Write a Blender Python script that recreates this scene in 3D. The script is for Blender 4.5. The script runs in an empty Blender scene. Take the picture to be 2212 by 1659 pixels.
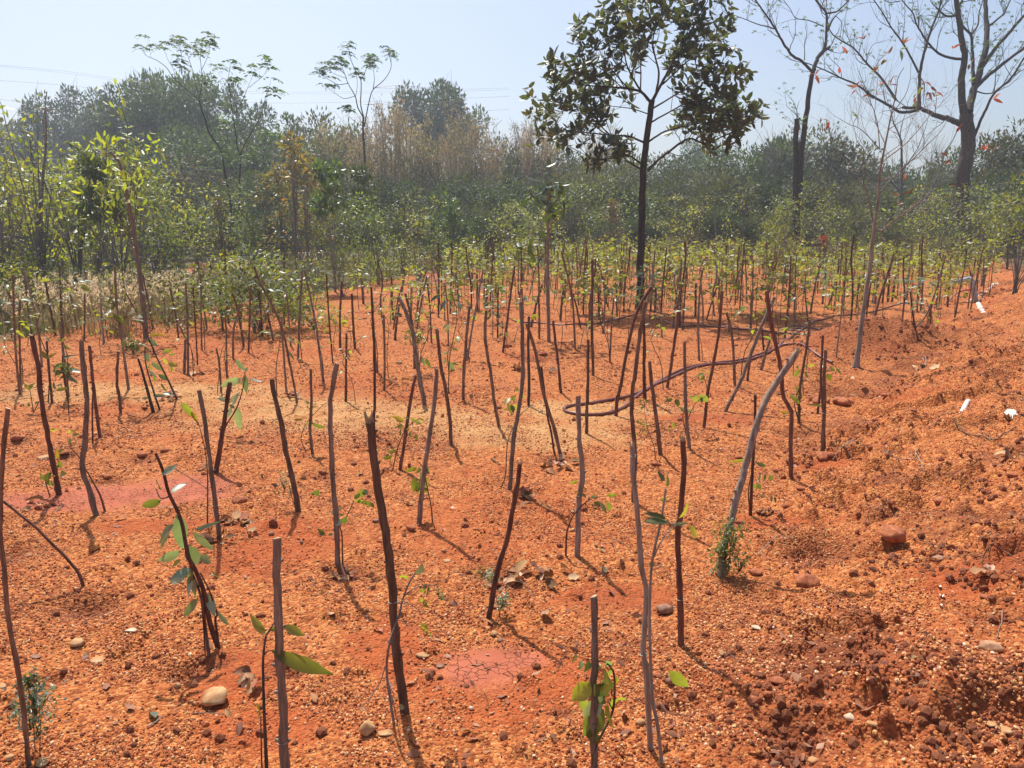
import bpy, math
import numpy as np
from mathutils import Vector, Matrix
sc = bpy.context.scene
COL = sc.collection
# ------------------------------------------------------------------ camera, light, exposure
PITCH = math.radians(11.4)
CAM_Z = 1.62
cam_d = bpy.data.cameras.new('camera'); cam = bpy.data.objects.new('camera', cam_d); COL.objects.link(cam)
cam.location = (0, 0, CAM_Z); cam.rotation_euler = (math.pi/2 - PITCH, 0, 0)
cam_d.sensor_width = 36; cam_d.lens = 18/math.tan(math.radians(33.5)); cam_d.clip_end = 2000; cam_d.clip_start = .05
sc.camera = cam
SUN_AZ, SUN_EL = math.radians(-23), math.radians(60)
world = bpy.data.worlds.new('World'); sc.world = world; world.use_nodes = True
wn = world.node_tree; bg = wn.nodes['Background']
sky = wn.nodes.new('ShaderNodeTexSky'); sky.sky_type = 'NISHITA'; sky.sun_disc = False
sky.sun_elevation = SUN_EL; sky.sun_rotation = SUN_AZ % (2*math.pi)
sky.air_density = 1.0; sky.dust_density = 5.0; sky.ozone_density = 2.2; sky.altitude = 600
wn.links.new(sky.outputs[0], bg.inputs[0]); bg.inputs[1].default_value = 0.115
sun_d = bpy.data.lights.new('sun', 'SUN'); sun = bpy.data.objects.new('sun', sun_d); COL.objects.link(sun)
sun_d.energy = 4.6; sun_d.angle = math.radians(.6); sun_d.color = (1.0, .955, .88)
sv = Vector((math.sin(SUN_AZ)*math.cos(SUN_EL), math.cos(SUN_AZ)*math.cos(SUN_EL), math.sin(SUN_EL)))
sun.rotation_euler = (-sv).to_track_quat('-Z', 'Y').to_euler(); sun.location = (0, 0, 30)
sc.view_settings.view_transform = 'Standard'; sc.view_settings.look = 'None'
sc.view_settings.exposure = 0.45; sc.view_settings.gamma = 1; sc.view_settings.use_curve_mapping = False
sc.render.engine = 'CYCLES'
sc.cycles.max_bounces = 6; sc.cycles.diffuse_bounces = 2; sc.cycles.glossy_bounces = 1; sc.cycles.transmission_bounces = 3
sc.cycles.volume_bounces = 0; sc.cycles.transparent_max_bounces = 4
sc.cycles.use_denoising = True
try: sc.cycles.denoising_prefilter = 'ACCURATE'
except Exception: pass
HAZE = 0.0017

# ------------------------------------------------------------------ numpy noise
R = np.random.default_rng(11)
_perm = R.permutation(512).astype(np.int64); _val = R.random(512)
def vnoise(x, y):
    xi = np.floor(x).astype(np.int64); yi = np.floor(y).astype(np.int64)
    fx = x - xi; fy = y - yi
    fx = fx*fx*fx*(fx*(fx*6-15)+10); fy = fy*fy*fy*(fy*(fy*6-15)+10)
    def H(a, b): return _val[_perm[(_perm[a & 511] + b) & 511]]
    a = H(xi, yi); b = H(xi+1, yi); c = H(xi, yi+1); d = H(xi+1, yi+1)
    return (a + (b-a)*fx + (c-a)*fy + (a-b-c+d)*fx*fy)*2 - 1
def fbm(x, y, o=3, g=.5):
    s = 0; a = 1; t = 0
    for i in range(o):
        s = s + a*vnoise(x*2**i + 17.3*i, y*2**i - 9.1*i); t += a; a *= g
    return s/t
def sstep(a, b, x):
    t = np.clip((x-a)/(b-a), 0, 1); return t*t*(3-2*t)

# ------------------------------------------------------------------ pixel of the photograph -> place in the world
TAGS = {'O': (0, 0, 1.8228), '1': (0, 1500, .4749), '2': (0, 2236, .4749), '3': (1000, 1500, .4749), '4': (1000, 2236, .4749),
        '5': (2000, 1500, .4749), '6': (2000, 2236, .4749), '7': (2982, 1500, .4749), '8': (2982, 2236, .4749),
        'A': (0, 800, .8274), 'B': (1000, 800, .8274), 'C': (2000, 800, .8274), 'D': (2982, 800, .8274),
        'a': (0, 100, .4749), 'b': (1000, 100, .4749), 'c': (2000, 0, .4749), 'd': (2982, 0, .4749),
        'E': (600, 1300, .4728), 'F': (1300, 950, .6304), 'G': (2100, 1000, .6304), 'H': (3000, 1150, .6304),
        'I': (0, 1100, .5516), 'V': (3650, 1050, .3046)}
def toO(tag, x, y):
    ox, oy, s = TAGS[tag]; return ((ox + x*s)/1.8228, (oy + y*s)/1.8228)
def ray(px, py):
    a = (px-1106)/1671.; b = (829.5-py)/1671.
    return np.array([a, math.cos(PITCH)+b*math.sin(PITCH), -math.sin(PITCH)+b*math.cos(PITCH)])
def flat(px, py):
    d = ray(px, py); t = -CAM_Z/d[2]; return d[0]*t, d[1]*t

# terrain --------------------------------------------------------
BX = ([-4, 0, 2.06, 5.2, 10.2, 18.5, 30, 60], [-.6, .25, .85, 2.05, 5.3, 11.2, 17, 30])
FEAT = []   # x, y, rx, ry, height, roughness
def feat(tag, x, y, rx, ry, hgt, rough=0.):
    fx, fy = flat(*toO(tag, x, y)); FEAT.append((fx, fy, rx, ry, hgt, rough))
feat('O', 1900, 1530, .42, .34, .15, .035)       # gravel heap, front right
feat('O', 1722, 1610, .10, .12, -.10)
feat('O', 1800, 1500, .07, .10, -.07)
feat('O', 1865, 765, 1.0, .85, .44, .07)         # mound round the slender tree
feat('O', 1835, 835, .42, .28, -.20, .04)
feat('O', 1960, 770, .9, .5, .12, .05)
for t, x, y, r, hh in (('2', 740, 270, .13, -.07), ('2', 1530, 810, .075, -.08), ('2', 450, 870, .06, -.05), ('4', 300, 800, .07, -.06),
                       ('3', 740, 1570, .10, -.06), ('5', 400, 650, .12, -.06), ('7', 340, 420, .17, -.10), ('3', 2000, 1590, .10, -.05),
                       ('3', 590, 770, .10, -.05), ('1', 1180, 620, .12, -.05), ('1', 130, 490, .12, -.06), ('1', 520, 610, .09, -.05),
                       ('1', 120, 1410, .13, -.05), ('6', 1420, 1130, .08, -.05), ('8', 1950, 680, .09, -.06), ('7', 520, 1390, .22, -.09),
                       ('7', 1100, 1030, .12, -.06), ('7', 1960, 1420, .10, -.08), ('7', 1500, 1040, .11, -.06), ('2', 1790, 740, .06, -.035),
                       ('F', 1000, 520, .25, -.05), ('G', 70, 640, .30, -.10), ('6', 450, 1190, .05, -.03), ('7', 1220, 1330, .14, .06), ('7', 1060, 1240, .15, -.05),
                       ('7', 1530, 980, .13, .06), ('1', 880, 800, .09, -.05), ('G', 600, 600, .2, .10), ('G', 220, 590, .25, .08), ('A', 560, 560, .8, .10), ('A', 800, 560, .6, -.1)):
    feat(t, x, y, r, r*.8, hh, .01)
SILT = []; SAND = []; RED = []
for t, x, y, rx, ry in (('O', 80, 1085, .55, .20), ('O', 210, 1070, .5, .22), ('O', 380, 1062, .42, .24), ('O', 420, 1040, .3, .2), ('O', 1050, 1432, .17, .17), ('O', 1010, 1448, .12, .12), ('O', 1120, 1420, .12, .1)):
    fx, fy = flat(*toO(t, x, y)); SILT.append((fx, fy, rx, ry))
for t, x, y, rx, ry in (('O', 560, 1180, .42, .3), ('O', 600, 1140, .35, .2), ('O', 1080, 1460, .42, .26), ('O', 530, 1460, .2, .2), ('O', 560, 1560, .2, .16), ('O', 840, 1430, .18, .12),
                        ('O', 2150, 1310, .5, .16), ('O', 1780, 1010, .22, .12), ('O', 1690, 1130, .3, .1), ('O', 860, 1400, .2, .25), ('O', 1330, 1290, .3, .12), ('O', 430, 1130, .5, .1), ('O', 1500, 900, .6, .2)):
    fx, fy = flat(*toO(t, x, y)); RED.append((fx, fy, rx, ry))
for t, x, y, rx, ry in (('O', 620, 880, 1.0, .7), ('O', 820, 905, 1.1, .6), ('O', 1080, 935, .9, .4), ('O', 1290, 890, .9, .45), ('O', 420, 850, .9, .5), ('O', 130, 850, 1.2, .5), ('O', 1180, 950, .6, .3)):
    fx, fy = flat(*toO(t, x, y)); SAND.append((fx, fy, rx, ry))
def blobs(L, x, y, wob=.45):
    m = 0*x; w = (fbm(x*3.1, y*3.1, 3) + .5*fbm(x*17, y*17, 2))*wob
    for fx, fy, rx, ry in L:
        q = ((x-fx)/rx)**2 + ((y-fy)/ry)**2
        m = np.maximum(m, sstep(1.3, .45, np.sqrt(q) + w))
    return m
_e = [flat(*p) for p in ((-1200, 760), (0, 735), (300, 688), (600, 648), (900, 592), (1100, 566), (1600, 548), (2100, 545), (3000, 540))]
def field_end(x): return np.interp(x, [p[0] for p in _e], [p[1] for p in _e])
def height(x, y):
    x = np.asarray(x, float); y = np.asarray(y, float)
    si = blobs(SILT, x, y)
    dist = np.sqrt(x*x + y*y)
    near = sstep(14, 6, dist)
    s = x - np.interp(y, *BX)
    b = sstep(-.15, 1.6, s)
    rough = 1 + 1.8*sstep(-.25, .25, s)
    z = .028*fbm(x*.7, y*.7, 2) + (1-si)*(rough*(.014*fbm(x*3, y*3, 3) + .006*fbm(x*11+3, y*11, 3)) + near*rough*.0055*fbm(x*38, y*38, 2))
    z = z + .27*b + .05*np.sin(np.clip(s, 0, 6)*1.1)*b
    # crumbly clumps along the berm and its foot
    cl = fbm(x*5.5+40, y*5.5, 3)
    z = z + sstep(.05, .40, cl)*.075*sstep(-.35, .2, s)*sstep(5, 2, s)
    z = z + sstep(.38, .62, fbm(x*6.5-11, y*6.5, 2))*.022*(1-si)
    for fx, fy, rx, ry, hh, ro in FEAT:
        q = ((x-fx)/rx)**2 + ((y-fy)/ry)**2
        g = np.exp(-q*1.1)
        z = z + hh*g*(1+.35*fbm(x*7/max(rx, .1)*.15, y*7/max(rx, .1)*.15, 2)) + ro*g*fbm(x*14, y*14, 3)
    z = z - .006*si
    far = sstep(60, 220, y)
    return z + .5*far*fbm(x*.02, y*.02, 2)
def hz(x, y): return float(height(np.array([x]), np.array([y]))[0])
def P(tag, x, y, Y=None):
    d = ray(*toO(tag, x, y))
    if Y is not None:
        t = Y/d[1]; return np.array([d[0]*t, Y, CAM_Z + d[2]*t])
    z = 0.
    for i in range(7):
        t = (z-CAM_Z)/d[2]; z = z*.3 + .7*hz(d[0]*t, d[1]*t)
    t = (z-CAM_Z)/d[2]
    return np.array([d[0]*t, d[1]*t, hz(d[0]*t, d[1]*t)])
def scl(tag, Y):      # metres per unit of that tag at depth Y
    return TAGS[tag][2]/1.8228/1671.*math.hypot(Y, .0)*1.0

# ------------------------------------------------------------------ mesh helpers
def mesh(name, parts, mat, smooth=False):
    V = []; loops = []; starts = []; totals = []; vo = 0; lo = 0
    for v, f in parts:
        v = np.asarray(v, np.float32).reshape(-1, 3); f = np.asarray(f, np.int32)
        if len(f) == 0: continue
        V.append(v); k = f.shape[1]
        loops.append((f+vo).ravel()); starts.append(lo + np.arange(len(f), dtype=np.int32)*k); totals.append(np.full(len(f), k, np.int32))
        vo += len(v); lo += f.size
    me = bpy.data.meshes.new(name)
    V = np.concatenate(V); loops = np.concatenate(loops); starts = np.concatenate(starts)
    me.vertices.add(len(V)); me.vertices.foreach_set('co', V.ravel())
    me.loops.add(len(loops)); me.loops.foreach_set('vertex_index', loops)
    me.polygons.add(len(starts)); me.polygons.foreach_set('loop_start', starts)
    if smooth: me.polygons.foreach_set('use_smooth', np.ones(len(starts), bool))
    me.update(calc_edges=True)
    if mat: me.materials.append(mat)
    return me
def link(name, me, parent=None, loc=None, kind=None, label=None, mat=None):
    o = bpy.data.objects.new(name, me); COL.objects.link(o)
    if parent: o.parent = parent
    if loc is not None: o.location = loc
    if kind: o['kind'] = kind
    if label: o['label'] = label
    return o
def obj(name, parts, mat, parent=None, smooth=True, loc=None, kind=None, label=None):
    if loc is not None: parts = [(np.asarray(v)-np.asarray(loc), f) for v, f in parts]
    return link(name, mesh(name, parts, mat, smooth), parent, None if parent else loc, kind, label)
def thing(name, label, cat, loc, group=None, rz=0., s=1.):
    o = bpy.data.objects.new(name, None); COL.objects.link(o); o.empty_display_size = .1
    o.location = [float(c) for c in loc]; o.rotation_euler[2] = rz; o.scale = (s, s, s) if np.isscalar(s) else s
    tag(o, label, cat, group); return o
def tag(o, label, cat, group=None):
    o['label'] = label; o['category'] = cat
    if group: o['group'] = group
    return o
def tube(pts, rad, k=6, cap=True, jit=0., rng=None, twist=0.):
    pts = np.asarray(pts, float); n = len(pts); rad = np.broadcast_to(np.asarray(rad, float), (n,))
    T = np.gradient(pts, axis=0); T /= np.linalg.norm(T, axis=1)[:, None] + 1e-9
    ref = np.array([0, 1, 0]) if abs(T[0][1]) < .8 else np.array([1, 0, 0])
    U = np.cross(T, ref); U /= np.linalg.norm(U, axis=1)[:, None] + 1e-9; W = np.cross(T, U)
    a = np.arange(k)*2*math.pi/k
    rr = rad[:, None]*np.ones((n, k))
    if jit and rng is not None: rr = rr*(1 + jit*(rng.random((n, k))-.5))
    V = pts[:, None, :] + rr[..., None]*(np.cos(a)[None, :, None]*U[:, None, :] + np.sin(a)[None, :, None]*W[:, None, :])
    V = V.reshape(-1, 3); i = np.arange(n-1)[:, None]*k; j = np.arange(k)[None, :]; j2 = (j+1) % k
    F = np.stack([i+j, i+j2, i+k+j2, i+k+j], -1).reshape(-1, 4)
    out = [(V, F)]
    if cap:
        ring = V[-k:]; c = ring.mean(0); out.append((np.vstack([ring, c]), np.array([[q, (q+1) % k, k] for q in range(k)])))
    return out
def resample(pts, n):
    pts = np.asarray(pts, float)
    if len(pts) == 2: t = np.linspace(0, 1, n)[:, None]; return pts[0]*(1-t) + pts[1]*t
    d = np.r_[0, np.cumsum(np.linalg.norm(np.diff(pts, axis=0), axis=1))]; d /= d[-1]
    t = np.linspace(0, 1, n); out = []
    # catmull-rom like smoothing
    P0 = np.vstack([2*pts[0]-pts[1], pts, 2*pts[-1]-pts[-2]])
    for q in t:
        i = min(np.searchsorted(d, q, side='right')-1, len(pts)-2); u = (q-d[i])/(d[i+1]-d[i]+1e-9)
        a, b, c, e = P0[i], P0[i+1], P0[i+2], P0[i+3]
        out.append(.5*((2*b)+(-a+c)*u+(2*a-5*b+4*c-e)*u*u+(-a+3*b-3*c+e)*u**3))
    return np.array(out)
def unit(v):
    v = np.asarray(v, float); return v/(np.linalg.norm(v, axis=-1, keepdims=True)+1e-9)
def quads_leaves(C, L, rng, aspect=.45, droop=.3, dirs=None):
    """cheap folded leaves: 4 vertices, two triangles"""
    n = len(C); C = np.asarray(C, float); L = np.broadcast_to(L, (n,))
    d = rng.normal(size=(n, 3)) if dirs is None else dirs + .35*rng.normal(size=(n, 3))
    d[:, 2] -= droop; d = unit(d)
    s = unit(np.cross(d, rng.normal(size=(n, 3)) + np.array([0, 0, 1.6])))
    nn = np.cross(d, s); L_ = L[:, None]; W = L_*aspect*.5
    a = C; b = C + d*L_*.45 + s*W + nn*W*.35; c = C + d*L_; e = C + d*L_*.45 - s*W + nn*W*.35
    V = np.stack([a, b, c, e], 1).reshape(-1, 3); i = np.arange(n)[:, None]*4
    F = np.concatenate([np.hstack([i, i+1, i+2]), np.hstack([i, i+2, i+3])])
    return (V, F)
def leaf_shape(L, W, droop=.25, fold=.25, n=7, tipw=0., wav=0., rng=None, teeth=0.):
    """one leaf along +X from the origin, in detail"""
    t = np.linspace(0, 1, n); w = W*.5*np.sin(math.pi*np.clip(t, 0, 1)**.85)**.8*(1-.15*t)
    w[0] = W*.03; w[-1] = W*.02
    V = []
    for i in range(n):
        x = L*t[i]*(1-.12*droop*t[i]); z = -L*droop*t[i]**2
        dz = (wav*W*(rng.random()-.5) if rng is not None else 0)
        ww = w[i]*(1+(teeth*(rng.random()-.5) if rng is not None else 0))
        V += [(x, ww, z+fold*w[i]+dz), (x, 0, z), (x, -ww, z+fold*w[i]-dz)]
    F = []
    for i in range(n-1):
        a = i*3; F += [(a, a+1, a+4, a+3), (a+1, a+2, a+5, a+4)]
    return (np.array(V), np.array(F))
# ------------------------------------------------------------------ materials
def newmat(name):
    m = bpy.data.materials.new(name); m.use_nodes = True; nt = m.node_tree
    return m, nt, nt.nodes, nt.links, nt.nodes['Principled BSDF']
def ramp(N, stops, interp='LINEAR'):
    r = N.new('ShaderNodeValToRGB'); r.color_ramp.interpolation = interp
    e = r.color_ramp.elements
    while len(e) > 1: e.remove(e[-1])
    e[0].position = stops[0][0]; e[0].color = (*stops[0][1], 1)
    for p, c in stops[1:]: q = e.new(p); q.color = (*c, 1)
    return r
def leaf_mat(name, cols, trans=.35, tmul=(2.2, 2.0, .7), rough=.42, spec=.5, tcols=None, ovar=(.6, 1.35)):
    m, nt, N, K, bs = newmat(name)
    g = N.new('ShaderNodeNewGeometry'); oi = N.new('ShaderNodeObjectInfo')
    ad = N.new('ShaderNodeMath'); ad.operation = 'ADD'; K.new(g.outputs['Random Per Island'], ad.inputs[0]); K.new(oi.outputs['Random'], ad.inputs[1])
    fr = N.new('ShaderNodeMath'); fr.operation = 'FRACT'; K.new(ad.outputs[0], fr.inputs[0])
    n = len(cols); r = ramp(N, [(i/max(n-1, 1), c) for i, c in enumerate(cols)]); K.new(fr.outputs[0], r.inputs[0])
    nz = N.new('ShaderNodeTexNoise'); nz.inputs['Scale'].default_value = 22; nz.inputs['Detail'].default_value = 2
    tc = N.new('ShaderNodeTexCoord'); K.new(tc.outputs['Object'], nz.inputs['Vector'])
    hs = N.new('ShaderNodeHueSaturation'); K.new(r.outputs[0], hs.inputs['Color'])
    mr = N.new('ShaderNodeMapRange'); mr.inputs[3].default_value = .75; mr.inputs[4].default_value = 1.25; K.new(nz.outputs[0], mr.inputs[0])
    m2 = N.new('ShaderNodeMapRange'); m2.inputs[3].default_value = ovar[0]; m2.inputs[4].default_value = ovar[1]; K.new(oi.outputs['Random'], m2.inputs[0])
    mm = N.new('ShaderNodeMath'); mm.operation = 'MULTIPLY'; K.new(mr.outputs[0], mm.inputs[0]); K.new(m2.outputs[0], mm.inputs[1]); K.new(mm.outputs[0], hs.inputs['Value'])
    m3 = N.new('ShaderNodeMapRange'); m3.inputs[3].default_value = .475; m3.inputs[4].default_value = .52; m4 = N.new('ShaderNodeMath'); m4.operation = 'MULTIPLY_ADD'; K.new(oi.outputs['Random'], m4.inputs[0]); m4.inputs[1].default_value = 7.3; m5 = N.new('ShaderNodeMath'); m5.operation = 'FRACT'; K.new(m4.outputs[0], m5.inputs[0]); K.new(m5.outputs[0], m3.inputs[0]); K.new(m3.outputs[0], hs.inputs['Hue'])
    K.new(hs.outputs[0], bs.inputs['Base Color']); bs.inputs['Roughness'].default_value = rough
    bs.inputs['Specular IOR Level'].default_value = spec
    tr = N.new('ShaderNodeBsdfTranslucent')
    mx = N.new('ShaderNodeMix'); mx.data_type = 'RGBA'; mx.blend_type = 'MULTIPLY'; mx.inputs[0].default_value = 1
    K.new(hs.outputs[0], mx.inputs[6]); mx.inputs[7].default_value = (*tmul, 1); K.new(mx.outputs[2], tr.inputs[0])
    ms = N.new('ShaderNodeMixShader'); ms.inputs[0].default_value = trans
    K.new(bs.outputs[0], ms.inputs[1]); K.new(tr.outputs[0], ms.inputs[2]); K.new(ms.outputs[0], N['Material Output'].inputs[0])
    return m
M = {}
M['leaf_dark'] = leaf_mat('glossy_dark_leaf', [(.05, .085, .045), (.075, .115, .055), (.10, .14, .08), (.055, .09, .035)], .26, (2.8, 2.8, .6), .36, .7)
M['leaf_grey'] = leaf_mat('grey_green_leaf', [(.16, .22, .15), (.20, .26, .19), (.24, .29, .22), (.14, .19, .11)], .28, (1.9, 2.2, .7), .38, .8)
M['leaf_mid'] = leaf_mat('green_leaf', [(.085, .13, .04), (.11, .15, .05), (.14, .18, .06), (.08, .11, .04), (.17, .18, .06)], .4, (2.4, 2.2, .6), .42, .5)
M['leaf_light'] = leaf_mat('yellow_green_leaf', [(.18, .22, .045), (.23, .26, .06), (.14, .18, .045), (.28, .27, .05), (.18, .22, .08)], .45, (2.1, 2.0, .5), .42, .5)
M['leaf_yellow'] = leaf_mat('yellow_leaf', [(.42, .34, .03), (.38, .36, .05), (.45, .27, .03)], .4, (1.5, 1.4, .6), .5, .4)
M['leaf_rust'] = leaf_mat('rusty_young_leaf', [(.12, .13, .045), (.17, .12, .045), (.10, .13, .04), (.20, .11, .05), (.14, .16, .05)], .4, (2.2, 1.9, .7), .4, .6)
M['leaf_red'] = leaf_mat('red_leaf', [(.35, .07, .04), (.30, .10, .05), (.40, .24, .14), (.25, .14, .07)], .35, (1.6, 1.2, 1), .5, .4)
M['leaf_tree'] = leaf_mat('broad_tree_leaf', [(.075, .10, .062), (.10, .125, .075), (.12, .145, .085), (.055, .072, .038), (.11, .09, .05), (.060, .080, .042)], .22, (2.4, 2.6, .6), .45, .45)
M['leaf_far'] = leaf_mat('wood_foliage', [(.035, .058, .026), (.05, .075, .03), (.065, .09, .038), (.042, .06, .028), (.08, .09, .04)], .3, (2.2, 2.2, .6), .55, .35)
M['leaf_olive'] = leaf_mat('olive_foliage', [(.075, .085, .035), (.10, .105, .045), (.065, .085, .035), (.12, .11, .055), (.09, .10, .04)], .35, (1.9, 1.8, .7), .55, .35)
M['leaf_euc'] = leaf_mat('grey_tall_tree_foliage', [(.04, .065, .035), (.055, .085, .045), (.07, .10, .055), (.045, .07, .035)], .3, (2, 2.1, .8), .5, .4)
M['leaf_bamboo'] = leaf_mat('dry_bamboo_foliage', [(.34, .26, .13), (.40, .31, .17), (.28, .23, .10), (.45, .34, .19)], .4, (1.4, 1.3, 1), .6, .3)
M['leaf_feather'] = leaf_mat('feathery_foliage', [(.05, .10, .04), (.07, .12, .05), (.09, .14, .06)], .4, (2.2, 2.2, .6), .45, .4)
M['dry'] = leaf_mat('dry_leaf_litter', [(.42, .22, .11), (.30, .13, .06), (.55, .36, .22), (.20, .08, .045), (.46, .26, .14)], .15, (1, .8, .5), .75, .15)
M['grass_dry'] = leaf_mat('dry_grass', [(.36, .27, .14), (.44, .34, .19), (.28, .21, .11), (.22, .20, .09)], .35, (1.3, 1.2, 1), .6, .3)
M['plume'] = leaf_mat('grass_plume', [(.52, .40, .27), (.60, .47, .33), (.45, .33, .22)], .45, (1.2, 1.15, 1), .8, .2)
M['grass_green'] = leaf_mat('green_grass', [(.10, .15, .04), (.14, .18, .05), (.09, .12, .03)], .4, (2, 2, .6), .5, .3)

def bark(name, c1, c2, c3, scale=9, stretch=7, rough=.85, bump=.5, lift=None):
    m, nt, N, K, bs = newmat(name)
    tc = N.new('ShaderNodeTexCoord'); mp = N.new('ShaderNodeMapping'); K.new(tc.outputs['Object'], mp.inputs[0])
    mp.inputs['Scale'].default_value = (stretch, stretch, 1)
    oi = N.new('ShaderNodeObjectInfo')
    of = N.new('ShaderNodeVectorMath'); of.operation = 'SCALE'; of.inputs[0].default_value = (7, 5, 9); K.new(oi.outputs['Random'], of.inputs[3]); K.new(of.outputs[0], mp.inputs[1])
    n1 = N.new('ShaderNodeTexNoise'); n1.inputs['Scale'].default_value = scale; n1.inputs['Detail'].default_value = 6; n1.inputs['Roughness'].default_value = .65; K.new(mp.outputs[0], n1.inputs[0])
    r = ramp(N, [(.32, c1), (.5, c2), (.70, c3)]); K.new(n1.outputs[0], r.inputs[0])
    hs = N.new('ShaderNodeHueSaturation'); K.new(r.outputs[0], hs.inputs['Color'])
    mr = N.new('ShaderNodeMapRange'); mr.inputs[3].default_value = .72; mr.inputs[4].default_value = 1.35; K.new(oi.outputs['Random'], mr.inputs[0]); K.new(mr.outputs[0], hs.inputs['Value'])
    K.new(hs.outputs[0], bs.inputs['Base Color']); bs.inputs['Roughness'].default_value = rough
    bs.inputs['Specular IOR Level'].default_value = .25
    b = N.new('ShaderNodeBump'); b.inputs['Strength'].default_value = bump; b.inputs['Distance'].default_value = .004; K.new(n1.outputs[0], b.inputs['Height']); K.new(b.outputs[0], bs.inputs['Normal'])
    return m
M['stake'] = bark('stake_bark', (.085, .048, .032), (.17, .10, .065), (.28, .18, .12))
M['stake_grey'] = bark('weathered_grey_bark', (.12, .085, .065), (.23, .17, .13), (.36, .28, .22))
M['stake_red'] = bark('red_brown_bark', (.075, .03, .02), (.15, .065, .042), (.22, .11, .075))
M['cut'] = bark('cut_wood', (.30, .19, .11), (.45, .31, .19), (.55, .42, .28), 30, 2)
M['twig'] = bark('green_brown_twig', (.07, .04, .02), (.13, .085, .04), (.19, .14, .07))
M['trunk'] = bark('dark_tree_bark', (.030, .024, .020), (.065, .05, .042), (.11, .088, .072), 6, 4, bump=.8)
M['trunk_pale'] = bark('pale_tree_bark', (.13, .11, .085), (.24, .20, .165), (.36, .31, .26), 6, 4)
M['trunk_grey'] = bark('grey_twig_bark', (.12, .10, .09), (.19, .165, .15), (.26, .23, .21), 6, 4)

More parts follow.
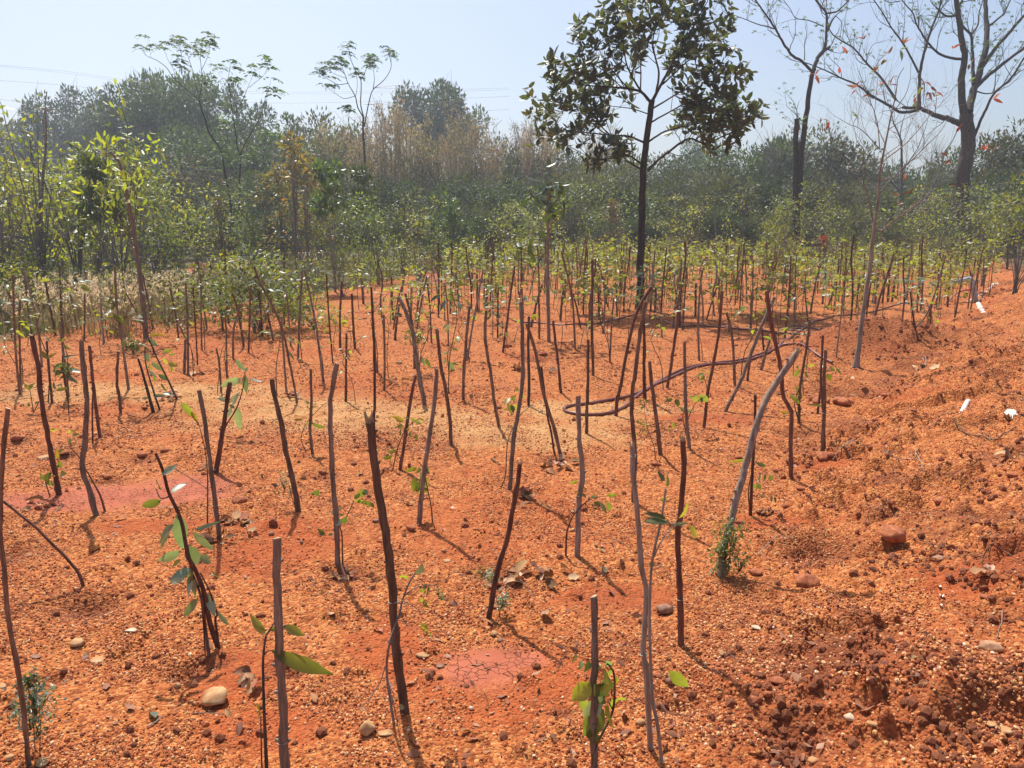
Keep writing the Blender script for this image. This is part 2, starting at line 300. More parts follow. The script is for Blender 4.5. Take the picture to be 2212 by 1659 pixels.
# ground: colour from the soil itself (silt pans, red crust, sand, litter) plus grain
def ground_mat(name, pebbly=True):
    m, nt, N, K, bs = newmat(name)
    geo = N.new('ShaderNodeNewGeometry'); pos = geo.outputs['Position']
    at = N.new('ShaderNodeAttribute'); at.attribute_name = 'soil'; sep = N.new('ShaderNodeSeparateColor'); K.new(at.outputs['Color'], sep.inputs[0])
    at2 = N.new('ShaderNodeAttribute'); at2.attribute_name = 'soil2'; sep2 = N.new('ShaderNodeSeparateColor'); K.new(at2.outputs['Color'], sep2.inputs[0])
    def noise(s, d=4, r=.6, dist=0.):
        n = N.new('ShaderNodeTexNoise'); n.inputs['Scale'].default_value = s; n.inputs['Detail'].default_value = d; n.inputs['Roughness'].default_value = r; n.inputs['Distortion'].default_value = dist; K.new(pos, n.inputs[0]); return n.outputs[0]
    def mix(f, a, b, bt='MIX'):
        x = N.new('ShaderNodeMix'); x.data_type = 'RGBA'; x.blend_type = bt
        if isinstance(f, float): x.inputs[0].default_value = f
        else: K.new(f, x.inputs[0])
        for s, v in ((6, a), (7, b)):
            if isinstance(v, tuple): x.inputs[s].default_value = (*v, 1)
            else: K.new(v, x.inputs[s])
        return x.outputs[2]
    def math_(op, a, b=None, c=None):
        x = N.new('ShaderNodeMath'); x.operation = op
        for i, v in enumerate((a, b, c)):
            if v is None: continue
            if isinstance(v, (int, float)): x.inputs[i].default_value = v
            else: K.new(v, x.inputs[i])
        return x.outputs[0]
    r1 = ramp(N, [(.30, (.38, .100, .026)), (.46, (.44, .120, .036)), (.60, (.48, .145, .045)), (.75, (.50, .150, .036))]); K.new(noise(2.3, 6, .65), r1.inputs[0])
    # crumbs: cells of a centimetre or two, each with its own tone
    vor = N.new('ShaderNodeTexVoronoi'); vor.inputs['Scale'].default_value = 85; vor.inputs['Randomness'].default_value = 1; K.new(pos, vor.inputs['Vector'])
    sc_ = N.new('ShaderNodeSeparateColor'); K.new(vor.outputs['Color'], sc_.inputs[0])
    r2 = ramp(N, [(0, (.12, .028, .012)), (.25, (.34, .092, .03)), (.55, (.49, .158, .048)), (.85, (.60, .26, .08)), (1, (.68, .38, .16))]); K.new(sc_.outputs[0], r2.inputs[0])
    vor2 = N.new('ShaderNodeTexVoronoi'); vor2.inputs['Scale'].default_value = 24; K.new(pos, vor2.inputs['Vector'])
    sc2 = N.new('ShaderNodeSeparateColor'); K.new(vor2.outputs['Color'], sc2.inputs[0])
    col = mix(.62, r1.outputs[0], r2.outputs[0])
    r3 = ramp(N, [(0, (.45, .40, .38)), (.12, (.80, .74, .70)), (.5, (1, 1, 1)), (1, (1.12, 1.15, 1.2))]); K.new(sc2.outputs[1], r3.inputs[0])
    col = mix(.7, col, r3.outputs[0], 'MULTIPLY')
    # sand
    rs = ramp(N, [(0, (.36, .17, .06)), (.5, (.56, .31, .12)), (1, (.66, .42, .2))]); K.new(sc_.outputs[1], rs.inputs[0])
    col = mix(math_('MULTIPLY', sep.outputs[1], .85), col, rs.outputs[0])
    # red crust
    rr = ramp(N, [(.3, (.33, .072, .024)), (.7, (.46, .11, .034))]); K.new(noise(14, 4), rr.inputs[0])
    col = mix(math_('MULTIPLY', sep.outputs[2], .8), col, rr.outputs[0])
    # silt pan with drying cracks
    rp = ramp(N, [(.3, (.33, .092, .048)), (.7, (.41, .125, .068))]); K.new(noise(5, 4), rp.inputs[0])
    vc = N.new('ShaderNodeTexVoronoi'); vc.feature = 'DISTANCE_TO_EDGE'; vc.inputs['Scale'].default_value = 30
    wob = N.new('ShaderNodeTexNoise'); wob.inputs['Scale'].default_value = 16; wob.inputs['Detail'].default_value = 3; K.new(pos, wob.inputs[0])
    va = N.new('ShaderNodeVectorMath'); va.operation = 'MULTIPLY_ADD'; K.new(wob.outputs['Color'], va.inputs[0]); va.inputs[1].default_value = (.05, .05, 0); K.new(pos, va.inputs[2])
    sx = N.new('ShaderNodeVectorMath'); sx.operation = 'MULTIPLY'; sx.inputs[1].default_value = (1, 1, .01); K.new(va.outputs[0], sx.inputs[0])
    K.new(sx.outputs[0], vc.inputs['Vector'])
    crack = N.new('ShaderNodeMapRange'); crack.inputs[1].default_value = .0; crack.inputs[2].default_value = .035; crack.inputs[3].default_value = 1; crack.inputs[4].default_value = 0; K.new(vc.outputs['Distance'], crack.inputs[0])
    cm = math_('MULTIPLY', crack.outputs[0], math_('MULTIPLY', sep.outputs[0], math_('GREATER_THAN', noise(7, 2), .46)))
    col = mix(sep.outputs[0], col, rp.outputs[0])
    col = mix(math_('MULTIPLY', cm, .6), col, (.16, .04, .025))
    # clay / moist dug soil
    col = mix(math_('MULTIPLY', sep2.outputs[1], .75), col, (.20, .062, .03))
    # wood floor beyond the field
    rl = ramp(N, [(.3, (.09, .07, .035)), (.5, (.16, .11, .055)), (.62, (.10, .11, .045)), (.75, (.22, .17, .09))]); K.new(noise(1.7, 6, .7), rl.inputs[0])
    col = mix(sep2.outputs[0], col, rl.outputs[0])
    K.new(col, bs.inputs['Base Color']); bs.inputs['Roughness'].default_value = .92; bs.inputs['Specular IOR Level'].default_value = .15
    # relief
    h1 = math_('MULTIPLY', vor.outputs['Distance'], -1.0)
    hh = math_('ADD', math_('MULTIPLY', h1, .9), math_('MULTIPLY', noise(150, 3), .6))
    hh = math_('ADD', hh, math_('MULTIPLY', noise(22, 5, .7), 1.6))
    h2 = math_('MULTIPLY', vor2.outputs['Distance'], -1.2); hh = math_('ADD', hh, h2)
    inv = math_('SUBTRACT', 1.0, math_('MULTIPLY', sep.outputs[0], .88))
    hh = math_('MULTIPLY', hh, inv)
    hh = math_('SUBTRACT', hh, math_('MULTIPLY', cm, 1.0))
    b = N.new('ShaderNodeBump'); b.inputs['Strength'].default_value = .95; b.inputs['Distance'].default_value = .011
    K.new(hh, b.inputs['Height']); K.new(b.outputs[0], bs.inputs['Normal'])
    return m
M['ground'] = ground_mat('laterite_soil')
def stone_mat(name, cols, scale=14, rough=.8, bump=.6):
    m, nt, N, K, bs = newmat(name)
    tc = N.new('ShaderNodeTexCoord'); nz = N.new('ShaderNodeTexNoise'); nz.inputs['Scale'].default_value = scale; nz.inputs['Detail'].default_value = 6; K.new(tc.outputs['Object'], nz.inputs[0])
    r = ramp(N, [(.3+.4*i/(len(cols)-1), c) for i, c in enumerate(cols)]); K.new(nz.outputs[0], r.inputs[0])
    K.new(r.outputs[0], bs.inputs['Base Color']); bs.inputs['Roughness'].default_value = rough
    b = N.new('ShaderNodeBump'); b.inputs['Strength'].default_value = bump; b.inputs['Distance'].default_value = .005; K.new(nz.outputs[0], b.inputs['Height']); K.new(b.outputs[0], bs.inputs['Normal'])
    return m
M['stone_tan'] = stone_mat('tan_quartz_stone', [(.30, .11, .04), (.46, .25, .10), (.60, .42, .24)], 18)
M['stone_white'] = stone_mat('white_quartz_stone', [(.42, .24, .12), (.58, .44, .30), (.70, .62, .50)], 25)
M['stone_brown'] = stone_mat('brown_shale_stone', [(.12, .05, .03), (.26, .12, .07), (.40, .22, .13)], 20)
M['clod'] = stone_mat('dark_soil_clod', [(.22, .06, .026), (.36, .11, .042), (.50, .18, .07)], 40, .95, 1)
M['sod'] = stone_mat('grey_soil_crust', [(.28, .12, .06), (.40, .22, .12), (.5, .3, .17)], 30, .95, 1)
def peb_mat():
    m, nt, N, K, bs = newmat('laterite_gravel')
    oi = N.new('ShaderNodeObjectInfo')
    r = ramp(N, [(0, (.12, .026, .014)), (.20, (.32, .085, .026)), (.45, (.42, .122, .040)), (.68, (.52, .185, .066)), (.88, (.66, .34, .125)), (.985, (.72, .46, .25)), (1, (.78, .62, .44))]); K.new(oi.outputs['Random'], r.inputs[0])
    K.new(r.outputs[0], bs.inputs['Base Color']); bs.inputs['Roughness'].default_value = .72; bs.inputs['Specular IOR Level'].default_value = .3
    return m
M['pebble'] = peb_mat()
def plain(name, c, rough=.5, spec=.5, metal=0., noise_amt=.12, scale=20, sub=None):
    m, nt, N, K, bs = newmat(name)
    tc = N.new('ShaderNodeTexCoord'); nz = N.new('ShaderNodeTexNoise'); nz.inputs['Scale'].default_value = scale; nz.inputs['Detail'].default_value = 5; K.new(tc.outputs['Object'], nz.inputs[0])
    lo = tuple(x*(1-noise_amt*2) for x in c); hi = tuple(min(1, x*(1+noise_amt)) for x in c)
    if sub: lo = sub
    r = ramp(N, [(.3, lo), (.65, hi)]); K.new(nz.outputs[0], r.inputs[0]); K.new(r.outputs[0], bs.inputs['Base Color'])
    bs.inputs['Roughness'].default_value = rough; bs.inputs['Specular IOR Level'].default_value = spec; bs.inputs['Metallic'].default_value = metal
    return m
M['hose'] = plain('dark_red_hose', (.17, .055, .045), .38, .5, sub=(.20, .075, .05), scale=3)
M['pvc'] = plain('grey_pvc', (.42, .47, .53), .4, .5)
M['pvc_white'] = plain('dusty_white_pvc', (.80, .76, .70), .5, .4, sub=(.62, .40, .26), scale=9)
M['redplastic'] = plain('red_plastic', (.65, .04, .03), .35, .5)
M['orange'] = plain('orange_fitting', (.75, .13, .03), .4, .5)
M['rag'] = plain('pale_plastic_sheet', (.72, .70, .66), .45, .5, sub=(.45, .36, .28), scale=12)
M['string'] = plain('pale_string', (.55, .48, .38), .7, .3)
M['skin'] = plain('brown_skin', (.10, .045, .03), .5, .4)
M['shirt'] = plain('coral_shirt', (.75, .12, .08), .8, .2)
M['skirt'] = plain('orange_cloth', (.78, .17, .05), .8, .2)
M['trouser'] = plain('grey_trousers', (.20, .20, .19), .85, .2)
M['hair'] = plain('black_hair', (.012, .011, .011), .6, .3)
M['scarf'] = plain('pale_headscarf', (.5, .48, .46), .8, .2)
M['wire'] = plain('aluminium_cable', (.22, .23, .25), .5, .5)
M['steel'] = plain('galvanised_steel', (.35, .36, .38), .5, .5)
# ------------------------------------------------------------------ ground sheet
def axis_x():
    a = [0.]; x = 0.
    while x < 330:
        x += max(.019, .0115*x) if x < 45 else x*.06
        a.append(x)
    a = np.array(a); return np.r_[-a[:0:-1], a]
def axis_y():
    a = [1.0]; y = 1.0
    while y < 335:
        y += max(.013, .0058*y) if y < 48 else y*.05
        a.append(y)
    b = [1.0]; y = 1.0
    while y > -20: y -= max(.1, .25*abs(1-y)+.05); b.append(y)
    return np.r_[np.array(b[:0:-1]), np.array(a)]
gx, gy = axis_x(), axis_y()
GX, GY = np.meshgrid(gx, gy)
GZ = height(GX.ravel(), GY.ravel())
nx, ny = len(gx), len(gy)
import bisect
_Z = GZ.reshape(ny, nx); _gxl, _gyl = gx.tolist(), gy.tolist()
def hz(x, y):      # height of the ground sheet as built
    i = min(max(bisect.bisect_right(_gxl, x)-1, 0), nx-2); j = min(max(bisect.bisect_right(_gyl, y)-1, 0), ny-2)
    u = min(max((x-_gxl[i])/(_gxl[i+1]-_gxl[i]), 0), 1); v = min(max((y-_gyl[j])/(_gyl[j+1]-_gyl[j]), 0), 1)
    return float((_Z[j, i]*(1-u) + _Z[j, i+1]*u)*(1-v) + (_Z[j+1, i]*(1-u) + _Z[j+1, i+1]*u)*v)
i = (np.arange(ny-1)[:, None]*nx + np.arange(nx-1)[None, :]).ravel()
GF = np.stack([i, i+1, i+1+nx, i+nx], 1)
gme = mesh('ground', [(np.stack([GX.ravel(), GY.ravel(), GZ], 1), GF)], M['ground'], True)
ground = link('ground', gme, kind='structure')
X, Y = GX.ravel(), GY.ravel()
silt = blobs(SILT, X, Y, .35); sand = blobs(SAND, X, Y)*(1-silt)*(.75+.4*fbm(X*9, Y*9, 2)); redm = blobs(RED, X, Y, .6)*(1-silt)
redm = np.clip(np.maximum(redm, sstep(.15, .45, fbm(X*1.1+5, Y*1.3, 3))*.55), 0, 1)
edge = field_end(X) + fbm(X*.8, Y*.8, 3)*1.2
lit = sstep(-.4, .7, Y-edge)
sB = X - np.interp(Y, *BX)
lit = np.maximum(lit, sstep(1.3, 2.2, sB + fbm(X*1.2, Y*1.2, 3)*1.0)*.85*sstep(3.0, 6, Y))
moist = 0*X
for fx, fy, rx, ry, hh, ro in FEAT:
    q = ((X-fx)/rx)**2 + ((Y-fy)/ry)**2
    k = np.exp(-q*(1.0 if hh < 0 else .8))
    moist = np.maximum(moist, k*(1. if hh < 0 else (.85 if rx > .6 else .3)))
moist = np.maximum(moist, sstep(.10, .5, fbm(X*2.7+40, Y*2.7, 4))*.8*sstep(-.5, .1, sB)*sstep(4, 1, sB))
moist = np.clip(moist + .25*sstep(.2, .55, fbm(X*1.9-40, Y*1.9, 4)), 0, 1)
for nm, ch in (('soil', (silt, np.clip(sand, 0, 1), redm)), ('soil2', (lit, moist, 0*X))):
    at = gme.color_attributes.new(nm, 'FLOAT_COLOR', 'POINT')
    at.data.foreach_set('color', np.stack([*ch, np.ones_like(X)], 1).astype(np.float32).ravel())

# ------------------------------------------------------------------ gravel (uncountable): instanced crumbs of laterite
def scatter(name, pts, size, rng, mat, kinds=None, base_r=1.0, flat_=.7):
    me = bpy.data.meshes.new(name); me.vertices.add(len(pts)); me.vertices.foreach_set('co', np.asarray(pts, np.float32).ravel())
    a = me.attributes.new('size', 'FLOAT_VECTOR', 'POINT')
    s = np.asarray(size)[:, None]*(.65+.7*rng.random((len(pts), 3))); a.data.foreach_set('vector', s.astype(np.float32).ravel())
    b = me.attributes.new('turn', 'FLOAT_VECTOR', 'POINT'); b.data.foreach_set('vector', (rng.random((len(pts), 3))*6.28).astype(np.float32).ravel())
    me.materials.append(mat)
    o = link(name, me, kind='stuff')
    ng = bpy.data.node_groups.new(name, 'GeometryNodeTree')
    ng.interface.new_socket('Geometry', in_out='INPUT', socket_type='NodeSocketGeometry'); ng.interface.new_socket('Geometry', in_out='OUTPUT', socket_type='NodeSocketGeometry')
    N, K = ng.nodes, ng.links
    gi, go = N.new('NodeGroupInput'), N.new('NodeGroupOutput')
    ico = N.new('GeometryNodeMeshIcoSphere'); ico.inputs['Radius'].default_value = 1.0; ico.inputs['Subdivisions'].default_value = 1
    sm = N.new('GeometryNodeSetMaterial'); sm.inputs['Material'].default_value = mat; K.new(ico.outputs[0], sm.inputs[0])
    iop = N.new('GeometryNodeInstanceOnPoints'); K.new(gi.outputs[0], iop.inputs['Points']); K.new(sm.outputs[0], iop.inputs['Instance'])
    n1 = N.new('GeometryNodeInputNamedAttribute'); n1.data_type = 'FLOAT_VECTOR'; n1.inputs[0].default_value = 'size'; K.new(n1.outputs[0], iop.inputs['Scale'])
    n2 = N.new('GeometryNodeInputNamedAttribute'); n2.data_type = 'FLOAT_VECTOR'; n2.inputs[0].default_value = 'turn'
    e2r = N.new('FunctionNodeEulerToRotation'); K.new(n2.outputs[0], e2r.inputs[0]); K.new(e2r.outputs[0], iop.inputs['Rotation'])
    K.new(iop.outputs[0], go.inputs[0])
    md = o.modifiers.new('scatter', 'NODES'); md.node_group = ng
    return o
def in_view(n, y0, y1, rng, p=1.0, side=.72):
    y = y0*(y1/y0)**(rng.random(n)**p); x = (rng.random(n)*2-1)*(side*y+.35); return x, y
def gravel_points(n, y0, y1, smin, smax, seed, p=1.0, sink=.25):
    rng = np.random.default_rng(seed); x, y = in_view(n, y0, y1, rng, p)
    si = blobs(SILT, x, y, .35); re = blobs(RED, x, y, .6); sa = blobs(SAND, x, y)
    clump = .12 + 1.0*sstep(-.4, .4, fbm(x*3.3, y*3.3, 4)) 
    keep = rng.random(n) < np.clip(clump, .1, 1)*(1-.985*si)*(1-.75*re)
    x, y, sa = x[keep], y[keep], sa[keep]
    s = smin + (smax-smin)*rng.random(len(x))**2.6; s *= (1-.25*sa)
    heap = np.exp(-(((x-FEAT[0][0])/.5)**2 + ((y-FEAT[0][1])/.42)**2)); s *= 1+.45*heap
    z = height(x, y) + s*(1-2*sink)*.5
    return np.stack([x, y, z], 1), s, rng
p, s, rg = gravel_points(270000, 1.75, 6.5, .0019, .0064, 3); scatter('gravel', p, s, rg, M['pebble'])
p, s, rg = gravel_points(90000, 5.5, 15, .004, .011, 4); scatter('gravel', p, s, rg, M['pebble'])
p, s, rg = gravel_points(1500, 1.8, 14, .006, .013, 5, .8, .3); scatter('small_stones', p, s, rg, M['pebble'])
# crumbs of dark earth, thick on the bank and on the mound
rg = np.random.default_rng(8)
x, y = in_view(90000, 1.8, 22, rg, .9)
sBx = x - np.interp(y, *BX)
w = .012 + .45*sstep(-.4, .1, sBx)*sstep(4.5, 1.5, sBx)*sstep(-.05, .4, fbm(x*3+40, y*3, 3))
for fx, fy, rx, ry, hh, ro in FEAT: w = w + (.6 if rx > .6 else .2)*np.exp(-(((x-fx)/rx/1.25)**2 + ((y-fy)/ry/1.25)**2)*1.4)*(1 if not (fx == FEAT[0][0]) else 0)
k = (rg.random(len(x)) < w) & (y < field_end(x)+.5); x, y = x[k], y[k]
s = (.004 + .013*rg.random(len(x))**3)*(1+.06*y)
scatter('soil_crumbs', np.stack([x, y, height(x, y)+s*.3], 1), s, rg, M['clod'])

# ------------------------------------------------------------------ haze
hx = 345.
hv = np.array([(a, b, c) for a in (-hx, hx) for b in (-30., 345.) for c in (-4., 26.)])
hf = np.array([(0, 1, 3, 2), (4, 6, 7, 5), (0, 4, 5, 1), (2, 3, 7, 6), (0, 2, 6, 4), (1, 5, 7, 3)])
hm = bpy.data.materials.new('haze_air'); hm.use_nodes = True; hn = hm.node_tree; hn.nodes.remove(hn.nodes['Principled BSDF'])
pv = hn.nodes.new('ShaderNodeVolumePrincipled'); pv.inputs['Color'].default_value = (.86, .92, 1, 1); pv.inputs['Density'].default_value = HAZE; pv.inputs['Anisotropy'].default_value = .35
hn.links.new(pv.outputs[0], hn.nodes['Material Output'].inputs['Volume'])
link('haze', mesh('haze', [(hv, hf)], hm), kind='stuff')
# ------------------------------------------------------------------ stakes traced on the ground where they stand
SR = np.random.default_rng(5)
def path3(pts, tagc, lean=0.):
    """first point on the ground, the others above it in an upright plane through it"""
    q = [p if isinstance(p[0], str) else (tagc, *p) for p in pts]
    b = P(*q[0]); n = len(q); out = [b]
    for j, (t, x, y) in enumerate(q[1:], 1): out.append(P(t, x, y, b[1] + lean*j/(n-1)))
    out = np.array(out); return b, out
def stake(tagc, pts, w, label, mat='stake', group='wooden stakes holding up the saplings', lean=None, knots=3, top='cut', parts=True, name='wooden_stake', tie=None, cat='stake', seed=None):
    lean = SR.normal()*.05 if lean is None else lean
    b, q = path3(pts, tagc, lean)
    d0 = ray(*toO(*(pts[0] if isinstance(pts[0][0], str) else (tagc, *pts[0]))))
    depth = b[1]*math.cos(PITCH) + (CAM_Z-b[2])*math.sin(PITCH)
    r = w*TAGS[tagc][2]/1.8228/1671.*depth*.5
    q = q - b
    rp = resample(q, max(8, 3*len(q)+2)); n = len(rp)
    rp[1:-1] += SR.normal(size=(n-2, 3))*r*.10
    dn = unit(rp[1]-rp[0]); rp = np.vstack([rp[0]-dn*.06, rp]); n += 1
    rad = r*np.linspace(1.10, .88, n)*(1+.10*SR.normal(size=n)*.6)
    t = thing(name, label, cat, b, group)
    kk = 9 if r > .01 and b[1] < 6 else 6
    mt = M[mat]
    main = tube(rp, rad, kk, False, .16, SR)
    # little knots swelling the pole
    for _ in range(knots):
        j = SR.integers(2, n-1); a = SR.random()*6.28; dd = np.array([math.cos(a), math.sin(a), .5])
        s0 = rp[j]; main += tube([s0, s0+dd*rad[j]*1.25, s0+dd*rad[j]*1.7], [rad[j]*.55, rad[j]*.42, rad[j]*.2], 5)
    if parts:
        obj('pole', main, mt, t, True)
        dn = unit(rp[-1]-rp[-2]); rr = rad[-1]
        if top == 'split':
            sp = []
            for a in range(5):
                an = a*1.25; o_ = np.array([math.cos(an), math.sin(an), 0])*rr*.6; e = rp[-1] + o_*1.6 + dn*rr*(1.2+1.8*SR.random())
                sp += tube([rp[-1]+o_*.5-dn*rr, rp[-1]+o_+dn*rr*.4, e], [rr*.5, rr*.38, rr*.06], 4)
            obj('split_end', sp, M['cut'], t, False)
        else:
            tl = unit(np.array([SR.normal()*.4, -.35, 1.])); u = unit(np.cross(dn, [0, 1, .1])); v = np.cross(dn, u)
            a = np.arange(9)*2*math.pi/9; ring = rp[-1] + rr*.97*(np.cos(a)[:, None]*u + np.sin(a)[:, None]*v)
            sl = (ring-rp[-1]) @ np.array([.35*SR.normal(), -.3, 0]); top_ = ring + dn*(rr*.25 + sl[:, None]*.8)
            V = np.vstack([ring-dn*rr*.05, top_, top_.mean(0)]); F4 = np.array([(i, (i+1) % 9, 9+(i+1) % 9, 9+i) for i in range(9)]); F3 = np.array([(9+i, 9+(i+1) % 9, 18) for i in range(9)])
            obj('cut_end', [(V, F4), (V, F3)], M['cut'], t, False)
        if tie:
            for hh in tie:
                j = int(hh*(n-2))+1; c = rp[j]; a = np.linspace(0, 6.6, 14); rr = rad[j]*1.12+.001
                obj('string_tie', tube(np.stack([c[0]+rr*np.cos(a), c[1]+rr*np.sin(a), c[2]+a*.0012], 1), .0013, 4), M['string'], t)
    else:
        main += tube(rp[-2:], rad[-2:], kk, True)
        me = mesh(name, main, mt, True); bpy.data.objects.remove(t); t = link(name, me, loc=b); tag(t, label, cat, group)
    return t
LEAFV = {}
def leaf_part(parent, base, tip, W, mat, rng, fold=.3, droop=.15, nm='leaf', label=None, facing=None, n=7, teeth=.12, kind=None):
    base = np.asarray(base, float); tip = np.asarray(tip, float); d = tip-base; L = float(np.linalg.norm(d)); d = d/L
    f = np.array([0, -1., .45]) + rng.normal(size=3)*.4 if facing is None else np.asarray(facing, float)
    side = unit(np.cross(f, d)); up = np.cross(d, side)
    v, F = leaf_shape(L, L*W, droop, fold, n, wav=.16, rng=rng, teeth=teeth)
    v = base + v[:, :1]*d + v[:, 1:2]*side + v[:, 2:3]*up
    o = obj(nm, [(v, F)], M[mat], parent, True)
    if label: o['label'] = label
    return o
def sapling(tagc, stems, leaves, label, group='saplings tied beside the stakes', stem_mat='twig', leaf_m='leaf_mid', W=.42, cat='sapling', seed=1, small=None, lean=0.):
    """stems: list of (points base->top, width px); leaves: list of (x0,y0,x1,y1[,mat[,W]]) ; small: list of sprays (x,y,radius,n,size,mat)"""
    rng = np.random.default_rng(seed)
    b0 = None; t = None
    for pts, w in stems:
        q = [p if isinstance(p[0], str) else (tagc, *p) for p in pts]
        if b0 is None or len(pts) and q[0][0] != '+':
            if b0 is None:
                b = P(*q[0]); b0 = b; t = thing('sapling', label, cat, b, group)
                start = b
            else:
                start = P(*q[0]) if P(*q[0])[1] < b0[1]*1.12 and P(*q[0])[1] > b0[1]*.9 and abs(P(*q[0])[0]-b0[0]) < .2 else P(*q[0], b0[1])
        depth = b0[1]*math.cos(PITCH) + (CAM_Z-b0[2])*math.sin(PITCH)
        r = w*TAGS[tagc][2]/1.8228/1671.*depth*.5
        wp = [start] + [P(tt, x, y, b0[1]+lean*j/len(q)+rng.normal()*.012) for j, (tt, x, y) in enumerate(q[1:], 1)]
        wp = np.array(wp)-b0; rp = resample(wp, 4*len(wp)); 
        if np.allclose(start, b0): rp = np.vstack([rp[0]-np.array([0, 0, .04]), rp])
        obj('stem', tube(rp, np.linspace(r*1.1, r*.55, len(rp)), 6, True, .15, rng), M[stem_mat], t)
    for lf in leaves:
        if isinstance(lf[0], str): tt, lf = lf[0], lf[1:]
        else: tt = tagc
        m = lf[4] if len(lf) > 4 and lf[4] else leaf_m; ww = lf[5] if len(lf) > 5 else W
        yo = rng.normal()*.02
        leaf_part(t, P(tt, lf[0], lf[1], b0[1]+yo)-b0, P(tt, lf[2], lf[3], b0[1]+yo+rng.normal()*.03)-b0, ww*(.85+.3*rng.random()), m, rng)
    for sp in (small or []):
        x, y, rad, n, size, m = sp
        c = P(tagc, x, y, b0[1])-b0; depth = b0[1]; k = TAGS[tagc][2]/1.8228/1671*depth
        C = c + rng.normal(size=(n, 3))*np.array([rad*.5, rad*.4, rad*.5])*k
        v, F = quads_leaves(C, size*(.7+.6*rng.random(n)), rng, .5, .1)
        o = obj('foliage', [(v, F)], M[m], t, False); o['kind'] = 'stuff'
        tw = []
        for a in range(max(3, n//14)):
            e = C[rng.integers(n)]; tw += tube([c-[0, 0, rad*k*.9], (c+e)/2+rng.normal(size=3)*.01, e], [.0018, .0014, .0008], 4)
        obj('twigs', tw, M[stem_mat], t, True, kind='stuff')
    return t
S = stake
S('2', [(240, 1640), (180, 1050), (130, 750), (70, 400), (35, 0), ('1', 5, 1300), ('1', 2, 960), ('1', 20, 690), ('1', 65, 230)], 42, 'long brown stake at the very edge of the frame with feathery shrub at its foot', lean=.0, knots=5)
S('2', [(690, 150), (660, 60), ('1', 560, 1480), ('1', 300, 1220), ('1', 30, 1000)], 26, 'thin brown stick slanting down to the soil beside the corner stake', 'stake_red', lean=-.02)
S('1', [(490, 940), (440, 680), (400, 480), (360, 250), (325, 0), ('A', 185, 780), ('A', 150, 630)], 40, 'dark crooked stake rising from the pink silt pan with yellow shoots', 'stake_red')
S('1', [(800, 1115), (740, 900), (680, 720), (705, 480), (720, 150), ('A', 403, 850), ('A', 388, 655)], 42, 'pale grey-brown stake with a double bend at the rim of the pink pan', 'stake_grey', knots=5)
S('1', [(830, 480), (800, 250), ('A', 440, 830), ('A', 425, 680)], 27, 'dark slender stake just behind the double-bent pale stake', 'stake_red')
S('1', [(770, 520), (765, 250), (775, 0), ('A', 445, 850)], 14, 'very thin red-brown stick close beside a dark slender stake', 'stake_red')
S('1', [(1000, 260), (985, 100), ('A', 556, 860), ('A', 563, 705)], 26, 'short upright stake standing alone at the left end of the sand', 'stake')
S('1', [(1820, 1300), (1770, 900), (1700, 350), (1650, 80)], 38, 'straight grey weathered stake rising from the pink silt pan over leaf litter', 'stake_grey', knots=6, tie=[.3])
S('1', [(1790, 760), (1840, 450), ('E', 600, 750), ('E', 645, 440)], 40, 'stout brown stake leaning right among dark drooping leaves', 'stake_red')
S('4', [(255, 1735), (245, 1400), (225, 900), (205, 500), (190, 0), ('3', 190, 1310)], 72, 'thick post with a clean cut top at the bottom edge, broad leaves beside it', 'stake_grey', lean=0., knots=7, tie=[.16])
S('3', [(365, 1075), (330, 850), (270, 600), (230, 380), (145, 0), ('B', 85, 840)], 42, 'dark stake leaning left above a tuft of small leaves on red soil', 'stake')
S('3', [(485, 600), (465, 400), (475, 200), ('B', 270, 790)], 24, 'short straight stake on yellow sand with one green leaf', 'stake')
S('3', [(695, 1520), (680, 1100), (650, 800), (635, 400), (635, 150), (660, 0), ('B', 395, 765)], 42, 'tall wavy stake with a bent pale top, standing over a dug hole', 'stake_grey', knots=6)
S('4', [(1250, 1200), (1215, 900), (1180, 650), (1150, 250), (1130, 0), ('3', 1100, 1300), ('3', 1030, 900), ('3', 985, 600), ('3', 960, 345)], 72, 'thickest foreground stake with jagged pale top, leaning left', 'stake', top='split', lean=0., knots=6, tie=[.4])
S('3', [(995, 430), (993, 300), ('B', 575, 950), ('B', 572, 700), ('B', 558, 400)], 22, 'tall thin dark stake whose foot hides behind the jagged pale top', 'stake_red')
S('3', [(1210, 735), (1250, 500), (1290, 200), (1330, 0), ('B', 770, 820)], 28, 'dark thin stake leaning right with pinnate green leaves at mid height', 'stake_red')
S('3', [(1370, 1185), (1390, 950), (1420, 700), (1480, 300), (1510, 0), ('B', 868, 790)], 38, 'stake leaning right with pale green toothed leaves hanging on it', 'stake_grey', tie=[.5])
S('3', [(1635, 520), (1618, 270), (1575, 0), ('B', 890, 780), ('B', 870, 600)], 30, 'stake leaning left with a grey leaf hugging it and a second stem', 'stake')
S('3', [(1735, 160), ('B', 996, 880), ('B', 1000, 780), ('B', 1025, 490)], 26, 'slim brown stake with a long thin shadow, second behind the sandy patch', 'stake')
S('3', [(2030, 375), (1990, 150), ('B', 1125, 800), ('B', 1100, 650), ('B', 1105, 510)], 26, 'gently curved stake with a thin arching shoot at its foot', 'stake')
S('3', [(2120, 900), (2150, 500), ('5', 110, 100), ('C', 72, 760), ('C', 68, 600), ('C', 65, 470)], 34, 'tall stake with a thick knobbly head above the middle of the field', 'stake_grey', knots=6)
S('4', [(1945, 410), (2030, 0), ('5', 0, 1270), ('5', 60, 950), ('5', 100, 690)], 44, 'short dark stake leaning right above a leafless hole near the cracked pan', 'stake_red', top='split')
S('5', [(172, 210), (175, 0), ('C', 97, 700), ('C', 100, 540)], 24, 'straight near-black stake close behind the knobbly-headed stake', 'trunk')
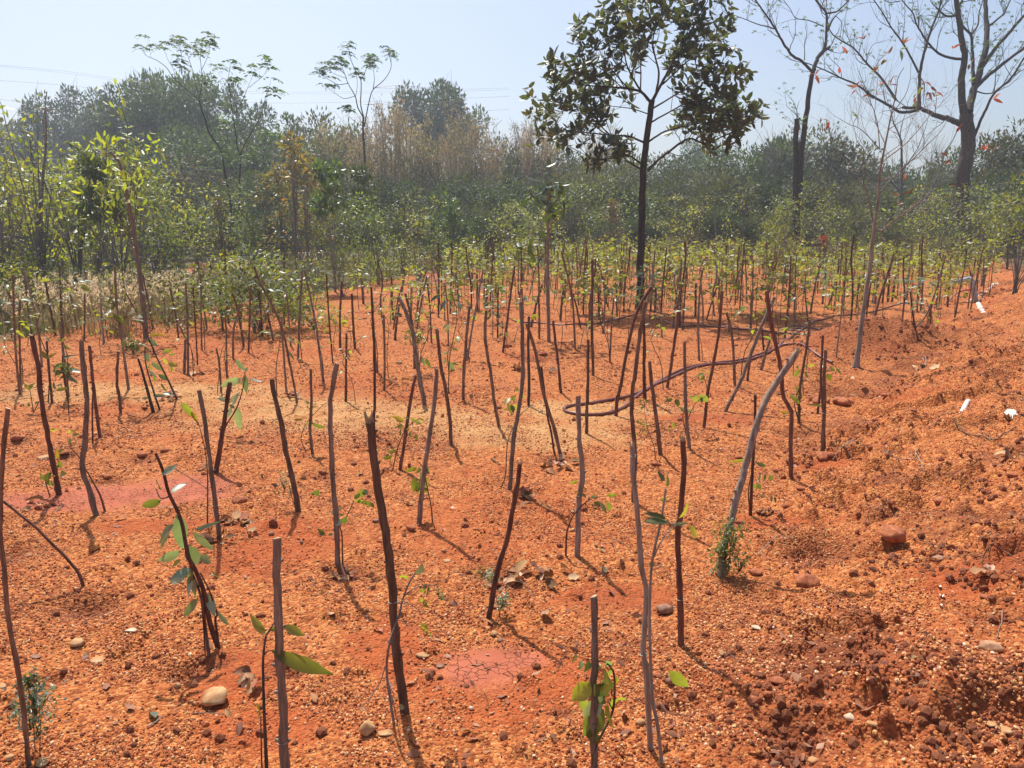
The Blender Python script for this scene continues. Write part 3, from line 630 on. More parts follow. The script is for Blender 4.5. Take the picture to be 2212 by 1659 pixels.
S('5', [(435, 605), (370, 350), (300, 120), ('C', 130, 700), ('C', 88, 575)], 30, 'stake leaning hard left out of a leaf-filled planting hole', 'stake')
S('5', [(385, 600), (355, 400), (330, 300), ('C', 160, 780)], 16, 'thinner twin stake in the same leaf-filled hole', 'stake_red')
S('5', [(575, 1450), (590, 1000), (620, 800), (600, 550), (590, 400), (583, 130)], 44, 'stout knotty stake with flat cut top in front of the hose loop', 'stake_grey', knots=8)
S('5', [(652, 435), (655, 150), ('C', 378, 950), ('C', 382, 650)], 26, 'perfectly upright stake standing in the narrow hose loop', 'stake')
S('5', [(895, 290), (910, 100), ('C', 520, 950), ('C', 600, 560), ('C', 682, 400)], 28, 'long stake crossing the hose and leaning far to the right', 'stake_red')
S('5', [(440, 100), ('C', 243, 800), ('C', 225, 650), ('C', 215, 560)], 22, 'thin stake in front of the hummock of dug soil left of the hose', 'stake_red')
S('5', [(1135, 150), ('C', 648, 800), ('C', 650, 640), ('C', 640, 480)], 26, 'upright stake with a notch, foot touching the double run of hose', 'stake_red')
S('5', [(1265, 620), (1230, 300), (1190, 0), ('C', 675, 755)], 32, 'stake leaning left with its foot in a crumbly mound below the hose', 'stake')
S('5', [(1040, 1000), (1052, 560), (1025, 300), (1040, 0), ('C', 600, 850), ('C', 632, 600), ('C', 655, 470)], 34, 'very tall curving stake rising behind the split-topped stake pair', 'stake', knots=5)
S('6', [(1180, 1500), (1150, 900), (1120, 700), (1135, 500), (1145, 200), (1110, 0), ('5', 1090, 1300), ('5', 1060, 950), ('5', 1035, 800), ('5', 1030, 545)], 46, 'tall kinked stake with splintered pale head tied to a two-stemmed sapling', 'stake_grey', top='split', knots=8, tie=[.34, .98])
S('6', [(1435, 640), (1430, 300), (1420, 0), ('5', 1410, 1300), ('5', 1440, 1000), ('5', 1460, 700), ('5', 1450, 500)], 48, 'brown stake with frayed torn bark at its top beside a wiry stem', 'stake_red', top='split', knots=4, tie=[.25])
S('5', [(1505, 565), (1475, 250), ('C', 845, 950), ('C', 840, 660)], 28, 'flat-topped straight stake with drooping toothed leaves either side', 'stake_grey')
S('5', [(1625, 385), (1655, 100), ('C', 960, 850), ('C', 1000, 640), ('C', 1020, 420)], 27, 'long dark stake leaning right with a bushy little shadow', 'stake_red')
S('5', [(1805, 250), (1930, 0), ('C', 1140, 760), ('C', 1200, 600), ('C', 1268, 450)], 30, 'long curved stake leaning strongly right toward the hose coil', 'stake_grey')
S('5', [(1760, 1620), (1800, 1320), (1850, 1170), (1900, 950), (1960, 750), (2020, 500), (2100, 250), ('D', 60, 900), ('D', 185, 715)], 58, 'thick grey stake leaning far right, feathery shrub climbing its foot', 'stake_grey', lean=.25, knots=8, top='split')
S('5', [(2010, 1110), (2030, 700), (2048, 400), (2050, 120)], 26, 'thin split-topped stake directly behind the thick leaning stake', 'stake_red', top='split')
S('7', [(280, 810), (275, 500), (280, 250), (215, 130), ('D', 110, 780), ('D', 80, 640), ('D', 60, 540), ('D', 45, 420)], 34, 'snaking brown stake with sharp kink at the edge of the bank', 'stake_red', knots=6)
S('7', [(535, 600), (555, 250), ('D', 318, 850), ('D', 325, 700)], 30, 'shorter of two tied stakes on the open soil below the mound', 'stake', tie=[.45])
S('7', [(560, 598), (545, 250), ('D', 303, 850), ('D', 312, 630)], 22, 'taller and darker of two tied stakes below the mound', 'stake_red')
S('7', [(345, 350), (350, 100), ('D', 215, 800), ('D', 240, 650), ('D', 250, 555)], 24, 'stake standing behind the dug pit with bright shoots round it', 'stake')
S('7', [(500, 270), (530, 0), ('D', 300, 790)], 20, 'slanting stick between dark clods at the foot of the mound', 'stake_red')
S('6', [(712, 1760), (710, 1300), (715, 900), (720, 500), (712, 240)], 62, 'cracked grey post at the bottom edge wrapped by a broad-leaved sapling', 'stake_grey', lean=0., knots=6)
# ---- mid field, traced; the label is worked out from where each one stands
MID = []
def mid(t, *L):
    for l in L: MID.append((t, l))
mid('A', [(95, 910), (75, 700), (60, 340)], [(98, 860), (92, 600), (95, 460)], [(200, 780), (175, 560), (110, 310)], [(265, 630), (240, 500), (215, 375)], [(325, 920), (300, 700), (285, 560)],
    [(248, 950), (232, 790), (222, 655)], [(400, 650), (403, 540), (403, 432)], [(300, 640), (290, 480), (283, 300)], [(495, 665), (485, 550), (478, 450)], [(740, 720), (670, 560), (600, 430)],
    [(610, 885), (580, 650), (555, 480), (545, 300)], [(895, 815), (893, 600), (883, 380)], [(877, 810), (882, 650)], [(940, 770), (930, 580), (918, 400)], [(960, 700), (955, 350)],
    [(1052, 900), (1045, 780), (1030, 690)], [(1080, 825), (1077, 660), (1072, 520)], [(1110, 740), (1112, 600), (1145, 480)], [(1160, 680), (1130, 500), (1103, 425)], [(1060, 600), (1042, 400)], [(1182, 715), (1188, 560), (1190, 400)],
    [(985, 600), (965, 460), (952, 330)], [(1250, 630), (1232, 420)], [(850, 640), (830, 500), (806, 400)], [(368, 600), (345, 480), (318, 370)], [(730, 600), (705, 470), (680, 340)], [(70, 640), (60, 480), (35, 420)], [(1145, 600), (1150, 480)], [(150, 620), (130, 480), (115, 330)])
mid('B', [(40, 635), (25, 430)], [(92, 650), (60, 500)], [(175, 680), (165, 540), (155, 430)], [(210, 740), (215, 560), (230, 320)], [(205, 950), (170, 760), (120, 560), (30, 380), (0, 300)], [(155, 900), (140, 700), (130, 540)],
    [(330, 850), (300, 620), (275, 480), (240, 320)], [(375, 760), (355, 520), (345, 340)], [(410, 700), (410, 520), (418, 370)], [(437, 945), (440, 620)], [(480, 690), (470, 540), (465, 430)], [(582, 800), (568, 600), (560, 450)],
    [(620, 890), (622, 700), (616, 530)], [(660, 555), (655, 350)], [(670, 650), (680, 560), (692, 480)], [(765, 790), (757, 600), (720, 430)], [(845, 665), (838, 500), (825, 380)], [(908, 560), (905, 380)],
    [(925, 680), (922, 520), (910, 390)], [(1065, 510), (1060, 380)], [(1185, 710), (1205, 560), (1240, 300)], [(1015, 750), (1045, 560), (1090, 320)], [(520, 480), (510, 340)], [(775, 600), (800, 450), (822, 350)], [(1160, 640), (1162, 400)],
    [(1100, 500), (1120, 330)], [(975, 480), (960, 330)], [(745, 570), (750, 400)], [(700, 480), (712, 330)])
S('B', [(812, 958), (780, 780), (755, 620), (720, 510), (688, 450)], 20, 'stout bowed stake with a blunt pale top, yellow shoots round its middle', 'stake_grey', knots=6)
mid('C', [(150, 645), (148, 560), (150, 480)], [(320, 680), (305, 450), (255, 230)], [(405, 820), (400, 600), (402, 270)], [(455, 620), (460, 500), (465, 385)], [(485, 760), (492, 600), (503, 450)],
    [(110, 590), (135, 480), (162, 390)], [(345, 590), (330, 510), (310, 430)], [(735, 640), (728, 530), (715, 430)], [(758, 880), (790, 680), (815, 500)], [(785, 595), (800, 450), (822, 310)], [(910, 750), (905, 560), (915, 390)],
    [(1055, 612), (1050, 540)], [(1080, 872), (1068, 640), (1040, 520)], [(1140, 845), (1150, 760), (1162, 690)], [(945, 555), (970, 470), (1002, 380)], [(892, 540), (895, 380)], [(1205, 795), (1225, 720), (1250, 640)], [(1155, 600), (1160, 420)],
    [(1015, 520), (1000, 350)], [(520, 540), (515, 400)], [(435, 560), (430, 400)], [(60, 560), (55, 420)], [(700, 520), (705, 400)], [(1235, 560), (1240, 400)], [(250, 560), (262, 420)])
mid('D', [(335, 505), (370, 380), (400, 260)], [(130, 640), (150, 440), (160, 250)], [(410, 525), (415, 400), (425, 260)], [(725, 692), (800, 540), (855, 400), (895, 250)], [(755, 697), (745, 560), (728, 420)], [(790, 655), (812, 560), (832, 480)],
    [(515, 585), (525, 480), (540, 380)], [(708, 472), (722, 330), (738, 190)], [(382, 655), (400, 520), (418, 400)], [(175, 575), (180, 420)], [(30, 700), (20, 560)], [(560, 480), (575, 330)], [(640, 470), (660, 330)], [(620, 470), (630, 340)],
    [(760, 520), (765, 400)], [(905, 495), (915, 350)], [(822, 600), (825, 500)], [(240, 560), (225, 400)], [(310, 480), (320, 340)], [(470, 500), (488, 350)])
MIDTH = []
for t_, l_ in MID:
    w_ = 11 if P(t_, *l_[0])[1] < 9 else 9
    o_ = S(t_, l_, w_*(.8+.5*SR.random()), '', ['stake', 'stake_red', 'stake_grey'][SR.integers(3)], parts=False, knots=2)
    MIDTH.append((o_, l_, t_))

# ------------------------------------------------------------------ foreground saplings
sapling('2', [([(1810, 670), (1740, 450), (1690, 200), (1620, 20), ('1', 1560, 1450), ('1', 1500, 1150), ('1', 1400, 930), ('1', 1350, 740), ('1', 1290, 600)], 44), ([(1735, 740), (1700, 480), (1670, 250), (1600, 60), ('1', 1570, 1500)], 30),
              ([(1815, 660), (1785, 430), (1800, 380), (1740, 200), (1660, 40)], 22), ([(1700, 690), (1680, 400), (1650, 150), (1630, 0)], 12), ([('1', 1400, 960), ('1', 1330, 970), ('1', 1290, 890)], 12)],
        [('1', 1340, 780, 1465, 690, None, .4), ('1', 1420, 930, 1545, 830, None, .5), ('1', 1335, 990, 1160, 1050, 'leaf_mid', .45), ('1', 1345, 900, 1270, 815, 'leaf_light', .4), ('1', 1470, 1100, 1520, 1420, None, .34),
         ('1', 1440, 1190, 1285, 1340, None, .32), ('1', 1430, 1200, 1280, 1420, None, .2), ('1', 1610, 1240, 1830, 1160, None, .2), ('1', 1600, 1250, 1770, 1420, None, .3), ('1', 1500, 1410, 1290, 1510, None, .32), ('1', 1560, 1360, 1640, 1550, None, .45),
         ('1', 1500, 1480, 1420, 1540, 'leaf_light', .5), ('1', 1640, 1450, 1770, 1510, None, .4), ('1', 1590, 1560, 1390, 1640, None, .4), ('1', 1600, 1580, 1560, 1680, None, .5), ('1', 1740, 1530, 1800, 1660, 'leaf_light', .3), (1560, 55, 1375, 120, None, .34),
         (1600, 60, 1540, 160, None, .5), (1620, 90, 1600, 260, None, .4), (1640, 250, 1510, 420, None, .34), (1720, 210, 1780, 400, None, .42), (1800, 350, 1890, 490, None, .34), (1590, 120, 1550, 230, None, .45)],
        'leafy sapling with long grey-green leaves on bundled stems, pruned top', stem_mat='stake_red', leaf_m='leaf_grey', seed=2)
sapling('4', [([(110, 1745), (105, 1659), (85, 1200), (75, 800), (90, 620), (100, 560)], 32), ([(68, 1745), (60, 1450), (55, 1230)], 14), ([(100, 560), (140, 500), (170, 450)], 14), ([(85, 720), (115, 690), (150, 685)], 14)],
        [(95, 545, -50, 385, 'leaf_mid', .42), (100, 520, 20, 485, 'leaf_yellow', .35), (240, 480, 425, 560, 'leaf_light', .48), (130, 520, 250, 470, 'leaf_mid', .35), (150, 685, 665, 920, 'leaf_mid', .27), (60, 1210, 0, 1155, 'leaf_light', .5)],
        'sapling with three big torn leaves beside the thick bottom-edge post', leaf_m='leaf_mid', seed=3, stem_mat='trunk')
sapling('6', [([(700, 1760), (715, 1520), (800, 1340), (870, 1180), (885, 1000), (870, 850), (800, 780), (740, 770)], 26), ([(870, 1180), (830, 1110), (790, 1130)], 10), ([(860, 1060), (850, 930), (790, 920), (730, 950)], 9), ([(740, 770), (640, 750), (560, 730)], 8)],
        [(680, 950, 535, 1110, 'leaf_light', .75), (720, 960, 850, 1070, 'leaf_dark', .6), (785, 1120, 600, 1250, 'leaf_grey', .5), (790, 1170, 620, 1420, 'leaf_mid', .62), (720, 1330, 690, 1480, 'leaf_mid', .7), (830, 1140, 850, 1340, 'leaf_mid', .5), (870, 1090, 940, 1120, 'leaf_light', .8),
         (680, 770, 640, 870, 'leaf_dark', .7), (610, 770, 600, 840, 'leaf_mid', .5), (580, 725, 515, 790, 'leaf_light', .4), (820, 770, 850, 830, 'leaf_grey', .6), (840, 830, 840, 940, 'leaf_mid', .4), (880, 930, 900, 1010, 'leaf_light', .5), (790, 930, 840, 960, 'leaf_light', .8),
         (760, 1060, 790, 1120, 'leaf_mid', .6), (640, 1100, 610, 1160, 'leaf_light', .4), (740, 790, 760, 850, 'leaf_light', .5)],
        'sapling with broad rounded green leaves around the cracked grey post', seed=4)
sapling('6', [([(1275, 1610), (1240, 1300), (1200, 1100), (1180, 700), (1175, 300), (1190, 0), ('5', 1215, 1400), ('5', 1270, 1150), ('5', 1310, 890)], 30), ([('5', 1215, 1450), ('5', 1260, 1350), ('5', 1330, 1250), ('5', 1375, 1190)], 14), ([('5', 1375, 1190), ('5', 1395, 1165), ('5', 1410, 1145)], 8), ([('5', 1220, 1530), ('5', 1290, 1545), ('5', 1350, 1659)], 8)],
        [('5', 1310, 870, 1340, 760, 'leaf_light', .5), ('5', 1300, 830, 1240, 740, 'leaf_dark', .35), ('5', 1345, 1170, 1110, 1165, 'leaf_grey', .2), ('5', 1310, 1140, 1145, 1085, 'leaf_mid', .25), ('5', 1330, 1180, 1150, 1130, 'leaf_dark', .2), ('5', 1375, 1190, 1500, 1180, 'leaf_grey', .22), ('5', 1500, 1195, 1580, 1310, 'leaf_light', .4),
         ('5', 1415, 1140, 1515, 1010, 'leaf_light', .45), ('5', 1260, 980, 1340, 990, 'leaf_mid', .3), ('5', 1220, 1510, 1160, 1530, 'leaf_mid', .5), (1335, 850, 1525, 1030, 'leaf_light', .28)],
        'pale forked sapling with narrow leaves tied to the kinked stake', stem_mat='trunk_pale', seed=5)
sapling('4', [([(1160, 1290), (1130, 1100), (1100, 850), (1120, 650), (1170, 480), (1210, 380), (1230, 270), (1290, 120), (1360, 10)], 22), ([(1240, 240), (1330, 170), (1420, 145), (1500, 150)], 10), ([(1225, 270), (1310, 310), (1380, 360), (1440, 390)], 8), ([(1205, 350), (1250, 450), (1330, 510)], 6), ([(1090, 820), (1040, 960), (960, 1080), (880, 1170)], 9), ([(1115, 940), (1155, 1020), (1140, 1180)], 9)],
        [(1480, 160+i*14, 1435+0*i, 165+i*16, None, .5) for i in range(0)] + [(1430+((i % 2)*2-1)*4, 150+i*8, 1430+((i % 2)*2-1)*34, 155+i*9, None, .5) for i in range(8)] + [(1540+((i % 2)*2-1)*3, 165+i*11, 1540+((i % 2)*2-1)*26, 170+i*12, None, .5) for i in range(8)] +
        [(1390+i*9, 280+i*6+((i % 2)*2-1)*3, 1398+i*9, 282+i*6+((i % 2)*2-1)*18, 'leaf_light', .5) for i in range(6)] + [(1400+i*10, 505+i*5+((i % 2)*2-1)*3, 1408+i*9, 505+i*6+((i % 2)*2-1)*22, 'leaf_light', .5) for i in range(6)] + [(1260, 60, 1230, 100, 'leaf_light', .6), (1365, 5, 1390, 25, 'leaf_mid', .6), (1250, 1160, 1190, 1145, 'leaf_grey', .4)],
        'wiry vine-like sapling with tiny paired leaflets crossing the thickest stake', stem_mat='trunk_grey', seed=6)
sapling('3', [([(735, 1520), (730, 1280), (715, 1200), (770, 1120), (830, 990)], 14), ([(715, 1200), (690, 1100), (660, 1060)], 8), ([(715, 1210), (600, 1250)], 6)],
        [(830, 975, 880, 935, 'leaf_mid', .55), (870, 960, 905, 905, 'leaf_mid', .6), (900, 940, 950, 900, 'leaf_mid', .6), (850, 985, 890, 1010, 'leaf_light', .5)] + [(870+22*i, 975+7*i, 880+22*i, 1025+6*i, 'leaf_mid', .6) for i in range(6)] +
        [(680, 1160, 725, 1190, 'leaf_grey', .9), (740, 1180, 760, 1130, 'leaf_mid', .6), (650, 1080, 625, 1090, 'leaf_grey', .7), (690, 1070, 740, 1050, 'leaf_grey', .4), (590, 1270, 520, 1230, 'leaf_light', .6), (590, 1260, 535, 1275, 'leaf_grey', .6), (600, 1270, 590, 1290, 'leaf_mid', .8), (620, 1280, 655, 1265, 'leaf_grey', .8), (700, 1110, 745, 1110, 'leaf_dark', .5), (500, 940, 465, 920, 'leaf_light', .5), (510, 945, 530, 915, 'leaf_mid', .5), (480, 950, 500, 910, 'leaf_mid', .5)],
        'sapling with round paired leaflets beside the wavy stake and its hole', seed=7)
sapling('3', [([(1480, 1175), (1470, 1050), (1440, 900), (1400, 720), (1350, 660)], 12)],
        [(1340, 800, 1320, 930, 'leaf_light', .55), (1380, 790, 1450, 880, 'leaf_light', .6), (1370, 830, 1350, 930, 'leaf_mid', .6), (1390, 850, 1400, 960, 'leaf_light', .6), (1400, 720, 1460, 770, 'leaf_mid', .5), (1380, 720, 1350, 760, 'leaf_mid', .5), (1350, 720, 1260, 750, 'leaf_light', .35), (1410, 880, 1440, 930, 'leaf_light', .6), (1330, 640, 1315, 660, 'leaf_dark', .6), (1375, 770, 1430, 790, 'leaf_grey', .5), (1400, 700, 1455, 735, 'leaf_mid', .55), (1330, 850, 1325, 900, 'leaf_mid', .6)],
        'sapling with a hanging bunch of pale toothed leaves on a right-leaning stake', seed=8)
sapling('3', [([(1150, 740), (1190, 560), (1240, 430), (1270, 330)], 10), ([(1190, 560), (1150, 590), (1120, 640)], 5), ([(1245, 420), (1330, 330), (1400, 320)], 5)],
        [(1250, 330, 1135, 285, 'leaf_yellow', .3), (1240, 340, 1170, 320, 'leaf_light', .35), (1240, 370, 1180, 380, 'leaf_light', .4), (1220, 400, 1210, 460, 'leaf_mid', .45), (1170, 440, 1125, 480, 'leaf_light', .5), (1260, 400, 1290, 400, 'leaf_light', .5), (1300, 420, 1290, 470, 'leaf_mid', .6), (1340, 440, 1350, 490, 'leaf_mid', .6), (1330, 330, 1395, 360, 'leaf_mid', .4), (1300, 310, 1340, 330, 'leaf_light', .5), (1370, 310, 1415, 330, 'leaf_light', .4), (1250, 310, 1300, 300, 'leaf_light', .4), (1325, 510, 1330, 525, 'leaf_light', .8),
         (1170, 580, 1110, 590, 'leaf_light', .45), (1150, 620, 1060, 650, 'leaf_light', .4), (1120, 610, 1090, 630, 'leaf_mid', .5), (1130, 650, 1125, 690, 'leaf_mid', .4)],
        'bright pinnate sapling beside the dark thin stake, yellow leaf at its top', seed=9)
sapling('5', [([(480, 1450), (490, 1250), (540, 1120), (590, 1060), (640, 1010), (700, 960)], 15), ([(640, 1000), (760, 960), (860, 950)], 5)],
        [(690, 960, 740, 960, 'leaf_grey', .7), (820, 945, 905, 950, 'leaf_light', .35), (710, 1010, 790, 1030, 'leaf_mid', .5), (770, 1010, 815, 1095, 'leaf_mid', .45), (820, 1000, 860, 1100, 'leaf_mid', .25), (600, 935, 650, 960, 'leaf_mid', .5), (570, 930, 620, 935, 'leaf_yellow', .6), (505, 845, 590, 835, 'leaf_light', .25)],
        'thin sapling arching behind the stout knotty stake, one bright yellow leaf', seed=10, stem_mat='stake_red')
sapling('1', [([(870, 1080), (830, 950), (750, 800), (715, 740)], 20), ([(715, 740), (660, 640), (590, 550), (580, 470)], 9), ([(700, 730), (640, 700), (590, 650)], 5)],
        [(590, 480, 570, 520, 'leaf_light', .8), (600, 430, 640, 400, 'leaf_yellow', .4), (600, 450, 650, 440, 'leaf_light', .4), (580, 440, 570, 400, 'leaf_light', .4), (580, 500, 600, 540, 'leaf_light', .5), (720, 505, 755, 500, 'leaf_yellow', .6)],
        'bare red stem bending from the pink pan with small yellow leaves', stem_mat='stake_red', seed=11)
sapling('1', [([(415, 960), (390, 880), (375, 820)], 12), ([(450, 900), (480, 720), (480, 600)], 8)],
        [(370, 820, 320, 760, 'leaf_light', .5), (375, 830, 415, 760, 'leaf_mid', .6), (385, 830, 450, 870, 'leaf_mid', .5), (480, 650, 470, 570, 'leaf_yellow', .4), (480, 600, 540, 555, 'leaf_yellow', .35), (480, 710, 520, 700, 'leaf_light', .5), (490, 720, 495, 670, 'leaf_mid', .5), (440, 800, 420, 780, 'leaf_mid', .6), (500, 770, 535, 765, 'leaf_light', .4), (410, 410, 490, 410, 'leaf_light', .3)],
        'yellow-green shoots at the foot of the dark crooked stake', seed=12)
sapling('1', [([(1720, 1200), (1720, 760), (1690, 520), (1645, 350)], 12), ([(1645, 350), (1580, 280), (1500, 170)], 10)],
        [(1500, 175, 1615, 310, 'leaf_light', .32), (1580, 240, 1645, 345, 'leaf_yellow', .3)],
        'thin stem carrying one long yellow leaf beside the straight grey stake', seed=13, stem_mat='stake_red')
sapling('E', [([(590, 880), (610, 800), (700, 650), (750, 500), (775, 370)], 14), ([(610, 820), (560, 880), (500, 940)], 9)],
        [(770, 330, 680, 240, None, .4), (770, 370, 780, 530, None, .36), (810, 400, 925, 440, None, .3), (740, 400, 545, 480, None, .35), (690, 410, 740, 440, None, .5), (660, 600, 525, 560, None, .25), (670, 620, 715, 515, None, .4), (660, 640, 615, 740, None, .4), (715, 650, 720, 840, None, .38), (590, 870, 610, 970, None, .4), (540, 880, 490, 950, None, .3), (640, 620, 690, 650, None, .6), (770, 360, 790, 300, None, .4)],
        'sapling with big dark drooping leaves at the left of the sand', leaf_m='leaf_grey', seed=14, stem_mat='stake_red')
sapling('I', [([(1095, 950), (1060, 820), (1010, 640), (985, 565)], 26), ([(1140, 930), (1090, 780), (1040, 600), (1035, 480)], 14), ([(1260, 850), (1200, 720), (1120, 560), (1060, 420)], 16)],
        [(1050, 420, 1130, 480, 'leaf_grey', .45), (1060, 400, 1180, 390, 'leaf_yellow', .22), (990, 460, 1050, 470, 'leaf_grey', .5), (1030, 530, 1070, 590, 'leaf_grey', .6), (1080, 590, 1170, 660, 'leaf_grey', .35), (1060, 650, 1120, 700, 'leaf_grey', .3), (1130, 680, 1200, 720, 'leaf_dark', .4), (1090, 830, 1180, 830, 'leaf_grey', .3), (1160, 810, 1250, 820, 'leaf_grey', .35), (1150, 740, 1190, 810, 'leaf_dark', .4), (1200, 600, 1265, 620, 'leaf_light', .5), (1170, 560, 1190, 610, 'leaf_light', .5), (1215, 620, 1240, 660, 'leaf_mid', .5), (1160, 520, 1230, 500, 'leaf_mid', .4), (1100, 690, 1110, 740, 'leaf_mid', .5), (1060, 610, 1090, 650, 'leaf_light', .4), (1210, 540, 1250, 530, 'leaf_mid', .4)],
        'bushy sapling of dark and silvery leaves left of the sand, several stems', seed=15, small=[(940, 470, 75, 120, .035, 'leaf_mid')], stem_mat='trunk')
sapling('I', [([(240, 950), (215, 800), (200, 760)], 8), ([(240, 950), (300, 850), (430, 780)], 8), ([(300, 860), (280, 780), (200, 760), (110, 700)], 7)],
        [(200, 790, 240, 740, 'leaf_light', .6), (195, 780, 170, 740, 'leaf_light', .4), (400, 790, 485, 775, 'leaf_light', .35), (400, 780, 370, 730, 'leaf_mid', .5), (410, 770, 440, 740, 'leaf_mid', .4), (205, 900, 175, 910, 'leaf_light', .6), (250, 890, 270, 870, 'leaf_mid', .4), (210, 910, 200, 880, 'leaf_mid', .5)],
        'small branching sapling with bright leaves near the left edge', seed=16)
sapling('I', [([(490, 880), (470, 780), (450, 650), (445, 540)], 16)],
        [(450, 560, 530, 540, 'leaf_mid', .4), (450, 470, 500, 500, 'leaf_mid', .5), (440, 450, 470, 415, 'leaf_light', .5), (440, 440, 400, 430, 'leaf_light', .4), (460, 640, 580, 650, 'leaf_grey', .35), (470, 660, 545, 750, 'leaf_dark', .3), (460, 690, 410, 720, 'leaf_mid', .4), (480, 700, 550, 730, 'leaf_grey', .4), (440, 600, 380, 640, 'leaf_mid', .4), (430, 650, 370, 690, 'leaf_mid', .3)],
        'dense green sapling between the two leftmost bent stakes', seed=17, small=[(455, 640, 60, 60, .05, 'leaf_mid')])
sapling('I', [([(490, 955), (485, 730), (480, 560), (460, 470)], 8)], [(340, 570, 285, 500, 'leaf_light', .4), (340, 565, 400, 520, 'leaf_light', .3)], 'pair of bright leaves on a hair-thin stem', seed=18)
# feathery shrubs and tufts
sapling('2', [([(290, 1530), (280, 1250), (300, 1000)], 8), ([(330, 1520), (340, 1250), (380, 1050)], 8)], [], 'feathery small-leaved shrub at the foot of the corner stake', small=[(280, 1080, 200, 330, .016, 'leaf_grey'), (240, 940, 70, 80, .016, 'leaf_mid'), (240, 1250, 130, 120, .015, 'leaf_grey'), (320, 1330, 80, 60, .014, 'leaf_dark')], cat='shrub', seed=19, group=None)
sapling('5', [([(1780, 1620), (1790, 1400), (1830, 1200)], 9), ([(1820, 1600), (1850, 1400), (1950, 1230)], 7)], [], 'fine-leaved shrub growing up the foot of the thick leaning stake', small=[(1800, 1400, 130, 260, .02, 'leaf_mid'), (1850, 1250, 150, 160, .02, 'leaf_mid'), (1790, 1540, 90, 110, .018, 'leaf_dark'), (1920, 1500, 110, 90, .02, 'leaf_mid')], cat='shrub', seed=20, group=None)
sapling('3', [([(350, 1060), (310, 950), (290, 850)], 8)], [], 'tuft of tiny pale leaves low on the left-leaning dark stake', small=[(250, 820, 110, 110, .014, 'leaf_grey'), (310, 900, 50, 40, .012, 'leaf_grey')], cat='shrub', seed=21, group=None)
sapling('4', [([(2040, 400), (2010, 250), (1960, 120), (1900, 40)], 7)], [], 'spindly pale-leaved plant beside the short dark leaning stake', small=[(1980, 80, 90, 80, .018, 'leaf_grey'), (2050, 270, 90, 90, .018, 'leaf_grey'), (1880, 40, 60, 30, .015, 'leaf_mid'), ], cat='shrub', seed=22, group=None)
sapling('5', [([(1225, 650), (1210, 540), (1170, 430), (1140, 300), (1130, 180)], 7), ([(1170, 430), (1110, 500), (1060, 560)], 5), ([(1175, 440), (1300, 360), (1420, 280)], 4)], [(1370, 340, 1370, 410, 'leaf_mid', .4), (1330, 390, 1335, 420, 'leaf_mid', .5), (1150, 360, 1170, 380, 'leaf_yellow', .6), (1060, 430, 1070, 470, 'leaf_light', .3), (1100, 230, 1120, 215, 'leaf_mid', .5), (1150, 290, 1160, 280, 'leaf_grey', .6)], 'wiry sapling of yellow-green leaves behind the frayed stake pair', small=[(1120, 370, 60, 50, .018, 'leaf_light'), (1130, 180, 50, 25, .02, 'leaf_mid')], seed=23)
sapling('5', [([(1480, 450), (1450, 300), (1460, 240), (1400, 210)], 9), ([(1480, 480), (1500, 300), (1560, 180), (1640, 130)], 8)], [(1365, 150, 1300, 170, 'leaf_mid', .4), (1390, 150, 1420, 210, 'leaf_mid', .7), (1560, 120, 1560, 185, 'leaf_mid', .6), (1590, 115, 1670, 180, 'leaf_mid', .5), (1600, 130, 1610, 190, 'leaf_dark', .5), (1430, 220, 1480, 260, 'leaf_grey', .6), (1480, 240, 1530, 265, 'leaf_grey', .4), (1340, 160, 1300, 150, 'leaf_light', .4), (1500, 130, 1540, 150, 'leaf_grey', .4)], 'toothed leaves on thin arms each side of the flat-topped stake', seed=24)
sapling('5', [([(2008, 1110), (1995, 900), (2040, 700), (2080, 640)], 12)], [(1990, 650, 1830, 680, 'leaf_light', .15), (2060, 680, 2150, 710, 'leaf_dark', .35), (2090, 770, 2080, 830, 'leaf_grey', .5), (2130, 770, 2130, 830, 'leaf_dark', .45), (2170, 780, 2190, 840, 'leaf_dark', .5), (2060, 850, 2030, 900, 'leaf_mid', .5), (2070, 850, 2100, 910, 'leaf_dark', .4), (2185, 950, 2185, 1010, 'leaf_dark', .4), (2000, 730, 1910, 740, 'leaf_grey', .4), (2210, 960, 2225, 1020, 'leaf_dark', .4), (2020, 650, 2060, 640, 'leaf_light', .5), (1860, 690, 1840, 700, 'leaf_light', .5)], 'sapling with dark hanging leaflets right of the thick leaning stake', seed=25)
sapling('7', [([(350, 350), (310, 200), (340, 80), (370, 0)], 10), ([(350, 180), (420, 130), (500, 110)], 5)], [(370, 150, 320, 30, 'leaf_light', .3), (350, 190, 270, 110, 'leaf_light', .35), (400, 195, 590, 205, 'leaf_light', .12), (270, 270, 175, 255, 'leaf_light', .25), (350, 270, 320, 255, 'leaf_grey', .5), (345, 280, 340, 330, 'leaf_grey', .5), (440, 660, 410, 680, 'leaf_mid', .4), (300, 740, 260, 740, 'leaf_mid', .3)], 'sapling of upright yellow leaves beside the pit at the foot of the bank', seed=26)
sapling('H', [([(260, 640), (255, 500), (290, 440)], 6), ([(380, 600), (400, 500), (440, 460)], 6)], [(230, 480, 200, 540, 'leaf_mid', .5), (270, 460, 290, 475, 'leaf_light', .7), (300, 450, 320, 470, 'leaf_light', .7), (210, 470, 235, 465, 'leaf_light', .6), (370, 460, 390, 470, 'leaf_grey', .8), (420, 470, 465, 495, 'leaf_mid', .5), (410, 510, 430, 555, 'leaf_light', .8), (350, 500, 400, 500, 'leaf_light', .5), (460, 480, 505, 510, 'leaf_mid', .4), (350, 440, 380, 440, 'leaf_light', .6), (270, 500, 285, 540, 'leaf_dark', .5)], 'sapling of bright round leaves behind the tied stakes below the mound', seed=27)
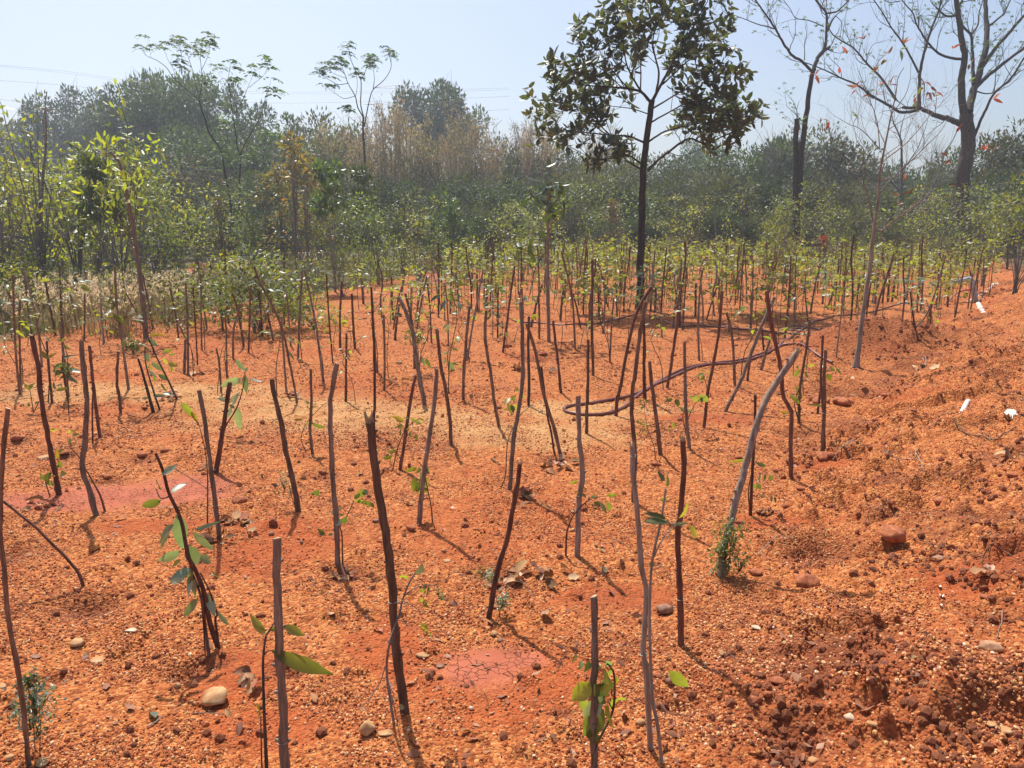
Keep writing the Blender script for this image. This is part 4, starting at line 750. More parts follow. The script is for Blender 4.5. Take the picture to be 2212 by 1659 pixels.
sapling('3', [([(435, 600), (390, 480), (430, 360), (500, 270), (585, 190)], 8)], [(470, 340, 580, 400, 'leaf_mid', .5), (410, 320, 325, 320, 'leaf_yellow', .3), (440, 340, 430, 370, 'leaf_light', .5), (460, 190, 420, 165, 'leaf_light', .5), (480, 210, 510, 220, 'leaf_yellow', .5), (585, 190, 600, 180, 'leaf_grey', .5)], 'curved thin sapling with half-yellow leaves beside the short sand stake', seed=28)
sapling('5', [([('3', 2050, 880), (-20, 780), (0, 500), (90, 300), (180, 215)], 10)], [(30, 200, 50, 260, 'leaf_mid', .6), (0, 190, 40, 270, 'leaf_light', .6), (60, 190, 40, 260, 'leaf_light', .5), (60, 80, 100, 70, 'leaf_yellow', .7), (30, 120, 60, 170, 'leaf_light', .6), (120, 110, 140, 145, 'leaf_light', .5), (180, 215, 210, 200, 'leaf_grey', .5), (20, 140, -30, 190, 'leaf_light', .6), (0, 230, -40, 240, 'leaf_yellow', .6)], 'thin leaning sapling with a cluster of yellow-green leaves beside knobbly-headed stake', seed=29)
sapling('G', [([(1090, 890), (1080, 820), (1060, 760)], 6)], [(1070, 750, 1010, 760, 'leaf_light', .4), (1070, 760, 1040, 790, 'leaf_light', .5), (1080, 740, 1110, 740, 'leaf_light', .5), (1060, 770, 1060, 810, 'leaf_mid', .4), (1080, 790, 1110, 790, 'leaf_light', .4), (1050, 730, 1070, 725, 'leaf_light', .6), (1080, 900, 1100, 930, 'leaf_mid', .6), (1040, 880, 1090, 940, 'leaf_mid', .5), (1010, 880, 1010, 940, 'leaf_mid', .5), (1000, 890, 960, 900, 'leaf_light', .4)], 'low bright compound-leaved sapling beyond the flat-topped stake', seed=30)
sapling('F', [([(740, 800), (735, 700), (760, 650)], 7), ([(740, 760), (730, 850), (725, 940)], 7)], [(740, 750, 780, 820, 'leaf_grey', .4), (730, 740, 700, 760, 'leaf_grey', .4), (740, 690, 700, 710, 'leaf_grey', .3), (760, 670, 800, 680, 'leaf_light', .5), (760, 650, 780, 625, 'leaf_yellow', .6), (790, 870, 820, 920, 'leaf_grey', .35), (780, 870, 740, 870, 'leaf_mid', .4), (800, 780, 830, 790, 'leaf_light', .3), (740, 670, 730, 640, 'leaf_mid', .5), (760, 760, 800, 770, 'leaf_light', .4), (730, 900, 690, 900, 'leaf_mid', .3)], 'sapling with long grey leaves right of the stout bowed stake', seed=31)
sapling('F', [([(560, 830), (560, 740), (590, 700)], 6)], [(520, 900, 400, 885, 'leaf_yellow', .15), (640, 860, 590, 850, 'leaf_yellow', .3), (600, 870, 560, 890, 'leaf_light', .4), (570, 720, 590, 780, 'leaf_grey', .4), (600, 730, 625, 800, 'leaf_mid', .4), (640, 870, 620, 900, 'leaf_light', .4), (575, 850, 620, 840, 'leaf_yellow', .3)], 'yellow leaf fronds low beside the foot of the stout bowed stake', small=[(510, 600, 60, 90, .04, 'leaf_light'), (560, 600, 45, 60, .04, 'leaf_mid')], seed=32)
# ------------------------------------------------------------------ saplings of the mid and far field
def scr(p):      # where a point falls, for telling left from right
    return p[0]/max(p[1], .1)
LM = [('the sandy patch', flat(700, 880)), ('the hose loop', flat(1280, 885)), ('the hose coil', flat(1740, 730)), ('the big broad-leaved tree', flat(1383, 660)),
      ('the grassy strip', flat(300, 690)), ('the soil mound', flat(1860, 760)), ('the grey pipe', flat(2090, 650)), ('the pink silt pan', flat(210, 1070)), ('the heap of dug earth', flat(930, 610)),
      ('the knobbly-headed stake', flat(1112, 930)), ('the pale block of stone', flat(650, 785)), ('the long hose run', flat(1500, 720)), ('the jagged-topped stake', flat(870, 1530))]
ORD = ['leftmost', 'second', 'third', 'fourth', 'fifth', 'sixth', 'seventh', 'eighth', 'ninth', 'tenth', 'eleventh', 'twelfth', 'thirteenth', 'fourteenth', 'fifteenth']
def relation(p):
    best = min(LM, key=lambda l: math.hypot(p[0]-l[1][0], p[1]-l[1][1])); dx, dy = p[0]-best[1][0], p[1]-best[1][1]
    if abs(dy) > abs(dx)*.9: return ('beyond ' if dy > 0 else 'in front of ') + best[0]
    return ('right of ' if dx > 0 else 'left of ') + best[0]
def autolabel(items, group_of=None):
    """items: (object, description, point)"""
    g = {}
    for o, d, p in items: g.setdefault(f'{d} {relation(p)}', []).append((scr(p), o))
    for d, L in g.items():
        L.sort(key=lambda q: q[0])
        for j, (_, o) in enumerate(L):
            o['label'] = d if len(L) == 1 else (d + ', ' + (ORD[j] + (' from the left' if j else ' of them')) if j < len(ORD) else d)
items = []
for o, l, t in MIDTH:
    ob, ot = toO(t, *l[0]), toO(t, *l[-1]); dx = ot[0]-ob[0]; h = ob[1]-ot[1]
    lean = 'upright' if abs(dx) < .05*h else ('left-leaning' if dx < 0 else 'right-leaning')
    if abs(dx) > .22*h: lean = 'steeply ' + lean
    mt = o.data.materials[0].name; tone = {'stake_bark': 'brown', 'weathered_grey_bark': 'greyish', 'red_brown_bark': 'dark reddish'}[mt]
    items.append((o, f'{tone} {lean} stake', tuple(o.location)))
autolabel(items)
PR = np.random.default_rng(77)
LEAFM = {}
def leaf_mesh(mat, kind):
    k = (mat, kind)
    if k not in LEAFM:
        L, W, dr, tz = {'long': (1, .34, .35, .1), 'broad': (1, .5, .3, .1), 'let': (1, .45, .15, .05), 'round': (1, .75, .2, .1)}[kind]
        rg = np.random.default_rng(len(LEAFM)+3); LEAFM[k] = mesh('leaf', [leaf_shape(L, W, dr, .3, 5, wav=.15, rng=rg, teeth=tz)], M[mat], True)
    return LEAFM[k]
def dir_rot(d, roll=0.):
    return Vector(d).to_track_quat('X', 'Z') @ Matrix.Rotation(roll, 3, 'X').to_quaternion()
PROTO = []
def proto_sapling(seed, h, nl, Ls, mat, kind, spread=1., stem='twig', cluster=False, mats=None):
    rng = np.random.default_rng(seed)
    t = bpy.data.objects.new('sapling', None); t.empty_display_size = .1
    pts = resample(np.array([[0, 0, -.05], [rng.normal()*.02, rng.normal()*.02, h*.35], [rng.normal()*.05, rng.normal()*.04, h*.7], [rng.normal()*.08, rng.normal()*.05, h]]), 9)
    kids = []
    st = tube(pts, np.linspace(.0055, .0022, 9), 5)
    spots = []
    for q in range(nl):
        if cluster: f = .72+.28*rng.random()
        else: f = .35+.65*rng.random()**.7
        j = min(int(f*8), 8); base = pts[j] + (pts[min(j+1, 8)]-pts[j])*(f*8-j if j < 8 else 0)
        a = q*2.4 + rng.random(); up = rng.random()*.9-.25; d = unit(np.array([math.cos(a), math.sin(a), up]))
        tw = (.03 + .10*rng.random())*spread; e = base + d*tw + np.array([0, 0, .01]); st += tube([base, e], [.0018, .0009], 4, False)
        spots.append((e, d))
    c = bpy.data.objects.new('stem', mesh('stem', st, M[stem], True)); c.parent = t; kids.append(c)
    for e, d in spots:
        m_ = mat if not mats or rng.random() > .25 else mats[rng.integers(len(mats))]
        l = bpy.data.objects.new('leaf', leaf_mesh(m_, kind)); l.parent = t; l.location = e
        dd = d + np.array([0, 0, -.35*rng.random()]); s = Ls*(.6+.7*rng.random())
        l.rotation_mode = 'QUATERNION'; l.rotation_quaternion = dir_rot(dd, rng.normal()*.5); l.scale = (s, s, s); kids.append(l)
    PROTO.append((t, kids)); return len(PROTO)-1
def place(ip, loc, rz, s, label, cat, group, tilt=(0, 0)):
    t, kids = PROTO[ip]; o = t.copy(); COL.objects.link(o); o.location = [float(v) for v in loc]; o.rotation_euler = (tilt[0], tilt[1], rz); o.scale = (s, s, s)
    for k in kids: c = k.copy(); c.parent = o; COL.objects.link(c)
    return tag(o, label, cat, group)
pk = [('bright yellow-green', [proto_sapling(1, .62, 13, .085, 'leaf_light', 'long', mats=['leaf_yellow', 'leaf_mid']), proto_sapling(2, .8, 16, .075, 'leaf_light', 'broad', mats=['leaf_mid']), proto_sapling(9, .5, 10, .09, 'leaf_light', 'round', mats=['leaf_mid', 'leaf_yellow'])]),
      ('mid-green', [proto_sapling(3, .72, 14, .09, 'leaf_mid', 'long', mats=['leaf_light', 'leaf_grey']), proto_sapling(4, .9, 16, .08, 'leaf_mid', 'broad', cluster=True, mats=['leaf_light'])]),
      ('silvery dark-green', [proto_sapling(5, .75, 12, .11, 'leaf_grey', 'long'), proto_sapling(6, .95, 15, .10, 'leaf_dark', 'long', mats=['leaf_mid'])]),
      ('sparse nearly leafless', [proto_sapling(7, .55, 4, .06, 'leaf_light', 'let', 1.4, mats=['leaf_yellow']), proto_sapling(8, .8, 5, .07, 'leaf_mid', 'let', 1.3)])]
GS = 'young saplings planted across the red field'
items = []; placed = []
def add_sap(x, y, kind=None, s=None):
    k = PR.choice(4, p=[.42, .28, .14, .16]) if kind is None else kind
    nm, ids = pk[k]; z = hz(x, y); s = (.75+.5*PR.random()) if s is None else s
    o = place(ids[PR.integers(len(ids))], (x, y, z), PR.random()*6.28, s, '', 'sapling', GS, (PR.normal()*.06, PR.normal()*.06))
    items.append((o, f'{nm} sapling', (x, y, z))); placed.append((x, y))
for o, l, t in MIDTH:
    if PR.random() < .8 and len(placed) < 100: add_sap(o.location[0]+PR.normal()*.05, o.location[1]+PR.normal()*.04-.02)
for q in [('B', 790, 880), ('B', 925, 900), ('B', 270, 560), ('A', 480, 720), ('C', 30, 660), ('C', 280, 600), ('C', 800, 640), ('C', 380, 660), ('C', 480, 680), ('C', 1100, 650), ('D', 230, 790), ('D', 400, 640), ('D', 740, 560),
          ('D', 730, 570), ('D', 800, 520), ('C', 575, 640), ('B', 1010, 430), ('B', 940, 480), ('A', 330, 740), ('A', 130, 680), ('D', 170, 820), ('C', 250, 700), ('B', 640, 830)]:
    p = P(*q); add_sap(p[0], p[1])
autolabel(items)
# far field: stakes and saplings standing close together
far_st = []
def far_stake_mesh(seed):
    rng = np.random.default_rng(seed); h = .8+.5*rng.random(); lx, ly = rng.normal()*.09, rng.normal()*.06
    pts = resample(np.array([[0, 0, -.05], [lx*.3+rng.normal()*.015, ly*.3, h*.4], [lx*.6+rng.normal()*.02, ly*.7, h*.75], [lx, ly, h]]), 7)
    return mesh('wooden_stake', tube(pts, np.linspace(.017, .012, 7)*(1+.1*rng.normal(size=7)), 6, True, .15, rng), M[['stake', 'stake_red', 'stake_grey'][seed % 3]], True), lx/h
FST = [far_stake_mesh(i) for i in range(12)]
FSP = []
for sd, (h, m1, L) in enumerate([(.8, 'leaf_light', .10), (.95, 'leaf_mid', .10), (1.1, 'leaf_light', .09), (.7, 'leaf_mid', .11), (.9, 'leaf_grey', .11), (1.2, 'leaf_light', .10)]):
    rng = np.random.default_rng(sd+50); pts = resample(np.array([[0, 0, -.05], [rng.normal()*.03, 0, h*.5], [rng.normal()*.07, rng.normal()*.05, h]]), 6)
    n = 62; f = .35+.65*rng.random(n)**.8; base = pts[np.minimum((f*5).astype(int), 5)]; a = rng.random(n)*6.28
    d = np.stack([np.cos(a), np.sin(a), rng.random(n)*.8-.3], 1); C = base + d*(.03+.14*rng.random((n, 1)))
    FSP.append((mesh('stem', tube(pts, np.linspace(.007, .003, 6), 4), M['twig'], True), mesh('foliage', [quads_leaves(C, L*(.6+.8*rng.random(n)), rng, .42, .2, d)], M[m1])))
it1, it2 = [], []
k = 0; tries = 0
while k < 322 and tries < 12000:
    tries += 1
    y = 11.5*(44/11.5)**(PR.random()**.85); x = (PR.random()*2-1)*.72*y
    xo = x/y
    if xo < -.06 and PR.random() < .55: continue
    if y > field_end(x)-.2 or x > np.interp(y, *BX)+.1: continue
    if math.hypot(x-flat(1383, 660)[0], y-flat(1383, 660)[1]) < .5: continue
    z = hz(x, y); k += 1
    if k % 9 < 4 and len(it1) < 140:
        me, ln = FST[PR.integers(12)]; o = link('wooden_stake', me, loc=(x, y, z)); s = .85+.35*PR.random(); o.scale = (s, s, s); o.rotation_euler[2] = PR.choice([0, .3, -.3, 3.14, 2.9])
        tag(o, '', 'stake', 'wooden stakes in the crowded far field'); it1.append((o, 'thin far stake' if s < 1.03 else 'tall far stake', (x, y, z)))
    elif len(it2) < 182:
        st, fo = FSP[PR.integers(6)]; o = thing('sapling', '', 'sapling', (x, y, z), 'leafy saplings of the crowded far field', PR.random()*6.28, .8+.4*PR.random())
        a = link('stem', st, o); b = link('foliage', fo, o, kind='stuff'); it2.append((o, 'small leafy far sapling' if st.name.endswith('0') else 'leafy far sapling', (x, y, z)))
def arealabel(items):
    g = {}
    for o, d, p in items: g.setdefault(f'{d} {relation(p)}', []).append((p[1], scr(p), o))
    for d, L in g.items():
        n = max(1, len(L)//12+1); L.sort(key=lambda q: q[0]); rows = np.array_split(np.arange(len(L)), n)
        nmr = ['nearest row', 'second row', 'third row', 'fourth row', 'fifth row', 'sixth row', 'seventh row', 'farthest row']
        for ri, r in enumerate(rows):
            rr = sorted((L[i] for i in r), key=lambda q: q[1])
            for j, (_, _, o) in enumerate(rr):
                o['label'] = d + (', ' + (nmr[min(ri, 7)] + ', ' if n > 1 else '') + ORD[min(j, 14)] + ('' if j == 0 else ' from left') if len(L) > 1 else '')
arealabel(it1); arealabel(it2)
# the rest of the crowd, farther back and between, past counting
CW = np.random.default_rng(404); stp, lf1, lf2, k = [], [], [], 0
for _ in range(6000):
    if k >= 620: break
    y = 15*(45/15)**(CW.random()**.75); x = (CW.random()*2-1)*.72*y
    if (x/y < -.08 and CW.random() < .8) or y > field_end(x)-.1 or x > np.interp(y, *BX)+.3 or math.hypot(x-flat(1383, 660)[0], y-flat(1383, 660)[1]) < .6: continue
    z = hz(x, y); k += 1; h = .8+.6*CW.random(); lx, ly = CW.normal()*.08, CW.normal()*.06; leafy = CW.random() < .72
    pts = np.array([[x, y, z-.03], [x+lx*.4, y+ly*.4, z+h*.5], [x+lx, y+ly, z+h]]); stp += tube(pts, [.007, .006, .003] if leafy else [.016, .014, .012], 4, not leafy)
    if leafy:
        n = 30 + int(26*CW.random()); f = .35+.68*CW.random(n)**.8; a = CW.random(n)*6.28; d = np.stack([np.cos(a), np.sin(a), CW.random(n)*.8-.3], 1)
        C = np.stack([np.interp(f, [0, .5, 1.05], pts[:, i]) for i in range(3)], 1) + d*(.03+.15*CW.random((n, 1))); v = quads_leaves(C, .105*(.6+.8*CW.random(n)), CW, .42, .2, d); (lf1 if CW.random() < .62 else lf2).append(v)
link('sapling_stem_crowd', mesh('sapling_stem_crowd', stp, M['stake_red'], True), kind='stuff')
link('sapling_leaf_crowd', mesh('sapling_leaf_crowd', lf1, M['leaf_light']), kind='stuff'); link('sapling_leaf_crowd', mesh('sapling_leaf_crowd', lf2, M['leaf_mid']), kind='stuff')

# ------------------------------------------------------------------ trees and shrubs: growth helpers
def grow(start, d, L, r, lev, rng, out, tips, up=.1, ang=.6, shr=.68, kids=(2, 4), wig=.16, kn=4):
    pts = [np.array(start, float)]; d = unit(d)
    for i in range(kn):
        d = unit(d + rng.normal(size=3)*wig + np.array([0, 0, up*.5])); pts.append(pts[-1] + d*L/kn)
    pts = np.array(pts); out.append((pts, np.linspace(r, r*.6, kn+1)))
    if lev <= 0: tips.append((pts[-1], d)); return
    nk = rng.integers(kids[0], kids[1]+1)
    for q in range(nk):
        f = 1. if q == 0 else .35+.6*rng.random(); j = min(int(f*kn), kn); b = pts[j]
        a = unit(np.cross(d, rng.normal(size=3))); th = ang*(.5 if q == 0 else .7+.6*rng.random())
        nd = d*math.cos(th) + a*math.sin(th)
        grow(b, nd, L*shr*(.8+.4*rng.random()), r*(.62 if q == 0 else .48), lev-1, rng, out, tips, up, ang, shr, kids, wig, max(2, kn-1))
def branches_mesh(name, out, mat, k=5):
    parts = []
    for pts, rad in out: parts += tube(pts, rad, k if rad[0] > .02 else (4 if rad[0] > .006 else 3), False)
    return mesh(name, parts, mat, True)
def bush_proto(seed, R, H, n, L, mat, trunk_h=.3, lobes=14, shape='round', twig=True, mat2=None, dens=1.):
    """a shrub or tree crown as many small leaves gathered in uneven clumps round a branching frame"""
    rng = np.random.default_rng(seed); c0 = H*(.5+trunk_h*.5); rz = H*(1-trunk_h)*.5
    cl = []; out = []
    while len(cl) < lobes:
        u = rng.normal(size=3); u = unit(u); 
        if u[2] < -.55: continue
        rr = (.45+.55*rng.random()**.6)
        if shape == 'cone': z = rng.random(); rad = (1-z)**.7*rr; c = np.array([u[0]*R*rad, u[1]*R*rad, H*(trunk_h+(1-trunk_h)*z)])
        elif shape == 'col': c = np.array([u[0]*R*rr, u[1]*R*rr, H*(trunk_h+(1-trunk_h)*rng.random())])
        else: c = np.array([u[0]*R*rr, u[1]*R*rr, c0+u[2]*rz*rr])
        cl.append(c)
    cl = np.array(cl); cr = R*(.22+.26*rng.random(lobes)) if shape != 'col' else R*(.3+.3*rng.random(lobes))
    for c in cl:
        m = np.array([c[0]*.25, c[1]*.25, max(c[2]*.45, H*trunk_h*.7)])
        out.append((resample(np.array([[rng.normal()*.03*R, rng.normal()*.03*R, 0], m, c]), 5), np.linspace(.022, .006, 5)*H/2.5*.6))
        if twig:
            for _ in range(3): e = c + rng.normal(size=3)*R*.25; out.append((np.array([c, (c+e)/2+rng.normal(size=3)*.04*R, e]), np.array([.006, .004, .002])*H/2.5))
    w = cr**2; idx = rng.choice(lobes, n, p=w/w.sum()); u = unit(rng.normal(size=(n, 3)))
    rr = (rng.random(n)**.45)[:, None]*cr[idx][:, None]; C = cl[idx] + u*rr*np.array([1.1, 1.1, .8])
    C[:, 2] = np.maximum(C[:, 2], .03)
    fol = mesh('crown', [quads_leaves(C, L*(.55+.9*rng.random(n)), rng, .5, .25, unit(u*.8+np.array([0, 0, .2])))], M[mat])
    return branches_mesh('branches', out, M['trunk_grey'], 4), fol
def plant(name, protos, x, y, rz, s, label, cat, group=None, z=None, names=('branches', 'crown')):
    t = thing(name, label, cat, (x, y, hz(x, y) - .02 if z is None else z), group, rz, s)
    for nm, me in zip(names, protos):
        o = link(nm, me, t)
        if nm in ('crown', 'foliage'): o['kind'] = 'stuff'
    return t
def atO(px, Y): return (px-1106)/1671.*(Y*math.cos(PITCH)+.15)     # world x below a picture column at depth Y, roughly
def htop(py, Y):                                                       # height whose top meets row py at depth Y
    d = ray(1106, py); return CAM_Z + d[2]/d[1]*Y
# ------------------------------------------------------------------ the wood behind the field
BUSH = {}
BUSH['far'] = [bush_proto(100+i, 1.45, 2.5, 7000, .095, 'leaf_far', .02, 22) for i in range(3)]
BUSH['olive'] = [bush_proto(110+i, 1.45, 2.5, 6500, .095, 'leaf_olive', .02, 22) for i in range(2)]
BUSH['tall'] = [bush_proto(120+i, 1.5, 4.4, 5600, .125, 'leaf_euc', .38, 17) for i in range(3)]
BUSH['cone'] = [bush_proto(130, .8, 3.0, 3600, .10, 'leaf_far', .1, 16, 'cone')]
BUSH['dark'] = [bush_proto(140+i, .8, 2.6, 1500, .11, 'leaf_dark', .12, 14, 'cone') for i in range(2)]
BUSH['young'] = [bush_proto(150+i, .75, 3.0, 420, .105, 'leaf_light', .22, 16, 'col') for i in range(3)]
BUSH['youngmid'] = [bush_proto(160+i, .7, 3.0, 620, .10, 'leaf_mid', .2, 16, 'col') for i in range(3)]
BUSH['rust'] = [bush_proto(170+i, .65, 3.0, 560, .10, 'leaf_rust', .25, 18, 'cone') for i in range(2)]
BUSH['scrub'] = [bush_proto(180+i, .8, 1.2, 900, .07, ['leaf_mid', 'leaf_olive', 'leaf_light'][i], .05, 12) for i in range(3)]
BUSH['droop'] = [bush_proto(190, .6, 3.0, 620, .17, 'leaf_dark', .42, 9)]
BUSH['thin'] = [bush_proto(195+i, .5, 3.0, 150, .09, ['leaf_mid', 'leaf_light'][i], .3, 12, 'col') for i in range(2)]
PH = {'far': 2.5, 'olive': 2.5, 'tall': 4.4, 'cone': 3., 'dark': 2.6, 'young': 3., 'youngmid': 3., 'rust': 3., 'scrub': 1.2, 'droop': 3., 'thin': 3.}
PW = {'far': 3.4, 'olive': 3.4, 'tall': 3.6, 'cone': 1.9, 'dark': 2.0, 'young': 1.9, 'youngmid': 1.8, 'rust': 1.6, 'scrub': 2.0, 'droop': 1.5, 'thin': 1.2}
def bamboo_proto(seed):
    rng = np.random.default_rng(seed); out = []; C = []
    for q in range(15):
        a = rng.random()*6.28; ln = .15+.45*rng.random(); h = 3.2+1.4*rng.random(); b = np.array([math.cos(a), math.sin(a), 0])*.25
        pts = resample(np.array([b, b*1.6+[0, 0, h*.5], b + np.array([math.cos(a), math.sin(a), 0])*ln*1.4 + [0, 0, h*.88], b + np.array([math.cos(a), math.sin(a), 0])*ln*2.5+[0, 0, h*.97]]), 9)
        out.append((pts, np.linspace(.030, .008, 9)))
        for f in rng.random(19)**.7:
            j = int(1+f*7); p0 = pts[j]; d = unit(rng.normal(size=3)+[0, 0, .6]); L = .25+.4*rng.random(); out.append((np.array([p0, p0+d*L*.6, p0+d*L+[0, 0, -.05]]), np.array([.005, .004, .002])))
            C.append(p0 + d*L*rng.random((12, 1)) + rng.normal(size=(12, 3))*.07)
    C = np.concatenate(C); C = np.concatenate([C, C+rng.normal(size=C.shape)*.06])[:3400]
    return branches_mesh('canes', out, M['trunk_pale'], 4), mesh('foliage', [quads_leaves(C, .105*(.6+.8*rng.random(len(C))), rng, .34, .5)], M['leaf_bamboo'])
BAM = [bamboo_proto(7), bamboo_proto(8)]
def bare_proto(seed, H=4., leafy=None, n=0, ang=.5, lev=5):
    rng = np.random.default_rng(seed); out = []; tips = []
    grow((0, 0, 0), (0, 0, 1), H*.34, H*.016, lev, rng, out, tips, .12, ang, .74, (2, 3), .1, 4)
    return branches_mesh('branches', out, M['trunk_grey'], 4)
BARE = [bare_proto(21), bare_proto(22)]
WLM = [('the left edge of the wood', 60), ('the feathery tree group', 480), ('the lone feathery tree', 790), ('the dry bamboo', 880), ('the round-headed tall tree', 935), ('the big broad-leaved tree', 1383),
       ('the broken-topped tree', 1715), ('the slender bare tree', 1870), ('the giant many-stemmed tree', 2085)]
witems = []
WR = np.random.default_rng(31)
def W(kind, px, Y, top, wpx=None, word=None, cat=None, name=None, label=None, lab_extra=''):
    z0 = hz(atO(px, Y), Y); H = max(.4, htop(top, Y)-z0)*((1.10 if kind == 'tall' else .92) if wpx else .97); sh = H/PH[kind]
    w = max((wpx/1671.*Y)/PW[kind], (.72 if kind in ('far', 'olive') else .6)*sh) if wpx else sh*(.9+.2*WR.random())
    pr = BUSH[kind][WR.integers(len(BUSH[kind]))]
    tree = PH[kind] > 2.9 or H > 3.2
    o = plant(name or ('tree' if tree else 'bush'), pr, atO(px, Y), Y, WR.random()*6.28, (w, w, sh), label or '', cat or ('tree' if tree else 'bush'), 'trees and bushes of the wood behind the field')
    if not label:
        wd = word or {'far': 'dark green bushy', 'olive': 'olive-brown bushy', 'tall': 'tall grey-green', 'cone': 'dark pointed', 'dark': 'glossy very dark', 'young': 'young yellow-green', 'youngmid': 'young green', 'rust': 'rusty-leaved young', 'scrub': 'low scrubby', 'droop': 'droopy dark-leaved', 'thin': 'thin sparse'}[kind]
        dist = 'near ' if Y < 24 and not word else ('far ' if Y > 48 else '')
        b = min(WLM, key=lambda l: abs(l[1]-px)); side = 'below ' if abs(b[1]-px) < 25 else ('left of ' if px < b[1] else 'right of ')
        witems.append((o, f'{dist}{wd} {"tree" if tree else "bush"} {side}{b[0]}', px))
    return o
# far skyline
for px, Y, top, w in ((60, 88, 262, 190), (150, 84, 215, 120), (215, 86, 222, 110), (250, 82, 240, 90), (20, 80, 255, 150)): W('tall', px, Y, top, w)
for px, Y, top, w in ((345, 62, 185, 140), (400, 60, 152, 150), (455, 63, 185, 150), (545, 66, 210, 150), (300, 64, 215, 90)): W('tall', px, Y, top, w)
W('tall', 928, 78, 181, 112, label='round-headed tall dark tree rising from the dry bamboo'); W('tall', 978, 80, 205, 70)
W('cone', 642, 58, 212, 82, label='dark pointed tree alone on the skyline between the feathery trees')
for px, Y, top, w in ((130, 58, 300, 230), (260, 56, 290, 190), (400, 50, 235, 200), (500, 51, 232, 190), (580, 50, 255, 130), (720, 56, 232, 110), (690, 50, 285, 120), (640, 49, 300, 110), (780, 54, 262, 130), (1080, 58, 285, 120), (1150, 55, 275, 130),
                      (1220, 57, 300, 130), (1010, 54, 300, 130), (900, 52, 290, 130), (1295, 56, 300, 130), (1340, 60, 290, 120), (1480, 55, 310, 130), (1560, 54, 320, 120), (1630, 52, 255, 130), (1700, 53, 245, 130), (1770, 52, 262, 120), (1850, 55, 322, 130),
                      (1930, 56, 330, 120), (2000, 54, 335, 130), (2110, 46, 262, 160), (2190, 44, 235, 190), (2290, 45, 230, 190), (2420, 45, 260, 200), (-60, 52, 290, 220), (-200, 52, 300, 240)):
    W('far' if (px//10) % 3 else 'olive', px, Y, top, w*1.1)
for px, Y, top, w in ((-150, 42, 360, 240), (0, 42, 352, 220), (90, 40, 365, 180), (210, 41, 360, 200), (330, 40, 342, 160), (430, 41, 330, 190), (540, 40, 345, 180), (640, 41, 360, 170), (735, 40, 348, 150), (820, 40, 360, 160), (905, 41, 350, 170), (1000, 40, 352, 170),
                      (1085, 41, 355, 160), (1165, 40, 348, 150), (1250, 41, 342, 160), (1330, 40, 352, 150), (1400, 41, 360, 150), (1475, 40, 362, 150), (1550, 41, 345, 150), (1625, 40, 350, 150), (1700, 41, 355, 150), (1775, 40, 362, 150), (1850, 41, 372, 150), (1925, 40, 380, 150),
                      (2000, 41, 372, 150), (2080, 40, 385, 150), (2160, 39, 340, 180), (2260, 38, 330, 200), (2380, 38, 330, 200)):
    W('olive' if (px//10) % 2 else 'far', px, Y, top, w*1.15)
for px, Y, top in ((820, 50, 235), (790, 47, 268), (850, 49, 205), (885, 50, 215), (905, 52, 262), (1000, 50, 228), (1030, 52, 242), (1058, 50, 262), (720, 50, 255), (1130, 54, 250), (1155, 52, 238), (1185, 54, 262), (760, 52, 262), (940, 50, 288), (985, 49, 275), (1290, 53, 262)):
    H = htop(top, Y); s = H/4.4; o = plant('bamboo_clump', BAM[WR.integers(2)], atO(px, Y), Y, WR.random()*6.28, (s*.5, s*.5, s), '', 'bamboo', 'dry bamboo clumps behind the field', names=('canes', 'foliage'))
    b = min(WLM, key=lambda l: abs(l[1]-px) if l[0] != 'the dry bamboo' else 999); witems.append((o, f'dry tan bamboo clump {"left of" if px < b[1] else "right of"} {b[0]}', px))
for px, Y, top, i in ((1640, 50, 225, 0), (1600, 52, 262, 1), (2010, 52, 250, 0)):
    H = htop(top, Y); o = thing('bare_tree', '', 'tree', (atO(px, Y), Y, 0), 'trees and bushes of the wood behind the field', WR.random()*6, H/4.1); link('branches', BARE[i], o); witems.append((o, 'leafless fine-twigged tree ' + ('left of the broken-topped tree' if px < 1700 else 'behind the slender bare tree'), px))
for px, Y, top, w in ((1480, 95, 318, 40), (1690, 90, 300, 60)): W('tall', px, Y, top, w, label='tiny hazy far-off tree right of the broad-leaved tree' if px < 1500 else None)
# low thicket closing the foot of the wood
for px in range(-220, 2460, 62):
    Y = 37.5 + 3*WR.random() - (2.5 if px > 1100 else 6); W('olive' if WR.random() < .5 else 'far', px + WR.integers(-15, 15), Y, 452 - WR.integers(0, 34), 120)
# middle ground
for px, Y, top, w in ((975, 24, 375, 100),): W('dark', px, Y, top, w, label='glossy very dark shrub left of the broad-leaved tree at the field edge')
W('dark', 935, 25.5, 425, 85); W('dark', 1030, 25, 440, 75)
for px, Y, top in ((90, 17, 210), (30, 18, 260), (165, 18, 265), (60, 21, 330), (130, 20, 320), (210, 21, 330), (15, 15.5, 360), (350, 22, 355), (425, 23, 385), (100, 24, 380), (180, 25, 385), (250, 24, 395), (310, 24, 400), (-60, 18, 260), (-140, 20, 250)): W('young', px, Y, top)
for px, Y, top in ((260, 17.5, 300), (300, 19, 320), (330, 21, 345), (385, 21, 390), (450, 24, 410), (815, 23, 405), (870, 24, 395), (905, 22, 430), (560, 24, 400), (730, 24, 410), (500, 25, 395), (1080, 26, 420), (1130, 25, 440), (770, 25, 420), (40, 23, 420), (690, 25, 420)): W('youngmid', px, Y, top)
for px, Y, top in ((640, 22, 285), (665, 23, 330), (610, 23, 350), (585, 24, 370), (220, 23, 400), (480, 22, 420), (1320, 30, 430)): W('rust', px, Y, top)
W('droop', 722, 20, 300, 74, label='droopy dark-leaved small tree on a straight pole left of the lone feathery tree'); W('droop', 235, 17, 285, 66); W('droop', 800, 26, 318, 70, word='dark purplish-leaved')
